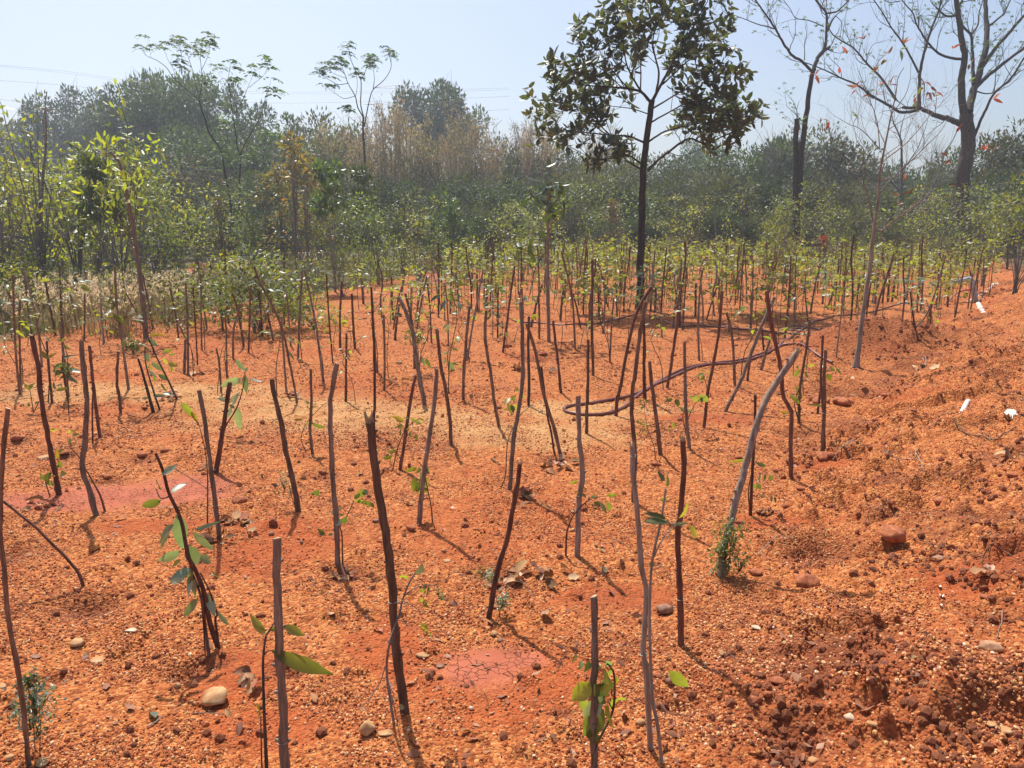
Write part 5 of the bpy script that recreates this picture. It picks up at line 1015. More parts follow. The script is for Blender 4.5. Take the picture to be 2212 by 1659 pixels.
for px, Y, top in ((1180, 33, 400), (1240, 31, 415), (1290, 30, 430), (1340, 32, 440), (1450, 31, 425), (1500, 30, 432), (1550, 32, 420), (1600, 30, 405), (1650, 32, 420), (1700, 30, 410), (1760, 31, 415), (1810, 32, 425), (1860, 30, 430), (1910, 31, 415), (1960, 30, 405), (2010, 31, 410), (2060, 29, 395),
                   (2120, 27, 380), (2180, 25, 375), (1480, 36, 400), (1580, 37, 395), (1680, 36, 398), (1780, 37, 400), (1880, 36, 405), (1980, 36, 400), (1220, 37, 385), (1320, 37, 390), (1400, 36, 395), (1120, 34, 405), (1050, 33, 410)):
    W(['youngmid', 'thin', 'young', 'youngmid'][WR.integers(4)], px, Y, top + WR.integers(-12, 12))
W('young', 1668, 24, 428, 42, word='densely leaved round-topped'); W('young', 1700, 23, 415, 50, word='densely leaved round-topped'); W('youngmid', 2130, 21, 395); W('young', 2200, 17, 360); W('youngmid', 2290, 18, 340)
for px, Y, top in ((2030, 27, 420), (1990, 26, 440)): W('thin', px, Y, top)
# scrub along the rim of the field
for q in range(120):
    px = -150+2500*WR.random(); xw = (px-1106)/1671; Y = 14; 
    for _ in range(12): Y = float(field_end(xw*Y)) + 0
    Y = Y + 1.0 + WR.random()**1.5*9
    if px > 1150: Y = max(Y, 27+8*WR.random())
    h = .45+.9*WR.random(); z0 = hz(xw*Y, Y); top = toO('O', 0, 0)
    kind = 'scrub'; s = h/1.2; pr = BUSH['scrub'][WR.choice(3, p=[.45, .35, .2])]
    o = plant('scrub_bush', pr, xw*Y, Y, WR.random()*6.28, (s*1.1, s*1.1, s), '', 'bush', 'low scrub along the rim of the field')
    b = min(WLM, key=lambda l: abs(l[1]-px)); witems.append((o, f'low scrub bush {"left of" if px < b[1] else "right of"} {b[0]}', px))
g = {}
for o, d, px in witems: g.setdefault(d, []).append((px, o))
for d, L in g.items():
    L.sort(key=lambda q: q[0])
    for j, (_, o) in enumerate(L): o['label'] = d if len(L) == 1 else d + ', ' + ORD[min(j, 14)] + ('' if j == 0 else ' from the left')

# ------------------------------------------------------------------ traced trees
def traced(tagc, Y, brs, seed, base=None, spread=.5, hsc=1.):
    """brs: (points, width px at start, at end). Depth is carried on from the branch each one springs from."""
    rng = np.random.default_rng(seed); known = []; out = []
    kpx = Y/1671.*.5
    for bi, (pts, w0, w1) in enumerate(brs):
        pts = [p if isinstance(p[0], str) else (tagc, *p) for p in pts]; o = [toO(*p) for p in pts]
        if known:
            K_ = np.array([k[:2] for k in known]); j = np.argmin(((K_-np.array(o[0]))**2).sum(1)); y0 = known[j][2] if ((K_[j]-np.array(o[0]))**2).sum() < 40**2 else Y
        else: y0 = Y
        sl = 0 if bi == 0 else rng.normal()*spread
        acc = 0; ys = [y0]
        for a, b in zip(o[:-1], o[1:]): acc += math.dist(a, b)*Y/1671.; ys.append(y0 + sl*acc)
        q = np.array([P(p[0], p[1], p[2], yy) for p, yy in zip(pts, ys)])
        if bi == 0 and base is not None: q = np.vstack([base, q])
        n = max(7, 4*len(q)); rp = resample(q, n); rr = np.linspace(w0, w1, n)*TAGS[pts[-1][0]][2]/1.8228*kpx
        rp[1:-1] += rng.normal(size=(n-2, 3))*rr[1:-1, None]*.12
        if bi == 0: rr[:3] *= np.array([1.5, 1.22, 1.06])
        out.append((rp, rr)); 
        oo = resample(np.array([[*p, 0] for p in o]), 12)[:, :2]; yy = np.interp(np.linspace(0, 1, 12), np.linspace(0, 1, len(ys)), ys)
        known += [(a[0], a[1], b) for a, b in zip(oo, yy)]
    return out
def sprout(out, rng, step, L, lev, r, up=.35, start=.3, ang=.6, skip=1, kids=(2, 3), wig=.15):
    tw = []; tips = []
    for pts, rad in out[skip:]:
        d = np.linalg.norm(np.diff(pts, axis=0), axis=1); tot = d.sum(); n = max(1, int(tot*(1-start)/step))
        for f in start + (1-start)*rng.random(n):
            j = min(int(f*(len(pts)-1)), len(pts)-2); b = pts[j]; t = unit(pts[j+1]-pts[j]); a = unit(np.cross(t, rng.normal(size=3)))
            grow(b, t*.6 + a*.8 + np.array([0, 0, up]), L*(.6+.6*rng.random()), min(r, rad[j]*.5), lev, rng, tw, tips, up*.6, ang, .7, kids, wig, 3)
        t = unit(pts[-1]-pts[-2]); grow(pts[-1], t, L*.8, min(r, rad[-1]), lev, rng, tw, tips, up*.6, ang, .7, kids, wig, 3)
    return tw, tips
def tree_obj(name, label, base, main, tw, mat, cat='tree', leaves=None, twmat=None, group=None):
    t = thing(name, label, cat, base, group); sh = lambda L: [(p-np.asarray(base), r) for p, r in L]
    link('trunk', branches_mesh('trunk', sh(main[:1]), M[mat], 10), t)
    for p, r in sh(main[1:]): 
        parts = tube(p, r, 8 if r[0] > .05 else 6, True); link('limb', mesh('limb', parts, M[mat], True), t)
    if tw: link('twigs', branches_mesh('twigs', sh(tw), M[twmat or mat], 4), t, kind='stuff')
    if leaves: 
        for nm, parts, m in leaves: link(nm, mesh(nm, parts, M[m]), t, kind='stuff')
    return t
# --- big broad-leaved tree in the middle
cb = P('O', 1383, 668); Yc = cb[1]
ct = traced('c', Yc, [([('O', 1384, 560), ('O', 1388, 450), (1125, 1400), (1150, 1150), (1180, 950), (1195, 830)], 66, 46),
    ([(1160, 1410), (1250, 1320), (1330, 1260), (1500, 1150), (1620, 1190), (1740, 1150), (1950, 1050)], 24, 7), ([(1120, 1370), (1000, 1290), (870, 1310), (700, 1320), (640, 1270)], 16, 5), ([(1110, 1400), (1060, 1380), (1010, 1345)], 18, 14),
    ([(1150, 1190), (1080, 1160), (1000, 1130), (850, 1120), (650, 1100), (400, 1090)], 18, 5), ([(1160, 1180), (1230, 1130), (1330, 1080), (1600, 1020), (1800, 1000)], 16, 5), ([(1175, 1020), (1300, 950), (1500, 850), (1750, 800)], 14, 5),
    ([(1190, 860), (1100, 760), (950, 730), (830, 720), (600, 700), (480, 640)], 24, 5), ([(1195, 840), (1280, 680), (1400, 450), (1550, 200), (1650, 20)], 26, 7), ([(1160, 830), (1080, 720), (990, 550), (950, 350), (910, 180)], 18, 5),
    ([(1230, 760), (1250, 600), (1200, 350), (1260, 150), (1290, 0)], 18, 5), ([(1000, 740), (880, 600), (800, 500), (740, 380)], 12, 4), ([(850, 1120), (720, 1000), (600, 900), (420, 820), (350, 830)], 10, 4), ([(1280, 700), (1400, 590), (1500, 500), (1700, 350)], 14, 5),
    ([(1200, 900), (1450, 750), (1700, 620), (1800, 620)], 14, 4), ([(700, 1320), (450, 1170), (300, 1010)], 6, 3), ([(1400, 450), (1500, 380), (1640, 290)], 9, 4), ([(1450, 360), (1460, 150), (1440, -20)], 10, 4), ([(1100, 760), (1100, 500), (1080, 250), (1100, 130)], 12, 4), ([(950, 730), (760, 560), (640, 520), (560, 560)], 9, 4),
    ([(1550, 830), (1700, 900), (1900, 930)], 8, 4), ([(1180, 950), (1020, 900), (860, 880), (740, 860)], 10, 4), ([(1500, 1150), (1560, 1060), (1680, 1000)], 8, 4), ([(1330, 1260), (1450, 1290), (1700, 1190)], 7, 3), ([(1600, 120), (1660, 180), (1700, 100)], 8, 4), ([(990, 550), (880, 430), (870, 330)], 7, 4)], 5, base=cb, spread=.55)
rng = np.random.default_rng(41); tw, tips = sprout(ct, rng, .085, .40, 1, .011, .35, .30, .6, 1, (2, 3))
tips = [t for t in tips if t[0][2] > cb[2]+2.0]
Lb, Ld = [], []
for p, d in tips:
    n = rng.integers(4, 8); u = unit(np.cross(d, [.3, .2, 1])); v = np.cross(d, u)
    for q in range(n): a = q*6.28/n+rng.random(); dd = unit(d*.35 + (math.cos(a)*u+math.sin(a)*v) + [0, 0, -.15+.5*rng.normal()*.5]); Lb.append(p - d*.05*rng.random()); Ld.append(dd)
Lb, Ld = np.array(Lb), np.array(Ld); Ls = .12+.12*rng.random(len(Lb))
keep = rng.random(len(Lb)) < min(1., 6000/len(Lb)); Lb, Ld, Ls = Lb[keep], Ld[keep], Ls[keep]
t = tree_obj('broadleaf_tree', 'big dark broad-leaved tree standing alone in the middle of the planted field', cb, ct, tw, 'trunk')
rest = []
LB = [mesh('leaf', [leaf_shape(1, .46, .3, .3, 5, wav=.2, rng=rng, teeth=.1)], M['leaf_tree'], True) for _ in range(3)]
order = np.argsort(Lb[:, 1]); first = set(order[:280].tolist())
vs = []
for i in range(len(Lb)):
    if i in first:
        o = link('leaf', LB[i % 3], t); o.location = Lb[i]-cb; o.rotation_mode = 'QUATERNION'; o.rotation_quaternion = dir_rot(Ld[i], rng.normal()*.7); o.scale = (Ls[i],)*3
ix = np.array([i for i in range(len(Lb)) if i not in first])
def leaves4(C, D, L, rng, asp=.46):
    """bent leaves with a broad middle, six vertices each"""
    s = unit(np.cross(D, rng.normal(size=D.shape)*.7+np.array([0, 0, 1.4]))); n = np.cross(D, s); L = L[:, None]; w = L*asp*.5
    V = np.stack([C, C+D*L*.3+s*w*.85+n*w*.25, C+D*L*.72+s*w*.8-n*w*.1, C+D*L-n*w*.6, C+D*L*.72-s*w*.8-n*w*.1, C+D*L*.3-s*w*.85+n*w*.25], 1).reshape(-1, 3)
    i = np.arange(len(C))[:, None]*6
    return (V, np.concatenate([np.hstack([i, i+1, i+2, i+3]), np.hstack([i, i+3, i+4, i+5])]))
link('foliage', mesh('foliage', [leaves4(Lb[ix]-cb, Ld[ix], Ls[ix], rng)], M['leaf_tree']), t, kind='stuff')
# tuft of shrub at its foot
for dx, dy, s in ((-.28, -.25, .5), (.35, -.1, .42)):
    plant('scrub_bush', BUSH['scrub'][0 if dx < 0 else 2], cb[0]+dx, cb[1]+dy, 1, s, 'green bushy tuft ' + ('left' if dx < 0 else 'right') + ' of the foot of the big broad-leaved tree', 'bush', None)

# --- feathery trees on the left
def feather_tips(tips, rng, n, L, spread):
    C = []; D = []
    for p, d in tips:
        for q in range(n):
            a = rng.random()*6.28; r_ = spread*(.25+.75*rng.random()); e = p + np.array([math.cos(a)*r_, math.sin(a)*r_, .03-.35*r_**2/spread]); m = 7
            for f in np.linspace(.25, 1, m):
                c = p*(1-f)+e*f + [0, 0, .08*math.sin(f*3)]; C.append(c); D.append(unit(np.array([math.cos(a+1.3*(1 if rng.random() < .5 else -1)), math.sin(a+1.3), -.35])))
    C, D = np.array(C), np.array(D); return leaves4(C, D, L*(.7+.6*rng.random(len(C))), rng, .42)
def feather(label, tagc, Y, brs, seed, px0, step=.5, L=.55, n=4, lf=.11, spread=.4, mat='trunk', start=.75, lm='leaf_feather'):
    x0 = px0; base = np.array([atO(x0, Y), Y, 0.]); base[2] = hz(base[0], base[1])-.1
    br = traced(tagc, Y, brs, seed, base=base, spread=.4); rng = np.random.default_rng(seed); tw, tips = sprout(br, rng, step, L, 1, .014, .4, start, .5, 1)
    return tree_obj('feathery_tree', label, base, br, tw, mat, leaves=[('foliage', [(lambda vf: (vf[0]-base, vf[1]))(feather_tips(tips, rng, n, lf, spread))], lm)])
feather('tall feathery tree leaning left with umbrella-like leaf tiers', 'a', 30, [([(1915, 1500), (1860, 1200), (1830, 1030), (1740, 900), (1690, 750), (1650, 620)], 22, 11), ([(1650, 610), (1560, 540), (1450, 450), (1380, 350), (1300, 290), (1230, 260)], 9, 4), ([(1650, 610), (1620, 470), (1590, 350), (1560, 260)], 7, 4), ([(1655, 600), (1675, 470), (1670, 370), (1660, 270)], 7, 4),
        ([(1830, 1030), (1880, 960), (1880, 890), (1870, 780)], 7, 3), ([(1590, 350), (1520, 300), (1500, 230)], 5, 3), ([(1670, 370), (1710, 290), (1730, 240)], 5, 3), ([(1450, 450), (1440, 370), (1400, 300)], 4, 3), ([(1620, 470), (1560, 420), (1530, 390)], 4, 3)], 51, 505, n=6, L=.45)
feather('forked feathery tree right of the leaning one, dark upright stem', 'a', 28, [([(1995, 1659), (1985, 1400), (1990, 1200), (2000, 1050)], 20, 13), ([(2000, 1050), (2040, 960), (2110, 850), (2170, 720), (2200, 600)], 10, 4), ([(1990, 1080), (1965, 1000), (1950, 860), (1930, 750), (1910, 600), (1895, 440)], 9, 4), ([(1935, 750), (2010, 620), (2060, 500)], 6, 3),
        ([(1960, 1060), (1920, 1010), (1880, 930)], 5, 3), ([(2010, 1000), (2080, 1000), (2200, 985)], 5, 3), ([(2060, 520), (2120, 470), (2160, 440)], 4, 3), ([(1900, 500), (1860, 440), (1820, 460)], 4, 3), ([(1990, 1250), (2040, 1200), (2090, 1150)], 5, 3), ([(1985, 1250), (1940, 1200), (1910, 1160)], 5, 3)], 52, 520, n=5, L=.45)
feather('low crooked bare-limbed tree below the leaning feathery tree', 'a', 31, [([(1840, 1560), (1780, 1420), (1700, 1340)], 15, 10), ([(1700, 1340), (1620, 1300), (1540, 1270), (1450, 1240), (1360, 1180)], 9, 3), ([(1700, 1340), (1700, 1260), (1690, 1220)], 5, 2), ([(1540, 1270), (1510, 1210), (1500, 1150)], 5, 2), ([(1720, 1320), (1790, 1280), (1850, 1240)], 5, 2)], 53, 488, n=1, step=.35, start=.3, L=.5, spread=.2)
feather('lone feathery tree on the skyline above the dry bamboo, upswept bare limbs', 'b', 32, [([(918, 1100), (905, 900), (908, 760)], 20, 15), ([(908, 760), (885, 650), (888, 540), (885, 450), (840, 370), (805, 290), (795, 240)], 10, 4), ([(905, 760), (860, 680), (840, 590), (780, 480), (760, 420), (735, 360)], 10, 4), ([(915, 840), (940, 700), (965, 590), (990, 530), (1060, 470), (1110, 410), (1138, 340), (1128, 270)], 10, 4),
        ([(990, 525), (998, 440), (990, 370)], 6, 3), ([(888, 450), (915, 400), (940, 340)], 6, 3), ([(840, 585), (790, 600), (740, 605), (660, 555)], 5, 3), ([(780, 480), (700, 490), (640, 460), (585, 430)], 6, 3), ([(750, 400), (700, 360), (660, 350)], 5, 3), ([(840, 600), (855, 520), (855, 450)], 4, 3), ([(905, 830), (870, 820), (790, 760)], 5, 3), ([(770, 440), (710, 420), (660, 400)], 4, 3)], 54, 790, step=1.1, start=.88, n=6, L=.3, spread=.38)

# --- right: broken-topped tree, giant tree, slender tree
def bare(label, name, tagc, Y, px0, brs, seed, step, L, lev, r, mat, lf=None, spread=.35, start=.3, up=.35, base=None, nleaf=0, twmat=None, kids=(2, 3), lm='leaf_feather'):
    if base is None: base = np.array([atO(px0, Y), Y, 0.]); base[2] = hz(base[0], base[1])-.1
    br = traced(tagc, Y, brs, seed, base=base, spread=spread); rng = np.random.default_rng(seed); tw, tips = sprout(br, rng, step, L, lev, r, up, start, .55, 1, kids, .2)
    lv = None
    if nleaf:
        sel = [tips[i] for i in rng.choice(len(tips), min(nleaf, len(tips)), replace=False)]; vf = feather_tips(sel, rng, 2, lf, .13); lv = [('foliage', [(vf[0]-base, vf[1])], lm)]
    return tree_obj(name, label, base, br, tw, mat, leaves=lv, twmat=twmat), br, tips, rng
bare('tall tree with a broken-off twin trunk and bare spreading upper limbs', 'broken_topped_tree', 'd', 31, 1713, [([(340, 1659), (365, 1300), (390, 1050), (420, 850), (445, 650), (465, 580)], 62, 34),
    ([(310, 1659), (318, 1300), (322, 1100), (330, 985)], 46, 42), ([(370, 1000), (330, 960), (245, 880)], 9, 3), ([(470, 580), (500, 480), (540, 430), (600, 390)], 34, 24), ([(450, 590), (370, 510), (280, 450), (200, 330), (150, 240), (90, 150), (0, 20), (-60, -60)], 24, 9), ([(145, 240), (80, 220), (0, 200), (-100, 160), (-180, 130)], 10, 5),
    ([(510, 470), (560, 400), (575, 230), (572, 110), (530, 60), (480, -10)], 24, 16), ([(580, 110), (660, 95), (720, 40), (780, -20)], 14, 8), ([(580, 260), (620, 170), (650, 130)], 18, 10), ([(390, 500), (393, 440), (390, 375)], 8, 5), ([(550, 220), (430, 170), (320, 150), (270, 70), (200, -20)], 9, 4), ([(650, 130), (700, 190), (690, 300), (720, 340)], 6, 3)],
    61, .36, .65, 2, .018, 'trunk', .075, .4, .3, nleaf=130)
bare('giant dark many-stemmed tree with a long level limb reaching left', 'giant_tree', 'd', 33, 2085, [([(1700, 1500), (1740, 1300), (1745, 1100), (1735, 950)], 120, 100),
    ([(1715, 960), (1695, 800), (1700, 600), (1720, 480), (1690, 300), (1665, 100), (1640, -60)], 60, 34), ([(1755, 930), (1790, 750), (1850, 570), (1890, 420), (1905, 250), (1890, 0), (1900, -60)], 62, 28), ([(1800, 735), (1900, 640), (2050, 520), (2211, 400), (2330, 340)], 32, 16), ([(1860, 560), (1990, 380), (2100, 260), (2211, 130), (2300, 40)], 34, 18),
    ([(1790, 700), (1785, 450), (1770, 290), (1720, 240), (1690, 190)], 28, 18), ([(1775, 290), (1830, 200), (1840, 100), (1880, -20)], 16, 8), ([(1915, 220), (1990, 160), (2050, 100), (2110, -30)], 18, 10), ([(1800, 1130), (1850, 1000), (1900, 900), (1960, 780), (2110, 640), (2211, 480), (2290, 380)], 24, 10), ([(1815, 755), (1880, 775), (1950, 770), (2000, 730)], 12, 7),
    ([(1700, 1030), (1600, 990), (1500, 965), (1400, 920), (1330, 895), (1200, 890)], 52, 22), ([(1340, 910), (1200, 930), (1100, 880), (960, 800), (820, 700), (700, 650), (600, 600), (510, 560), (400, 520)], 26, 8), ([(1150, 830), (1030, 650), (920, 540), (800, 400), (700, 340), (630, 290), (595, 240)], 22, 10),
    ([(1340, 890), (1345, 750), (1350, 600), (1380, 450), (1415, 330), (1450, 220), (1500, 100), (1530, -30)], 30, 12), ([(1335, 600), (1260, 450), (1200, 350), (1150, 280), (1100, 210), (1030, 90), (950, -20)], 18, 8), ([(1410, 350), (1330, 220), (1290, 110), (1240, 50), (1180, -20)], 16, 8), ([(1695, 490), (1600, 480), (1500, 440), (1410, 350)], 22, 16),
    ([(1180, 10), (1100, 20), (1050, 0)], 8, 4), ([(1200, 350), (1220, 200), (1225, 60)], 6, 4), ([(1350, 640), (1385, 700), (1375, 850)], 8, 4), ([(1640, 130), (1560, 130), (1480, 60)], 20, 10), ([(1660, 60), (1700, 0), (1720, -60)], 20, 12), ([(1960, 780), (1975, 650), (1980, 560)], 10, 5), ([(2110, 640), (2050, 540), (2040, 470)], 6, 3), ([(900, 510), (950, 380), (1040, 340)], 6, 3), ([(700, 640), (680, 560), (600, 480), (560, 400)], 6, 3)],
    62, .42, .7, 2, .018, 'trunk', .08, .45, .25, nleaf=330)
sb = P('D', 480, 668)
_, br, tips, rng = bare('slender pale-barked tree on the soil mound, nearly leafless with a few red leaves', 'slender_tree', 'd', float(sb[1]), 0, [([('D', 500, 540), ('D', 522, 400), ('D', 545, 200), ('D', 565, 50), (1005, 1600), (1020, 1400), (1060, 1200), (1110, 950), (1150, 780), (1165, 650), (1215, 560)], 44, 5),
    ([(1015, 1600), (1100, 1500), (1200, 1400), (1300, 1310), (1400, 1210), (1500, 1110), (1550, 1040)], 14, 4), ([('D', 556, 130), ('D', 545, 60), (910, 1600), (880, 1530), (875, 1400), (880, 1240), (830, 1180), (810, 1100)], 14, 4), ([(1035, 1340), (1130, 1270), (1230, 1190), (1350, 1060), (1430, 960), (1590, 790)], 12, 3), ([(1015, 1240), (1000, 1050), (960, 900), (870, 700), (840, 640)], 9, 3),
    ([(1000, 1220), (920, 1130), (840, 1060), (760, 1030), (640, 960)], 9, 3), ([(880, 1270), (800, 1240), (720, 1200), (640, 1130)], 6, 3), ([(1110, 950), (1180, 860), (1240, 760), (1270, 640)], 8, 3), ([(1080, 1080), (1200, 1000), (1330, 930), (1460, 840)], 7, 3), ([(1060, 1200), (980, 1000), (980, 850), (1000, 640)], 7, 3), ([('D', 610, 110), ('D', 680, 60), ('D', 760, 0), (1700, 1600), (1800, 1530)], 8, 3), ([('D', 560, 120), ('D', 590, 130), ('D', 640, 90), ('D', 750, 10)], 8, 4),
    ([(1300, 1620), (1450, 1500), (1600, 1400)], 5, 2), ([(1010, 1500), (1200, 1450), (1430, 1350)], 7, 3), ([(870, 1400), (760, 1400), (660, 1280)], 6, 2), ([(1040, 1300), (1200, 1180), (1260, 1050)], 7, 3)], 63, .10, .34, 2, .006, 'trunk_pale', .4, .35, base=sb, twmat='trunk_grey')
tr = _; sel = rng.choice(len(tips), 60, replace=False); n_ = 0
for i in sel:
    p, d = tips[i]; m_ = rng.choice(['leaf_red', 'leaf_red', 'leaf_rust', 'dry', 'leaf_grey'])
    for q in range(rng.integers(1, 4)):
        o = link('leaf', leaf_mesh(m_, 'long'), tr); o.location = p-sb; o.rotation_mode = 'QUATERNION'; o.rotation_quaternion = dir_rot(d+rng.normal(size=3)*.6, rng.normal()); s = .05+.065*rng.random(); o.scale = (s, s, s)
# fine-twigged grey dome behind it, and bare twigs at the left edge
def dome(label, px, Y, top, H0, seed, lev=6, mat='trunk_grey', sx=1.):
    rng = np.random.default_rng(seed); out = []; tips = []; H = htop(top, Y)
    grow((0, 0, 0), (0, 0, 1), H*.27, H*.019, lev, rng, out, tips, .10, .62, .76, (2, 3), .12, 3)
    zmax = max(p[0][2] for p in tips); t = thing('leafless_tree', label, 'tree', (atO(px, Y), Y, hz(atO(px, Y), Y)), None, 0., (H/zmax*sx, H/zmax*sx, H/zmax))
    link('trunk', branches_mesh('trunk', out[:1], M[mat], 8), t); link('twigs', branches_mesh('twigs', out[1:], M[mat], 4), t, kind='stuff')
dome('pale fine-twigged leafless dome of a tree behind the slender pale tree', 1935, 38, 195, 1, 71, 6, 'trunk_grey', 1.15)
dome('leafless tree with upright twigs at the far left edge', 18, 15.5, 140, 1, 72, 4, 'trunk_grey', .8)
dome('thin leafless young tree standing tall at the left of the wood', 92, 17, 205, 1, 75, 4, 'trunk_grey', .7)
# two pole-like young trees in the field
def pole_tree(label, pts, w, lf, n, L, seed, crown, up=True):
    b, q = path3(pts[1:], pts[0]); rng = np.random.default_rng(seed); r = w*TAGS[pts[0]][2]/1.8228/1671.*b[1]*.5
    q = q-b; rp = resample(q, 16); t = thing('young_tree', label, 'tree', b); main = tube(np.vstack([[0, 0, -.1], rp]), np.linspace(r*1.15, r*.55, 17), 7, True, .1, rng); obj('trunk', main, M['stake_grey'], t)
    out = []; tips = []
    for f in rng.random(10): j = int(8+f*7); grow(rp[j], rng.normal(size=3)+[0, 0, .8], crown, .008, 1, rng, out, tips, .3, .6, .7)
    link('branches', branches_mesh('branches', out, M['twig'], 4), t)
    C = np.array([tips[i % len(tips)][0] for i in range(n)]) + rng.normal(size=(n, 3))*crown*.25; link('foliage', mesh('foliage', [leaves4(C, unit(rng.normal(size=(n, 3))+[0, 0, -.8]), L*(.7+.6*rng.random(n)), rng, .4)], M[lf]), t, kind='stuff')
pole_tree('straight grey pole-like young tree with a dark drooping leaf crown', ['C', (195, 660), (192, 450), (190, 250), (192, 70), ('O', 1184, 440), ('O', 1190, 390)], 17, 'leaf_dark', 90, .17, 81, .30)
pole_tree('young tree with light grey trunk rising left of the sand, yellow-green crown above', ['A', (695, 640), (672, 400), (640, 150), (615, 20), ('O', 262, 360), ('O', 240, 330)], 24, 'leaf_light', 260, .12, 82, .6)
pole_tree('thin young tree of the left field with a small leaf tuft at its tip', ['A', (612, 885), (580, 650), (555, 480), (545, 370)], 12, 'leaf_mid', 14, .14, 83, .12)

# ------------------------------------------------------------------ dry grass and ground cover
def grass(name, pts, hmin, hmax, mat, rng, plume=0., w=.006, bend=.35):
    n = len(pts); h = hmin+(hmax-hmin)*rng.random(n); a = rng.random(n)*6.28; b = bend*(.3+rng.random(n)); d = np.stack([np.cos(a), np.sin(a), 0*a], 1); s = np.stack([-np.sin(a+.6), np.cos(a+.6), 0*a], 1)
    w_ = (w*(.6+.8*rng.random(n)))[:, None]; hh = h[:, None]; up = np.array([0, 0, 1.])
    m = pts + d*(b*h*.25)[:, None] + up*hh*.55; t = pts + d*(b*h)[:, None] + up*hh*.95
    V = np.stack([pts-s*w_, pts+s*w_, m+s*w_*.8, m-s*w_*.8, t], 1).reshape(-1, 3); i = np.arange(n)[:, None]*5
    parts = [(V, np.hstack([i, i+1, i+2, i+3])), (V, np.hstack([i+3, i+2, i+4]))]
    me = mesh(name, parts, M[mat]); link(name, me, kind='stuff')
    if plume:
        k = rng.random(n) < plume; tt = t[k]; dd = unit(t[k]-m[k]+rng.normal(size=(k.sum(), 3))*.05); C = []; D = []
        for q in range(9): C.append(tt + dd*.012*q*1.6); D.append(unit(dd*1.2+rng.normal(size=dd.shape)*.55))
        C, D = np.concatenate(C), np.concatenate(D); vf = quads_leaves(C, .045+.03*rng.random(len(C)), rng, .30, .0, D); link('grass_plumes', mesh('grass_plumes', [vf], M['plume']), kind='stuff')
GR = np.random.default_rng(91)
def tufts(n, px0, px1, d0, d1, per, sp=.09, power=1.):
    px = px0+(px1-px0)*GR.random(n); xw = (px-1106)/1671.; Y = np.full(n, 16.)
    for _ in range(15): Y = field_end(xw*Y)
    Y = Y + d0 + (d1-d0)*GR.random(n)**power; x = xw*Y
    k = fbm(x*.9+7, Y*.9, 3) > -.12; x, Y = x[k], Y[k]; n = len(x)
    x = np.repeat(x, per)+GR.normal(size=n*per)*sp; y = np.repeat(Y, per)+GR.normal(size=n*per)*sp
    return np.stack([x, y, height(x, y)-.01], 1)
grass('dry_grass', tufts(400, -150, 960, .6, 6.5, 24, .10), .3, .72, 'grass_dry', GR, .4, .005)
grass('dry_grass', tufts(900, -200, 2500, 1.5, 14, 16, .12), .2, .6, 'grass_dry', GR, 0, .009)
grass('green_grass', tufts(700, -200, 2400, .2, 10, 16, .10), .12, .4, 'grass_green', GR, 0, .008)
# bank on the right: dry grass and stalks
n = 700; yy = 2.2+26*GR.random(n)**1.2; xx = np.interp(yy, *BX) + 1.5 + .4*(yy < 6) + 4*GR.random(n)**1.3 + .25*yy*GR.random(n)*.6; k = xx < yy*.9+1
xx, yy = np.repeat(xx[k], 14), np.repeat(yy[k], 14); xx = xx+GR.normal(size=len(xx))*.12; yy = yy+GR.normal(size=len(yy))*.12
grass('dry_grass', np.stack([xx, yy, height(xx, yy)], 1), .06, .42, 'grass_dry', GR, 0, .0028, .9)
for q in range(26):
    Y = 9+20*GR.random(); x = float(np.interp(Y, *BX)) + 2.2 + 3*GR.random(); s = (.5+.8*GR.random())
    o = plant('scrub_bush', BUSH['scrub'][GR.integers(3)], x, Y, GR.random()*6, s, 'low grey-green bush on the weedy bank above the grey pipe', 'bush', 'bushes on the weedy bank')
# ------------------------------------------------------------------ hose, standpipe, buried pipe
def ground_path(tagc, pts, n, r, sink=.25):
    q = np.array([P(*(p if isinstance(p[0], str) else (tagc, *p)))[:2] for p in pts]); q = np.c_[q, np.zeros(len(q))]
    rp = resample(q, n); rp[:, 2] = height(rp[:, 0], rp[:, 1]); z = np.convolve(np.pad(rp[:, 2], 3, 'edge'), np.ones(7)/7, 'valid'); rp[:, 2] = np.maximum(z, rp[:, 2]-.004)+r*(1-sink); return rp
def hose(label, segs):
    allp = []; r = .0145
    b = P(segs[0][0], *segs[0][1][0]); t = thing('garden_hose', label, 'hose', b, None)
    for tg, pts, n in segs:
        rp = ground_path(tg, pts, n, r); allp += tube(rp-b, r, 8, True)
    obj('tube', allp, M['hose'], t, True); return t
RR = M['hose']
vz = P('V', 560, 300, P('V', 655, 465)[1]) # fitting on the riser
vb = P('V', 640, 452)
lead = np.array([P('V', x, y, vb[1]-.02*i) for i, (x, y) in enumerate([(545, 296), (480, 308), (400, 335), (330, 390), (270, 450), (215, 515)])])
t = thing('garden_hose', 'long dark red hose looping over the soil from the grey standpipe', 'hose', vb)
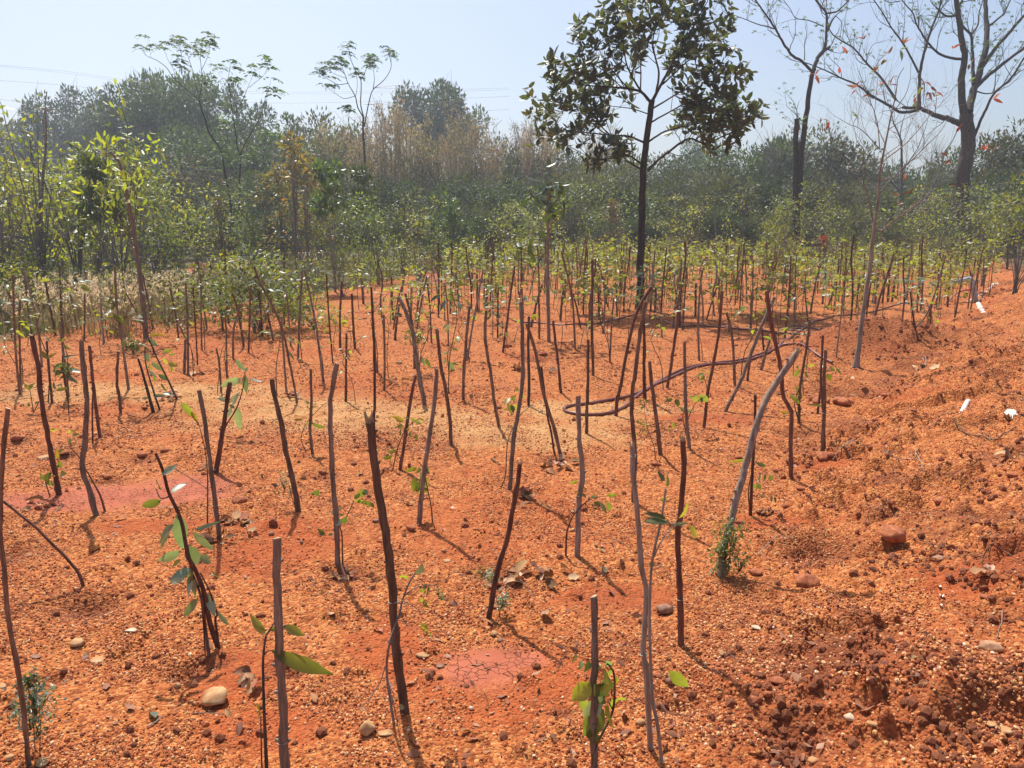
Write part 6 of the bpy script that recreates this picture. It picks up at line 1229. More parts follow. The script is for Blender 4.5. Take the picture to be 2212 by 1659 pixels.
g1 = ground_path('V', [(180, 548), (120, 556), ('H', 1100, 105), ('H', 1000, 85), ('H', 900, 75), ('H', 800, 95), ('H', 700, 125), ('H', 600, 140), ('H', 470, 150), ('H', 380, 175), ('H', 320, 190), ('H', 250, 240), ('H', 180, 290), ('H', 100, 345), ('H', 20, 380), ('G', 1269, 670), ('G', 1100, 690), ('G', 980, 712), ('G', 880, 750), ('G', 790, 800), ('G', 700, 855), ('G', 600, 895), ('G', 500, 915), ('G', 380, 935), ('5', 700, 195), ('5', 560, 205), ('5', 480, 225), ('5', 465, 250), ('5', 520, 275), ('5', 640, 288), ('5', 780, 288), ('5', 900, 255), ('5', 1000, 200), ('5', 1060, 140), ('5', 1160, 75), ('5', 1290, 10), ('G', 960, 730), ('G', 1080, 698), ('G', 1269, 682), ('H', 60, 370), ('H', 140, 335), ('H', 240, 325), ('H', 340, 325), ('H', 450, 318)], 330, .0145)
g1[:, 2] += .003
full = np.vstack([resample(lead, 14), g1])
obj('tube', tube(full-vb, .0145, 8, True), M['hose'], t, True)
t2 = thing('garden_hose', 'dark red hose run coiled behind the mound and trailing left past the broad-leaved tree', 'hose', P('H', 460, 290))
b2 = np.array(t2.location); g2 = ground_path('H', [(460, 292), (380, 272), (280, 262), (180, 262), (90, 258), (0, 245), ('G', 1269, 470), ('G', 1180, 462), ('G', 1060, 452), ('G', 930, 455), ('G', 860, 440), ('G', 780, 410), ('G', 700, 378), ('G', 620, 385), ('G', 490, 418), ('G', 400, 438), ('G', 280, 440), ('G', 150, 445), ('G', 0, 430), ('F', 1230, 510), ('F', 1150, 500), ('F', 1090, 462)], 200, .0145)
obj('tube', tube(g2-b2, .0145, 8, True), M['hose'], t2, True)
t3 = thing('garden_hose', 'short red hose coil lying between the slender tree and the long hose run', 'hose', P('H', 150, 250))
b3 = np.array(t3.location); g3 = ground_path('H', [(150, 250), (150, 225), (210, 213), (300, 225), (380, 245), (408, 262), (385, 278), (330, 268), (240, 245), (170, 242), (230, 228), (260, 232)], 80, .0145); obj('tube', tube(g3-b3, .0145, 8, True), M['hose'], t3, True)
# standpipe
Y = vb[1]; pt = lambda x, y, dy=0.: P('V', x, y, Y+dy)-vb
t = thing('standpipe', 'grey PVC standpipe with elbow, red tap handle and orange hose fitting on the bank', 'pipe', vb)
r = .036*Y/13.
k = TAGS['V'][2]/1.8228/1671*Y; r = 30*k
obj('riser', tube(np.array([pt(655, 520), pt(630, 440), pt(605, 320), pt(592, 240)]), r, 14, True), M['pvc'], t)
obj('elbow', tube(resample(np.array([pt(594, 255), pt(585, 200), pt(560, 165), pt(510, 160)]), 9), r*1.14, 14, False), M['pvc'], t)
obj('arm', tube(np.array([pt(530, 160), pt(400, 192), pt(285, 218)]), r*.98, 14, True), M['pvc'], t)
obj('collar', tube(np.array([pt(408, 190), pt(372, 199)]), r*1.25, 14, True), M['pvc'], t)
v = tube(np.array([pt(386, 190), pt(384, 150)]), r*.35, 10, True) + tube(np.array([pt(362, 160), pt(405, 150)]), r*.62, 10, True)
h = obj('tap_handle', v, M['redplastic'], t); 
obj('tee', tube(np.array([pt(610, 345), pt(597, 270)]), r*1.2, 14, True) + tube(np.array([pt(600, 285), pt(556, 293)]), r*.6, 12, True), M['pvc'], t)
obj('fitting', tube(np.array([pt(560, 293), pt(495, 304)]), r*.42, 12, True), M['orange'], t)
# white pipe, half buried along the bank: it shows in four places
segs = [('V', [(655, 475), (690, 540), (742, 632)], 26), ('7', [(1765, 110), (1740, 180), (1685, 280)], 17), ('H', [(1290, 610), (1250, 760)], 14)]
b = P('V', 655, 475); t = thing('buried_pipe', 'white pipe half buried in the red bank below the grey standpipe', 'pipe', b)
bur = []
for tg, pts, w in segs[:2]:
    pp = np.array([P(tg, *p) for p in pts]); kk = TAGS[tg][2]/1.8228/1671*math.hypot(*pp[0][:2]); r = w*kk
    rp = resample(pp, 12); rp[:, 2] += r*.15; rp[0, 2] -= r*1.3; rp[-1, 2] -= r*1.5
    obj('pipe_length', tube(rp-b, np.full(12, r), 12, True), M['pvc_white'], t)
for tg, x, y, s in (('V', 660, 870, 40), ('8', 1510, 180, 24), ('8', 1530, 260, 30), ('8', 1520, 335, 22), ('H', 1240, 800, 12)):
    p = P(tg, x, y); kk = TAGS[tg][2]/1.8228/1671*math.hypot(*p[:2]); r = s*kk
    rng = np.random.default_rng(int(x)); V, F = leaf_shape(r*2, r*1.3, .3, .4, 5, wav=.5, rng=rng); V = V@np.array([[math.cos(1.2), math.sin(1.2), 0], [-math.sin(1.2), math.cos(1.2), 0], [0, 0, 1]]); 
    o = obj('plastic_scrap', [(V+p+[0, 0, .012], F)], M['pvc_white'], None, loc=p); tag(o, 'crumpled scrap of white plastic on the red bank' + {660: ' below the standpipe', 1510: ', top one of three in a line', 1530: ', middle one of three in a line', 1520: ', lowest of three in a line', 1240: ' beyond the white feather-like pipe end'}[x], 'scrap')
# torn pale sheeting by the standpipe
def rag(label, tg, pts, w, seed, mat='rag', lift=.03):
    rng = np.random.default_rng(seed); pp = np.array([P(tg, *p) for p in pts]); b = pp[0].copy(); kk = TAGS[tg][2]/1.8228/1671*math.hypot(*b[:2]); rp = resample(pp, 22); V = []
    for i, p in enumerate(rp):
        for j in range(5): V.append(p-b + [(j-2)*w*kk*.25*.3, (j-2)*w*kk*.5, lift*(1+rng.random())+.35*w*kk*rng.normal()*.8])
    F = [(i*5+j, i*5+j+1, i*5+j+6, i*5+j+5) for i in range(21) for j in range(4)]; o = obj('plastic_sheet', [(np.array(V), np.array(F))], M[mat], None); o.location = b; tag(o, label, 'sheet')
rag('crumpled strip of pale sheeting climbing the bank behind the standpipe', 'V', [(660, 400), (740, 345), (800, 280), (860, 235), (915, 225)], 30, 1)
rag('flat white and dark plastic sheet lying right of the standpipe', 'V', [(780, 460), (880, 455), (990, 435)], 22, 2, lift=.02)
rag('small pale strip of sheeting at the left foot of the standpipe', 'V', [(510, 478), (560, 455), (610, 438)], 12, 3)
rag('pale rag among the weeds at the right edge of the bank', '7', [(2060, 340), (2100, 320), (2140, 330)], 50, 4)

# ------------------------------------------------------------------ stones, clods, dead leaves, sticks
def rock(name, label, cat, tg, x, y, wpx, mat, seed, group=None, flat_=.62, lay=False, sub=3, sink=.3, elong=1.):
    import bmesh
    rng = np.random.default_rng(seed); p = P(tg, x, y); k = TAGS[tg][2]/1.8228/1671*math.sqrt(p[0]**2*0 + p[1]**2 + CAM_Z**2); r = wpx*k*.42
    bm = bmesh.new(); bmesh.ops.create_icosphere(bm, subdivisions=sub, radius=1.); V = np.array([v.co[:] for v in bm.verts]); F = np.array([[v.index for v in f.verts] for f in bm.faces]); bm.free()
    for _ in range(7):
        n = unit(rng.normal(size=3)); c = .55+.35*rng.random(); dd = V@n; V = V - np.maximum(dd-c, 0)[:, None]*n*.85
    V *= 1+.10*fbm(V[:, 0]*2+seed, V[:, 1]*2+V[:, 2]*1.7, 3)[:, None]
    V *= 1+.05*fbm(V[:, 0]*7+seed, V[:, 1]*7+V[:, 2]*5, 2)[:, None]
    if lay: V[:, 2] = np.round(V[:, 2]*5)/5*.9+V[:, 2]*.1
    V *= np.array([elong, .8+.3*rng.random(), flat_])*r; a = rng.random()*.8-.4; c_, s_ = math.cos(a), math.sin(a); V = V@np.array([[c_, s_, 0], [-s_, c_, 0], [0, 0, 1]])
    V[:, 2] += r*flat_*(1-2*sink)
    o = obj(name, [(V, F)], M[mat], None, mat != 'stone_brown'); o.location = p; tag(o, label, cat, group); return o
ST = [('2', 1790, 1115, 240, 'stone_tan', 'large yellow-tan stone in the shadow of the leafy sapling', .75, 1.1), ('2', 645, 640, 130, 'stone_tan', 'tan stone with an orange side alone on the soil, lower left', .6, 1.2), ('4', 940, 1360, 150, 'stone_tan', 'knobbly pale yellow stone at the foot of the thickest stake', .9, 1.), ('4', 1085, 1375, 110, 'stone_tan', 'flat orange sliver of stone pointing at the thickest stake', .3, 1.4),
      ('6', 1300, 365, 175, 'stone_brown', 'brown layered shale stone right of the kinked stake', .6, 1.1), ('6', 2070, 500, 95, 'stone_white', 'smooth cream pebble right of the layered shale stone', .35, 1.2), ('8', 770, 1240, 100, 'stone_white', 'white quartz lump in the hollow of the gravel heap', .6, 1.1), ('8', 975, 1300, 90, 'stone_tan', 'long pale yellow stone on the gravel heap', .35, 1.5), ('8', 1310, 900, 70, 'stone_brown', 'mauve rounded pebble at the top of the gravel heap', .6, 1.2),
      ('8', 465, 1610, 90, 'stone_tan', 'orange-tan stone at the bottom edge below the gravel heap', .6, 1.2), ('8', 2050, 1350, 130, 'stone_tan', 'flat flaky tan stone at the right end of the gravel heap', .3, 1.3), ('8', 1940, 1300, 100, 'stone_tan', 'smaller flaky tan stone next to the flat one', .3, 1.3), ('8', 1475, 1445, 55, 'stone_white', 'small white quartz pebble low on the gravel heap', .7, 1.), ('8', 1930, 680, 190, 'sod', 'large grey-crusted clod at the right of the gravel heap', .5, 1.1),
      ('6', 1095, 1285, 95, 'stone_tan', 'tan stone between the feet of the tied stake and the cracked post', .6, 1.1), ('6', 1450, 1225, 60, 'stone_tan', 'small yellow pebble below the dark hole near the hanging leaf', .7, 1.), ('6', 1350, 950, 110, 'stone_brown', 'pink-brown stone under the hanging yellow-green leaf', .7, 1.), ('4', 1400, 730, 110, 'stone_tan', 'flat pale orange stone left of the cracked silt patch', .3, 1.3),
      ('4', 1540, 815, 75, 'stone_brown', 'flat brown stone at the rim of the cracked silt patch', .35, 1.2), ('4', 1800, 1170, 48, 'stone_white', 'small cream pebble below the cracked silt patch', .7, 1.), ('4', 1990, 555, 75, 'stone_tan', 'tan stone above the cracked silt patch beside the shadow', .7, 1.1), ('4', 2045, 610, 70, 'stone_brown', 'brown stone touching the top of the cracked silt patch', .7, 1.1), ('4', 640, 380, 60, 'stone_tan', 'small flat tan stone right of the dug hole', .3, 1.3),
      ('2', 1090, 520, 95, 'stone_white', 'flat cream stone on the soil left of the leafy sapling', .25, 1.3), ('2', 815, 770, 110, 'stone_tan', 'flat orange stone beside the tan stone, lower left', .3, 1.3), ('2', 700, 755, 75, 'stone_brown', 'flat mauve stone beside the tan stone, lower left', .4, 1.), ('2', 300, 740, 90, 'stone_brown', 'pinkish flat stone left of the tan stone', .3, 1.2), ('2', 1475, 985, 65, 'stone_tan', 'small round orange stone left of the large yellow-tan stone', .7, 1.),
      ('2', 20, 990, 80, 'stone_tan', 'pale stone cut by the left edge of the frame', .5, 1.4), ('2', 90, 1580, 80, 'stone_tan', 'orange stone at the lower left corner', .6, 1.), ('2', 350, 1625, 120, 'stone_tan', 'orange stone at the foot of the corner stake', .5, 1.2), ('1', 960, 1285, 28, 'stone_white', 'tiny white pebble on the orange soil below the pink pan', .8, 1.), ('1', 370, 645, 110, 'stone_tan', 'tan stone against the dark crooked stake', .4, 1.3), ('1', 895, 1465, 45, 'stone_tan', 'small tan stone right of the slanting stick', .4, 1.),
      ('E', 1232, 270, 62, 'stone_tan', 'pale square block of stone on the soil at the left', .9, 1.), ('F', 432, 765, 45, 'stone_tan', 'tan stone in front of the bent twin stakes', .7, 1.2), ('5', 540, 1245, 50, 'stone_tan', 'tan stone half hidden by the foot of the stout knotty stake', .8, 1.), ('5', 870, 820, 32, 'stone_brown', 'small brown stone between the stout stake and the split-topped pair', .8, 1.), ('5', 1110, 735, 32, 'stone_tan', 'small yellow pebble right of the split-topped pair', .8, 1.), ('5', 1735, 1130, 0, 'stone_tan', '', .8, 1.),
      ('F', 1112, 662, 48, 'clod', 'brick-like block of dark earth in the middle field', .8, 1.3), ('3', 145, 1275, 60, 'stone_brown', 'square brown stone just behind the top of the thick cut post', .8, 1.), ('3', 395, 1340, 45, 'stone_brown', 'brown-yellow stone on the dark red crust', .8, 1.), ('3', 1600, 1495, 70, 'stone_tan', 'flat orange stone crossed by a thin shadow', .35, 1.2), ('3', 375, 670, 34, 'stone_brown', 'round brown stone below the yellow sand', .9, 1.), ('3', 1015, 1170, 70, 'stone_brown', 'brown stone hugging the left side of the thickest stake', .6, 1.2), ('7', 2110, 755, 90, 'clod', 'dark clod at the right edge of the bank', .6, 1.2)]
for i, (tg, x, y, w, m, lb, fl, el) in enumerate(ST):
    if w: rock('clod' if m in ('clod', 'sod') else 'stone', lb, 'clod' if m in ('clod', 'sod') else 'stone', tg, x, y, w, m, 200+i, 'stones lying on the red soil' if m not in ('clod', 'sod') else None, fl, m == 'stone_brown' and w > 150, 3, .22, el)
CL = [('7', 545, 640, 150), ('7', 610, 600, 70), ('7', 725, 190, 130), ('7', 530, 180, 150), ('7', 385, 755, 50), ('7', 360, 900, 75), ('7', 465, 890, 85), ('7', 700, 425, 42), ('7', 980, 325, 60), ('7', 1265, 340, 60), ('7', 1080, 535, 80), ('7', 1150, 530, 65), ('7', 850, 650, 60), ('7', 1540, 1010, 150), ('7', 1130, 1320, 280),
      ('7', 1100, 1030, 90), ('7', 890, 1340, 110), ('8', 400, 130, 210), ('8', 170, 950, 120), ('8', 1230, 170, 70), ('8', 1880, 245, 70), ('8', 1900, 50, 90), ('8', 860, 710, 50), ('1', 1980, 1000, 130), ('1', 1365, 580, 80), ('1', 1100, 290, 75), ('1', 150, 480, 110), ('1', 530, 600, 90), ('1', 880, 800, 90), ('1', 1200, 230, 50), ('1', 1180, 620, 90), ('5', 1230, 680, 90), ('5', 1550, 535, 40), ('5', 1910, 640, 70),
      ('5', 1895, 350, 50), ('5', 480, 1230, 50), ('5', 1920, 1180, 90), ('5', 2050, 1600, 120), ('6', 2050, 1110, 140), ('6', 2150, 1050, 80), ('6', 1250, 900, 80), ('4', 280, 740, 90), ('3', 1040, 1335, 45), ('3', 1300, 1225, 90), ('3', 570, 765, 70), ('H', 500, 690, 120), ('H', 350, 680, 120), ('H', 920, 610, 80), ('H', 710, 800, 40), ('H', 925, 810, 40), ('H', 1220, 330, 60), ('H', 1080, 280, 40), ('H', 770, 680, 60),
      ('G', 910, 430, 45), ('F', 665, 410, 32), ('F', 215, 485, 30), ('F', 190, 490, 28), ('F', 250, 445, 26), ('F', 1180, 725, 30), ('F', 265, 808, 36), ('F', 120, 565, 36), ('F', 920, 440, 30), ('G', 60, 640, 60), ('G', 180, 560, 60), ('G', 590, 610, 50)]
clods = []
for i, (tg, x, y, w) in enumerate(CL):
    o = rock('clod', '', 'clod', tg, x, y, w, 'clod', 400+i, 'clods of dark red earth', .62, False, 3, .32, 1.2)
    near = min([(math.dist(tuple(o.location)[:2], tuple(s.location)[:2]), s['label']) for s in bpy.context.scene.collection.objects if s.parent is None and s.name.startswith('wooden_stake') and 'label' in s and len(s['label'].split()) < 15])
    clods.append((o, ('large' if w > 110 else 'small' if w < 60 else 'mid-sized') + ' dark clod', tuple(o.location)))
autolabel(clods)
for c in ((930, 612, 1.0, .32), (985, 598, .5, .22), (430, 590, .8, .4), (1580, 588, .8, .3), (1240, 583, 1.2, .3)):
    p = P('O', c[0], c[1]); rng = np.random.default_rng(int(c[0])); gx_, gy_ = np.meshgrid(np.linspace(-1, 1, 26), np.linspace(-1, 1, 26)); rr = np.hypot(gx_, gy_); z = np.clip(np.exp(-rr**2*2.4)-.09, -.03, 1)*(1+.5*fbm(gx_.ravel()*2.5+c[0], gy_.ravel()*2.5, 4).reshape(rr.shape))*c[3]
    V = np.stack([gx_.ravel()*c[2], gy_.ravel()*c[2], z.ravel()-.02], 1); ii = (np.arange(25)[:, None]*26+np.arange(25)[None]).ravel(); o = obj('earth_heap', [(V, np.stack([ii, ii+1, ii+27, ii+26], 1))], M['clod'], None); o.location = p
    tag(o, {930: 'broad heap of red earth at the back rim of the field below the dark shrub', 985: 'smaller heap of red earth joined to the broad one', 430: 'dark hummock of earth in the dry grass at the left', 1580: 'low heap of red earth deep in the crowded saplings', 1240: 'wide low heap of earth left of the broad-leaved tree'}[c[0]], 'earth heap')
# dead leaves
DL = [mesh('dry_leaf', [leaf_shape(1, w_, d_, f_, 6, wav=.5, rng=np.random.default_rng(i+60), teeth=.3)], M['dry'], True) for i, (w_, d_, f_) in enumerate([(.4, .3, .5), (.55, -.3, .4), (.35, .5, .9), (.6, .2, .7)])]
LR = np.random.default_rng(19)
def dleaf(p, s, label, group='dead leaves scattered over the soil', me=None):
    o = link('dead_leaf', me or DL[LR.integers(4)], loc=(p[0], p[1], p[2]+.012*s/.08+.004)); o.rotation_euler = (LR.normal()*.35, LR.normal()*.3, LR.random()*6.28); o.scale = (s, s, s); tag(o, label, 'dead leaf', group)
GREEN = mesh('green_leaf', [leaf_shape(1, .4, .3, .3, 6, wav=.2, rng=np.random.default_rng(6))], M['leaf_grey'], True)
piles = [('5', 500, 690, 9, 'dead leaf in the leaf-filled planting hole below the hose loop'), ('5', 340, 700, 5, 'dead leaf in the leaf-filled planting hole below the hose loop'), ('3', 740, 1640, 7, 'dead leaf in the dug hole under the wavy stake'), ('4', 2080, 150, 9, 'curled dead leaf beside the short dark leaning stake'), ('1', 1980, 1180, 12, 'dead leaf in the litter right of the straight grey stake'), ('1', 1800, 1330, 9, 'dead leaf at the foot of the straight grey stake'),
         ('1', 320, 1050, 9, 'dead leaf in the little pile on the pink silt pan'), ('5', 130, 960, 12, 'dead leaf in the dark litter left of the stout knotty stake'), ('2', 2100, 930, 7, 'dead leaf by the sapling with three big leaves'), ('6', 350, 90, 9, 'rolled brown leaf in the long curled litter mid-field'), ('6', 60, 90, 7, 'dead leaf near the rolled brown litter'), ('4', 780, 100, 4, 'pale dead leaf below the dug hole'), ('1', 1400, 150, 10, 'silvery dead leaf on the sand under the bushy sapling'),
         ('7', 80, 1110, 6, 'dead leaf right of the climbing shrub'), ('8', 1900, 60, 5, 'dead leaf on the bare patch at the right edge'), ('7', 2110, 620, 9, 'dead leaf in the weeds at the right edge'), ('F', 370, 880, 5, 'dead leaf mid-field behind the sand'), ('F', 1160, 800, 6, 'dead leaf near the knobbly-headed stake'), ('E', 360, 350, 6, 'dead leaf in the litter left of the sand'), ('E', 1190, 540, 6, 'dead leaf near the pale square stone'), ('G', 60, 740, 5, 'dead leaf beside the dug hummock'), ('H', 620, 640, 4, 'white dead leaf below the mound'), ('H', 1020, 470, 5, 'dead leaf right of the mound')]
for tg, x, y, n, lb in piles:
    k = TAGS[tg][2]/.4749
    for _ in range(n):
        p = P(tg, x+LR.normal()*45/k, y+LR.normal()*22/k); dleaf(p, (.05+.05*LR.random())*(1 if p[1] < 7 else 1.4), lb)
for q in range(90):
    y = 2.1*(16/2.1)**LR.random(); x = (LR.random()*2-1)*.66*y; dleaf((x, y, hz(x, y)), .03+.04*LR.random(), 'single dead leaf lying on the open red soil')
for tg, x, y, s in (('4', 520, 1140, .055), ('3', 1615, 1065, .05), ('5', 800, 1425, .04), ('5', 730, 1380, .045), ('7', 2055, 1130, .09), ('1', 2030, 1430, .05), ('2', 2035, 95, .03), ('2', 1290, 1280, .09)):
    dleaf(P(tg, x, y), s, 'pale fallen leaf lying alone, silvery side up', 'pale fallen leaves', DL[0] if LR.random() < .5 else GREEN)
x, y = in_view(2600, 1.9, 24, LR, .9); k = (fbm(x*1.3, y*1.3, 3) > -.05) & (y < field_end(x)+2); x, y = x[k], y[k]; n = len(x)
link('leaf_litter', mesh('leaf_litter', [quads_leaves(np.stack([x, y, height(x, y)+.006], 1), (.02+.045*LR.random(n)**2), LR, .5, 0, np.stack([LR.normal(size=n), LR.normal(size=n), .1*LR.normal(size=n)], 1)*3)], M['dry']), kind='stuff')
# fallen sticks
SK = [('7', [(1050, 660), (1200, 655), (1305, 645), (1310, 630), (1370, 730)], 10, 'pale broken stick bent like an elbow on the bank'), ('7', [(1625, 405), (1750, 455), (1900, 475), (1965, 500), (2110, 410), (2211, 360)], 12, 'dark branching stick reaching into the weeds at the right edge'), ('7', [(1840, 420), (1960, 500)], 9, 'short side stick lying on the branching one'), ('7', [(1290, 1490), (1560, 1470), (1850, 1460), (2000, 1490), (2211, 1525)], 8, 'long thin stick lying across the bank at the right'),
      ('7', [(1300, 1310), (1600, 1400), (1850, 1450), (1870, 1400), (2010, 1350)], 7, 'thin forked twig crossing the long stick on the bank'), ('7', [(0, 1450), (120, 1350), (310, 1295)], 9, 'curved pale twig on the soil right of the climbing shrub'), ('7', [(625, 660), (700, 610), (830, 530)], 8, 'thin dry twig rising from the clods below the tied stakes'), ('7', [(750, 645), (800, 540)], 8, 'short dry stalk beside the clods below the tied stakes'), ('7', [(1690, 1115), (1870, 1165)], 7, 'straw-coloured stalk lying on the bank'),
      ('8', [(2030, 370), (2020, 500), (1975, 605)], 6, 'pale upright dry stalk at the right edge'), ('8', [(440, 185), (700, 190)], 5, 'straw lying behind the gravel heap'), ('8', [(850, 265), (980, 315)], 6, 'dark twig on the gravel above the heap'), ('5', [(870, 1310), (880, 1360), (910, 1420)], 6, 'small curved twig on the soil right of the stout knotty stake'), ('5', [(890, 1320), (1010, 1390)], 7, 'brown twig lying right of the stout knotty stake'), ('2', [(1220, 1330), (1290, 1290), (1350, 1240)], 14, 'pale curved twig in the shadow of the leafy sapling'),
      ('2', [(1600, 1210), (1860, 1215)], 6, 'thin straw under the large yellow-tan stone'), ('2', [(930, 1540), (980, 1460), (1040, 1420)], 7, 'dark twig on gravel at the bottom left'), ('4', [(870, 1170), (960, 1090), (1040, 960)], 5, 'hair-thin twig left of the thickest stake'), ('3', [(1050, 780), (1120, 720), (1150, 700)], 8, 'twig leading to the foot of the dark right-leaning stake'), ('3', [(1970, 655), (2040, 700)], 16, 'stubby branch piece on the sand rim'), ('6', [(410, 840), (480, 720)], 5, 'brown straw left of the cracked grey post'),
      ('1', [(1430, 720), (1600, 820), (1740, 910)], 6, 'thin dark twig across the pink silt pan'), ('1', [(1640, 750), (1690, 740), (1700, 690)], 14, 'dark curled root piece on the rim of the pink silt pan'), ('F', [(160, 262), (240, 220), (320, 205)], 6, 'bleached branch lying in front of the dry grass'), ('H', [(730, 215), (770, 120)], 5, 'dry stalk leaning behind the mound'), ('V', [(640, 222), (730, 135)], 12, 'pair of pale sticks propped behind the standpipe'), ('V', [(680, 455), (720, 390)], 14, 'pale stick stub at the foot of the standpipe'), ('H', [(1000, 415), (1035, 460)], 6, 'small bent pale twig right of the mound')]
for i, (tg, pts, w, lb) in enumerate(SK):
    rng = np.random.default_rng(i+700); pp = np.array([P(tg, *p) for p in pts]); b = pp[0].copy(); k = TAGS[tg][2]/1.8228/1671*math.hypot(b[1], CAM_Z); r = w*k*.5
    rp = resample(pp, 5*len(pp)); rp[:, 2] = np.maximum(rp[:, 2], height(rp[:, 0], rp[:, 1]))+r*.8+.003; rp[1:-1] += rng.normal(size=(len(rp)-2, 3))*r*.3
    o = obj('fallen_stick', tube(rp-b, np.linspace(r, r*.6, len(rp)), 6, True, .2, rng), M['trunk_pale' if 'pale' in lb or 'straw' in lb or 'dry' in lb or 'bleached' in lb else 'stake'], None); o.location = b; tag(o, lb, 'stick', 'sticks lying on the soil')
for q in range(150):
    pass
# stray stalks and straw (uncountable)
y = 2.*(14/2.)**LR.random(420); x = np.interp(y, *BX) + LR.normal(size=420)*1.2 + .9; parts = []
for a, b_ in zip(x, y):
    L = .03+.10*LR.random(); an = LR.random()*6.28; z = hz(a, b_); parts += tube(np.array([[a, b_, z+.004], [a+math.cos(an)*L*.5, b_+math.sin(an)*L*.5, z+.012+.02*LR.random()], [a+math.cos(an)*L, b_+math.sin(an)*L, z+.004]]), .0012, 3, False)
link('straw_bits', mesh('straw_bits', parts, M['grass_dry']), kind='stuff')

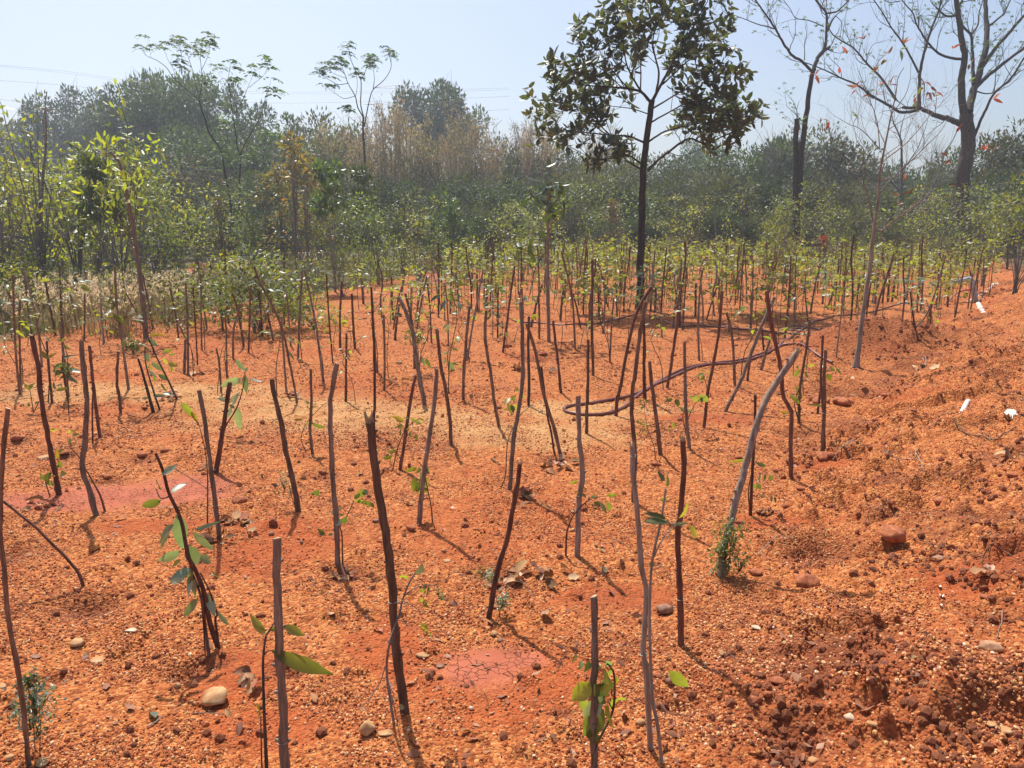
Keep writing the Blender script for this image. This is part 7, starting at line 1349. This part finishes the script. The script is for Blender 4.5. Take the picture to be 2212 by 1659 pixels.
# ------------------------------------------------------------------ the worker among the saplings
def person():
    Y = 31.; b = np.array([atO(1781, Y), Y, 0.]); b[2] = hz(b[0], b[1]); b[2] = CAM_Z + (P('O', 1781, 505, Y)[2]-CAM_Z) - 1.5
    gz = hz(b[0], b[1]); s = 1.0
    t = thing('person', 'person in coral shirt, orange waist cloth and pale headscarf bending forward among the far saplings', 'person', (b[0], b[1], gz))
    H = P('O', 1781, 497, Y)[2]-gz; s = H/1.55
    def skin(name, verts, edges, rad, mat, parent=t, lvl=2):
        me = bpy.data.meshes.new(name); me.from_pydata([tuple(c*s for c in v) for v in verts], edges, []); me.materials.append(M[mat])
        o = link(name, me, parent); m = o.modifiers.new('s', 'SKIN')
        for i, r in enumerate(rad): me.skin_vertices[0].data[i].radius = (r*s if not isinstance(r, tuple) else r[0]*s, (r if not isinstance(r, tuple) else r[1])*s if not isinstance(r, tuple) else r[1]*s)
        me.skin_vertices[0].data[0].use_root = True; m.use_smooth_shade = True; q = o.modifiers.new('d', 'SUBSURF'); q.levels = q.render_levels = lvl; return o
    # body faces left (-x), leaning a little, forearms held forward
    bv = [(0, 0, .86), (-.02, 0, 1.05), (-.07, 0, 1.24), (-.12, 0, 1.37), (-.15, 0, 1.44), (-.18, 0, 1.50),      # 0 pelvis .. 5 head base
          (-.20, 0, 1.56), (-.11, .17, 1.33), (-.14, .20, 1.10), (-.34, .14, 1.04), (-.43, .12, 1.05),
          (-.11, -.17, 1.33), (-.13, -.21, 1.10), (-.33, -.15, 1.02), (-.42, -.13, 1.03),
          (.0, .09, .80), (.02, .10, .47), (.03, .10, .08), (-.09, .11, .03), (.0, -.09, .80), (-.05, -.10, .47), (-.03, -.10, .08), (-.15, -.11, .03)]
    be = [(0, 1), (1, 2), (2, 3), (3, 4), (4, 5), (5, 6), (3, 7), (7, 8), (8, 9), (9, 10), (3, 11), (11, 12), (12, 13), (13, 14), (0, 15), (15, 16), (16, 17), (17, 18), (0, 19), (19, 20), (20, 21), (21, 22)]
    br = [.12, .11, .13, .10, .05, .085, .08, .055, .045, .036, .028, .055, .045, .036, .028, .085, .06, .042, .035, .085, .06, .042, .035]
    skin('body', bv, be, br, 'skin')
    skin('shirt', [(-.01, 0, .98), (-.03, 0, 1.08), (-.07, 0, 1.24), (-.115, 0, 1.35), (-.11, .17, 1.33), (-.135, .20, 1.14), (-.11, -.17, 1.33), (-.13, -.21, 1.14)], [(0, 1), (1, 2), (2, 3), (3, 4), (4, 5), (3, 6), (6, 7)], [.15, .15, .165, .12, .08, .07, .08, .07], 'shirt')
    skin('waist_cloth', [(.0, 0, 1.0), (.01, 0, .9), (.02, 0, .74)], [(0, 1), (1, 2)], [.165, .18, .2], 'skirt')
    skin('trousers', [(0, 0, .86), (.0, .095, .78), (.02, .10, .47), (.03, .10, .14), (.0, -.095, .78), (-.05, -.10, .47), (-.03, -.10, .14)], [(0, 1), (1, 2), (2, 3), (0, 4), (4, 5), (5, 6)], [.14, .11, .085, .075, .11, .085, .075], 'trouser')
    skin('headscarf', [(-.14, 0, 1.52), (-.16, 0, 1.60), (-.19, 0, 1.635)], [(0, 1), (1, 2)], [.075, .088, .06], 'scarf')
person()

# ------------------------------------------------------------------ power line far behind
def wire(label, pts, Ys, r):
    q = np.array([P('O', x, y, Y) for (x, y), Y in zip(pts, Ys)]); b = q[0].copy(); rp = resample(q, 24); o = obj('power_cable', tube(rp-b, r, 4, False), M['wire'], None); o.location = b; tag(o, label, 'cable', 'power cables crossing the sky')
wire('uppermost power cable crossing the sky at the left', [(-60, 135), (150, 155), (340, 182), (560, 198), (850, 196), (1100, 190)], [150]*6, .022)
wire('power cable hanging just below the uppermost one', [(-60, 138), (150, 159), (340, 186), (560, 202), (850, 200), (1100, 194)], [150]*6, .022)
wire('middle power cable crossing the sky at the left', [(-60, 170), (150, 185), (340, 206), (560, 222), (850, 218), (1100, 208)], [151]*6, .026)
wire('lower power cable dipping behind the tall grey-green trees', [(-60, 210), (150, 228), (340, 250), (560, 258), (850, 250), (1100, 236)], [152]*6, .026)
def pylon():
    Y = 150.; top = P('O', 862, 186, Y); b = np.array([top[0], Y, 0.]); t = thing('pylon', 'faint steel lattice pylon showing through the dry bamboo', 'pylon', b); H = top[2]; parts = []; w0, w1 = 2.2, .5
    f = lambda h, i: np.array([(1 if i in (0, 3) else -1)*(w0+(w1-w0)*h/H), (1 if i < 2 else -1)*(w0+(w1-w0)*h/H), h])
    for i in range(4): parts += tube(np.array([f(0, i), f(H, i)]), .05, 4)
    hs = np.linspace(0, H, 11)
    for a, b_ in zip(hs[:-1], hs[1:]):
        for i in range(4): parts += tube(np.array([f(a, i), f(b_, (i+1) % 4)]), .028, 3); parts += tube(np.array([f(b_, i), f(b_, (i+1) % 4)]), .028, 3)
    obj('lattice', parts, M['steel'], t)
    for h, L in ((H-.3, 5.), (H-3.2, 6.5), (H-6.2, 5.5)): obj('cross_arm', tube(np.array([[-L, 0, h], [0, 0, h+.5], [L, 0, h]]), .05, 4)+tube(np.array([[-L, 0, h], [L, 0, h-.1]]), .045, 4), M['steel'], t)
pylon()
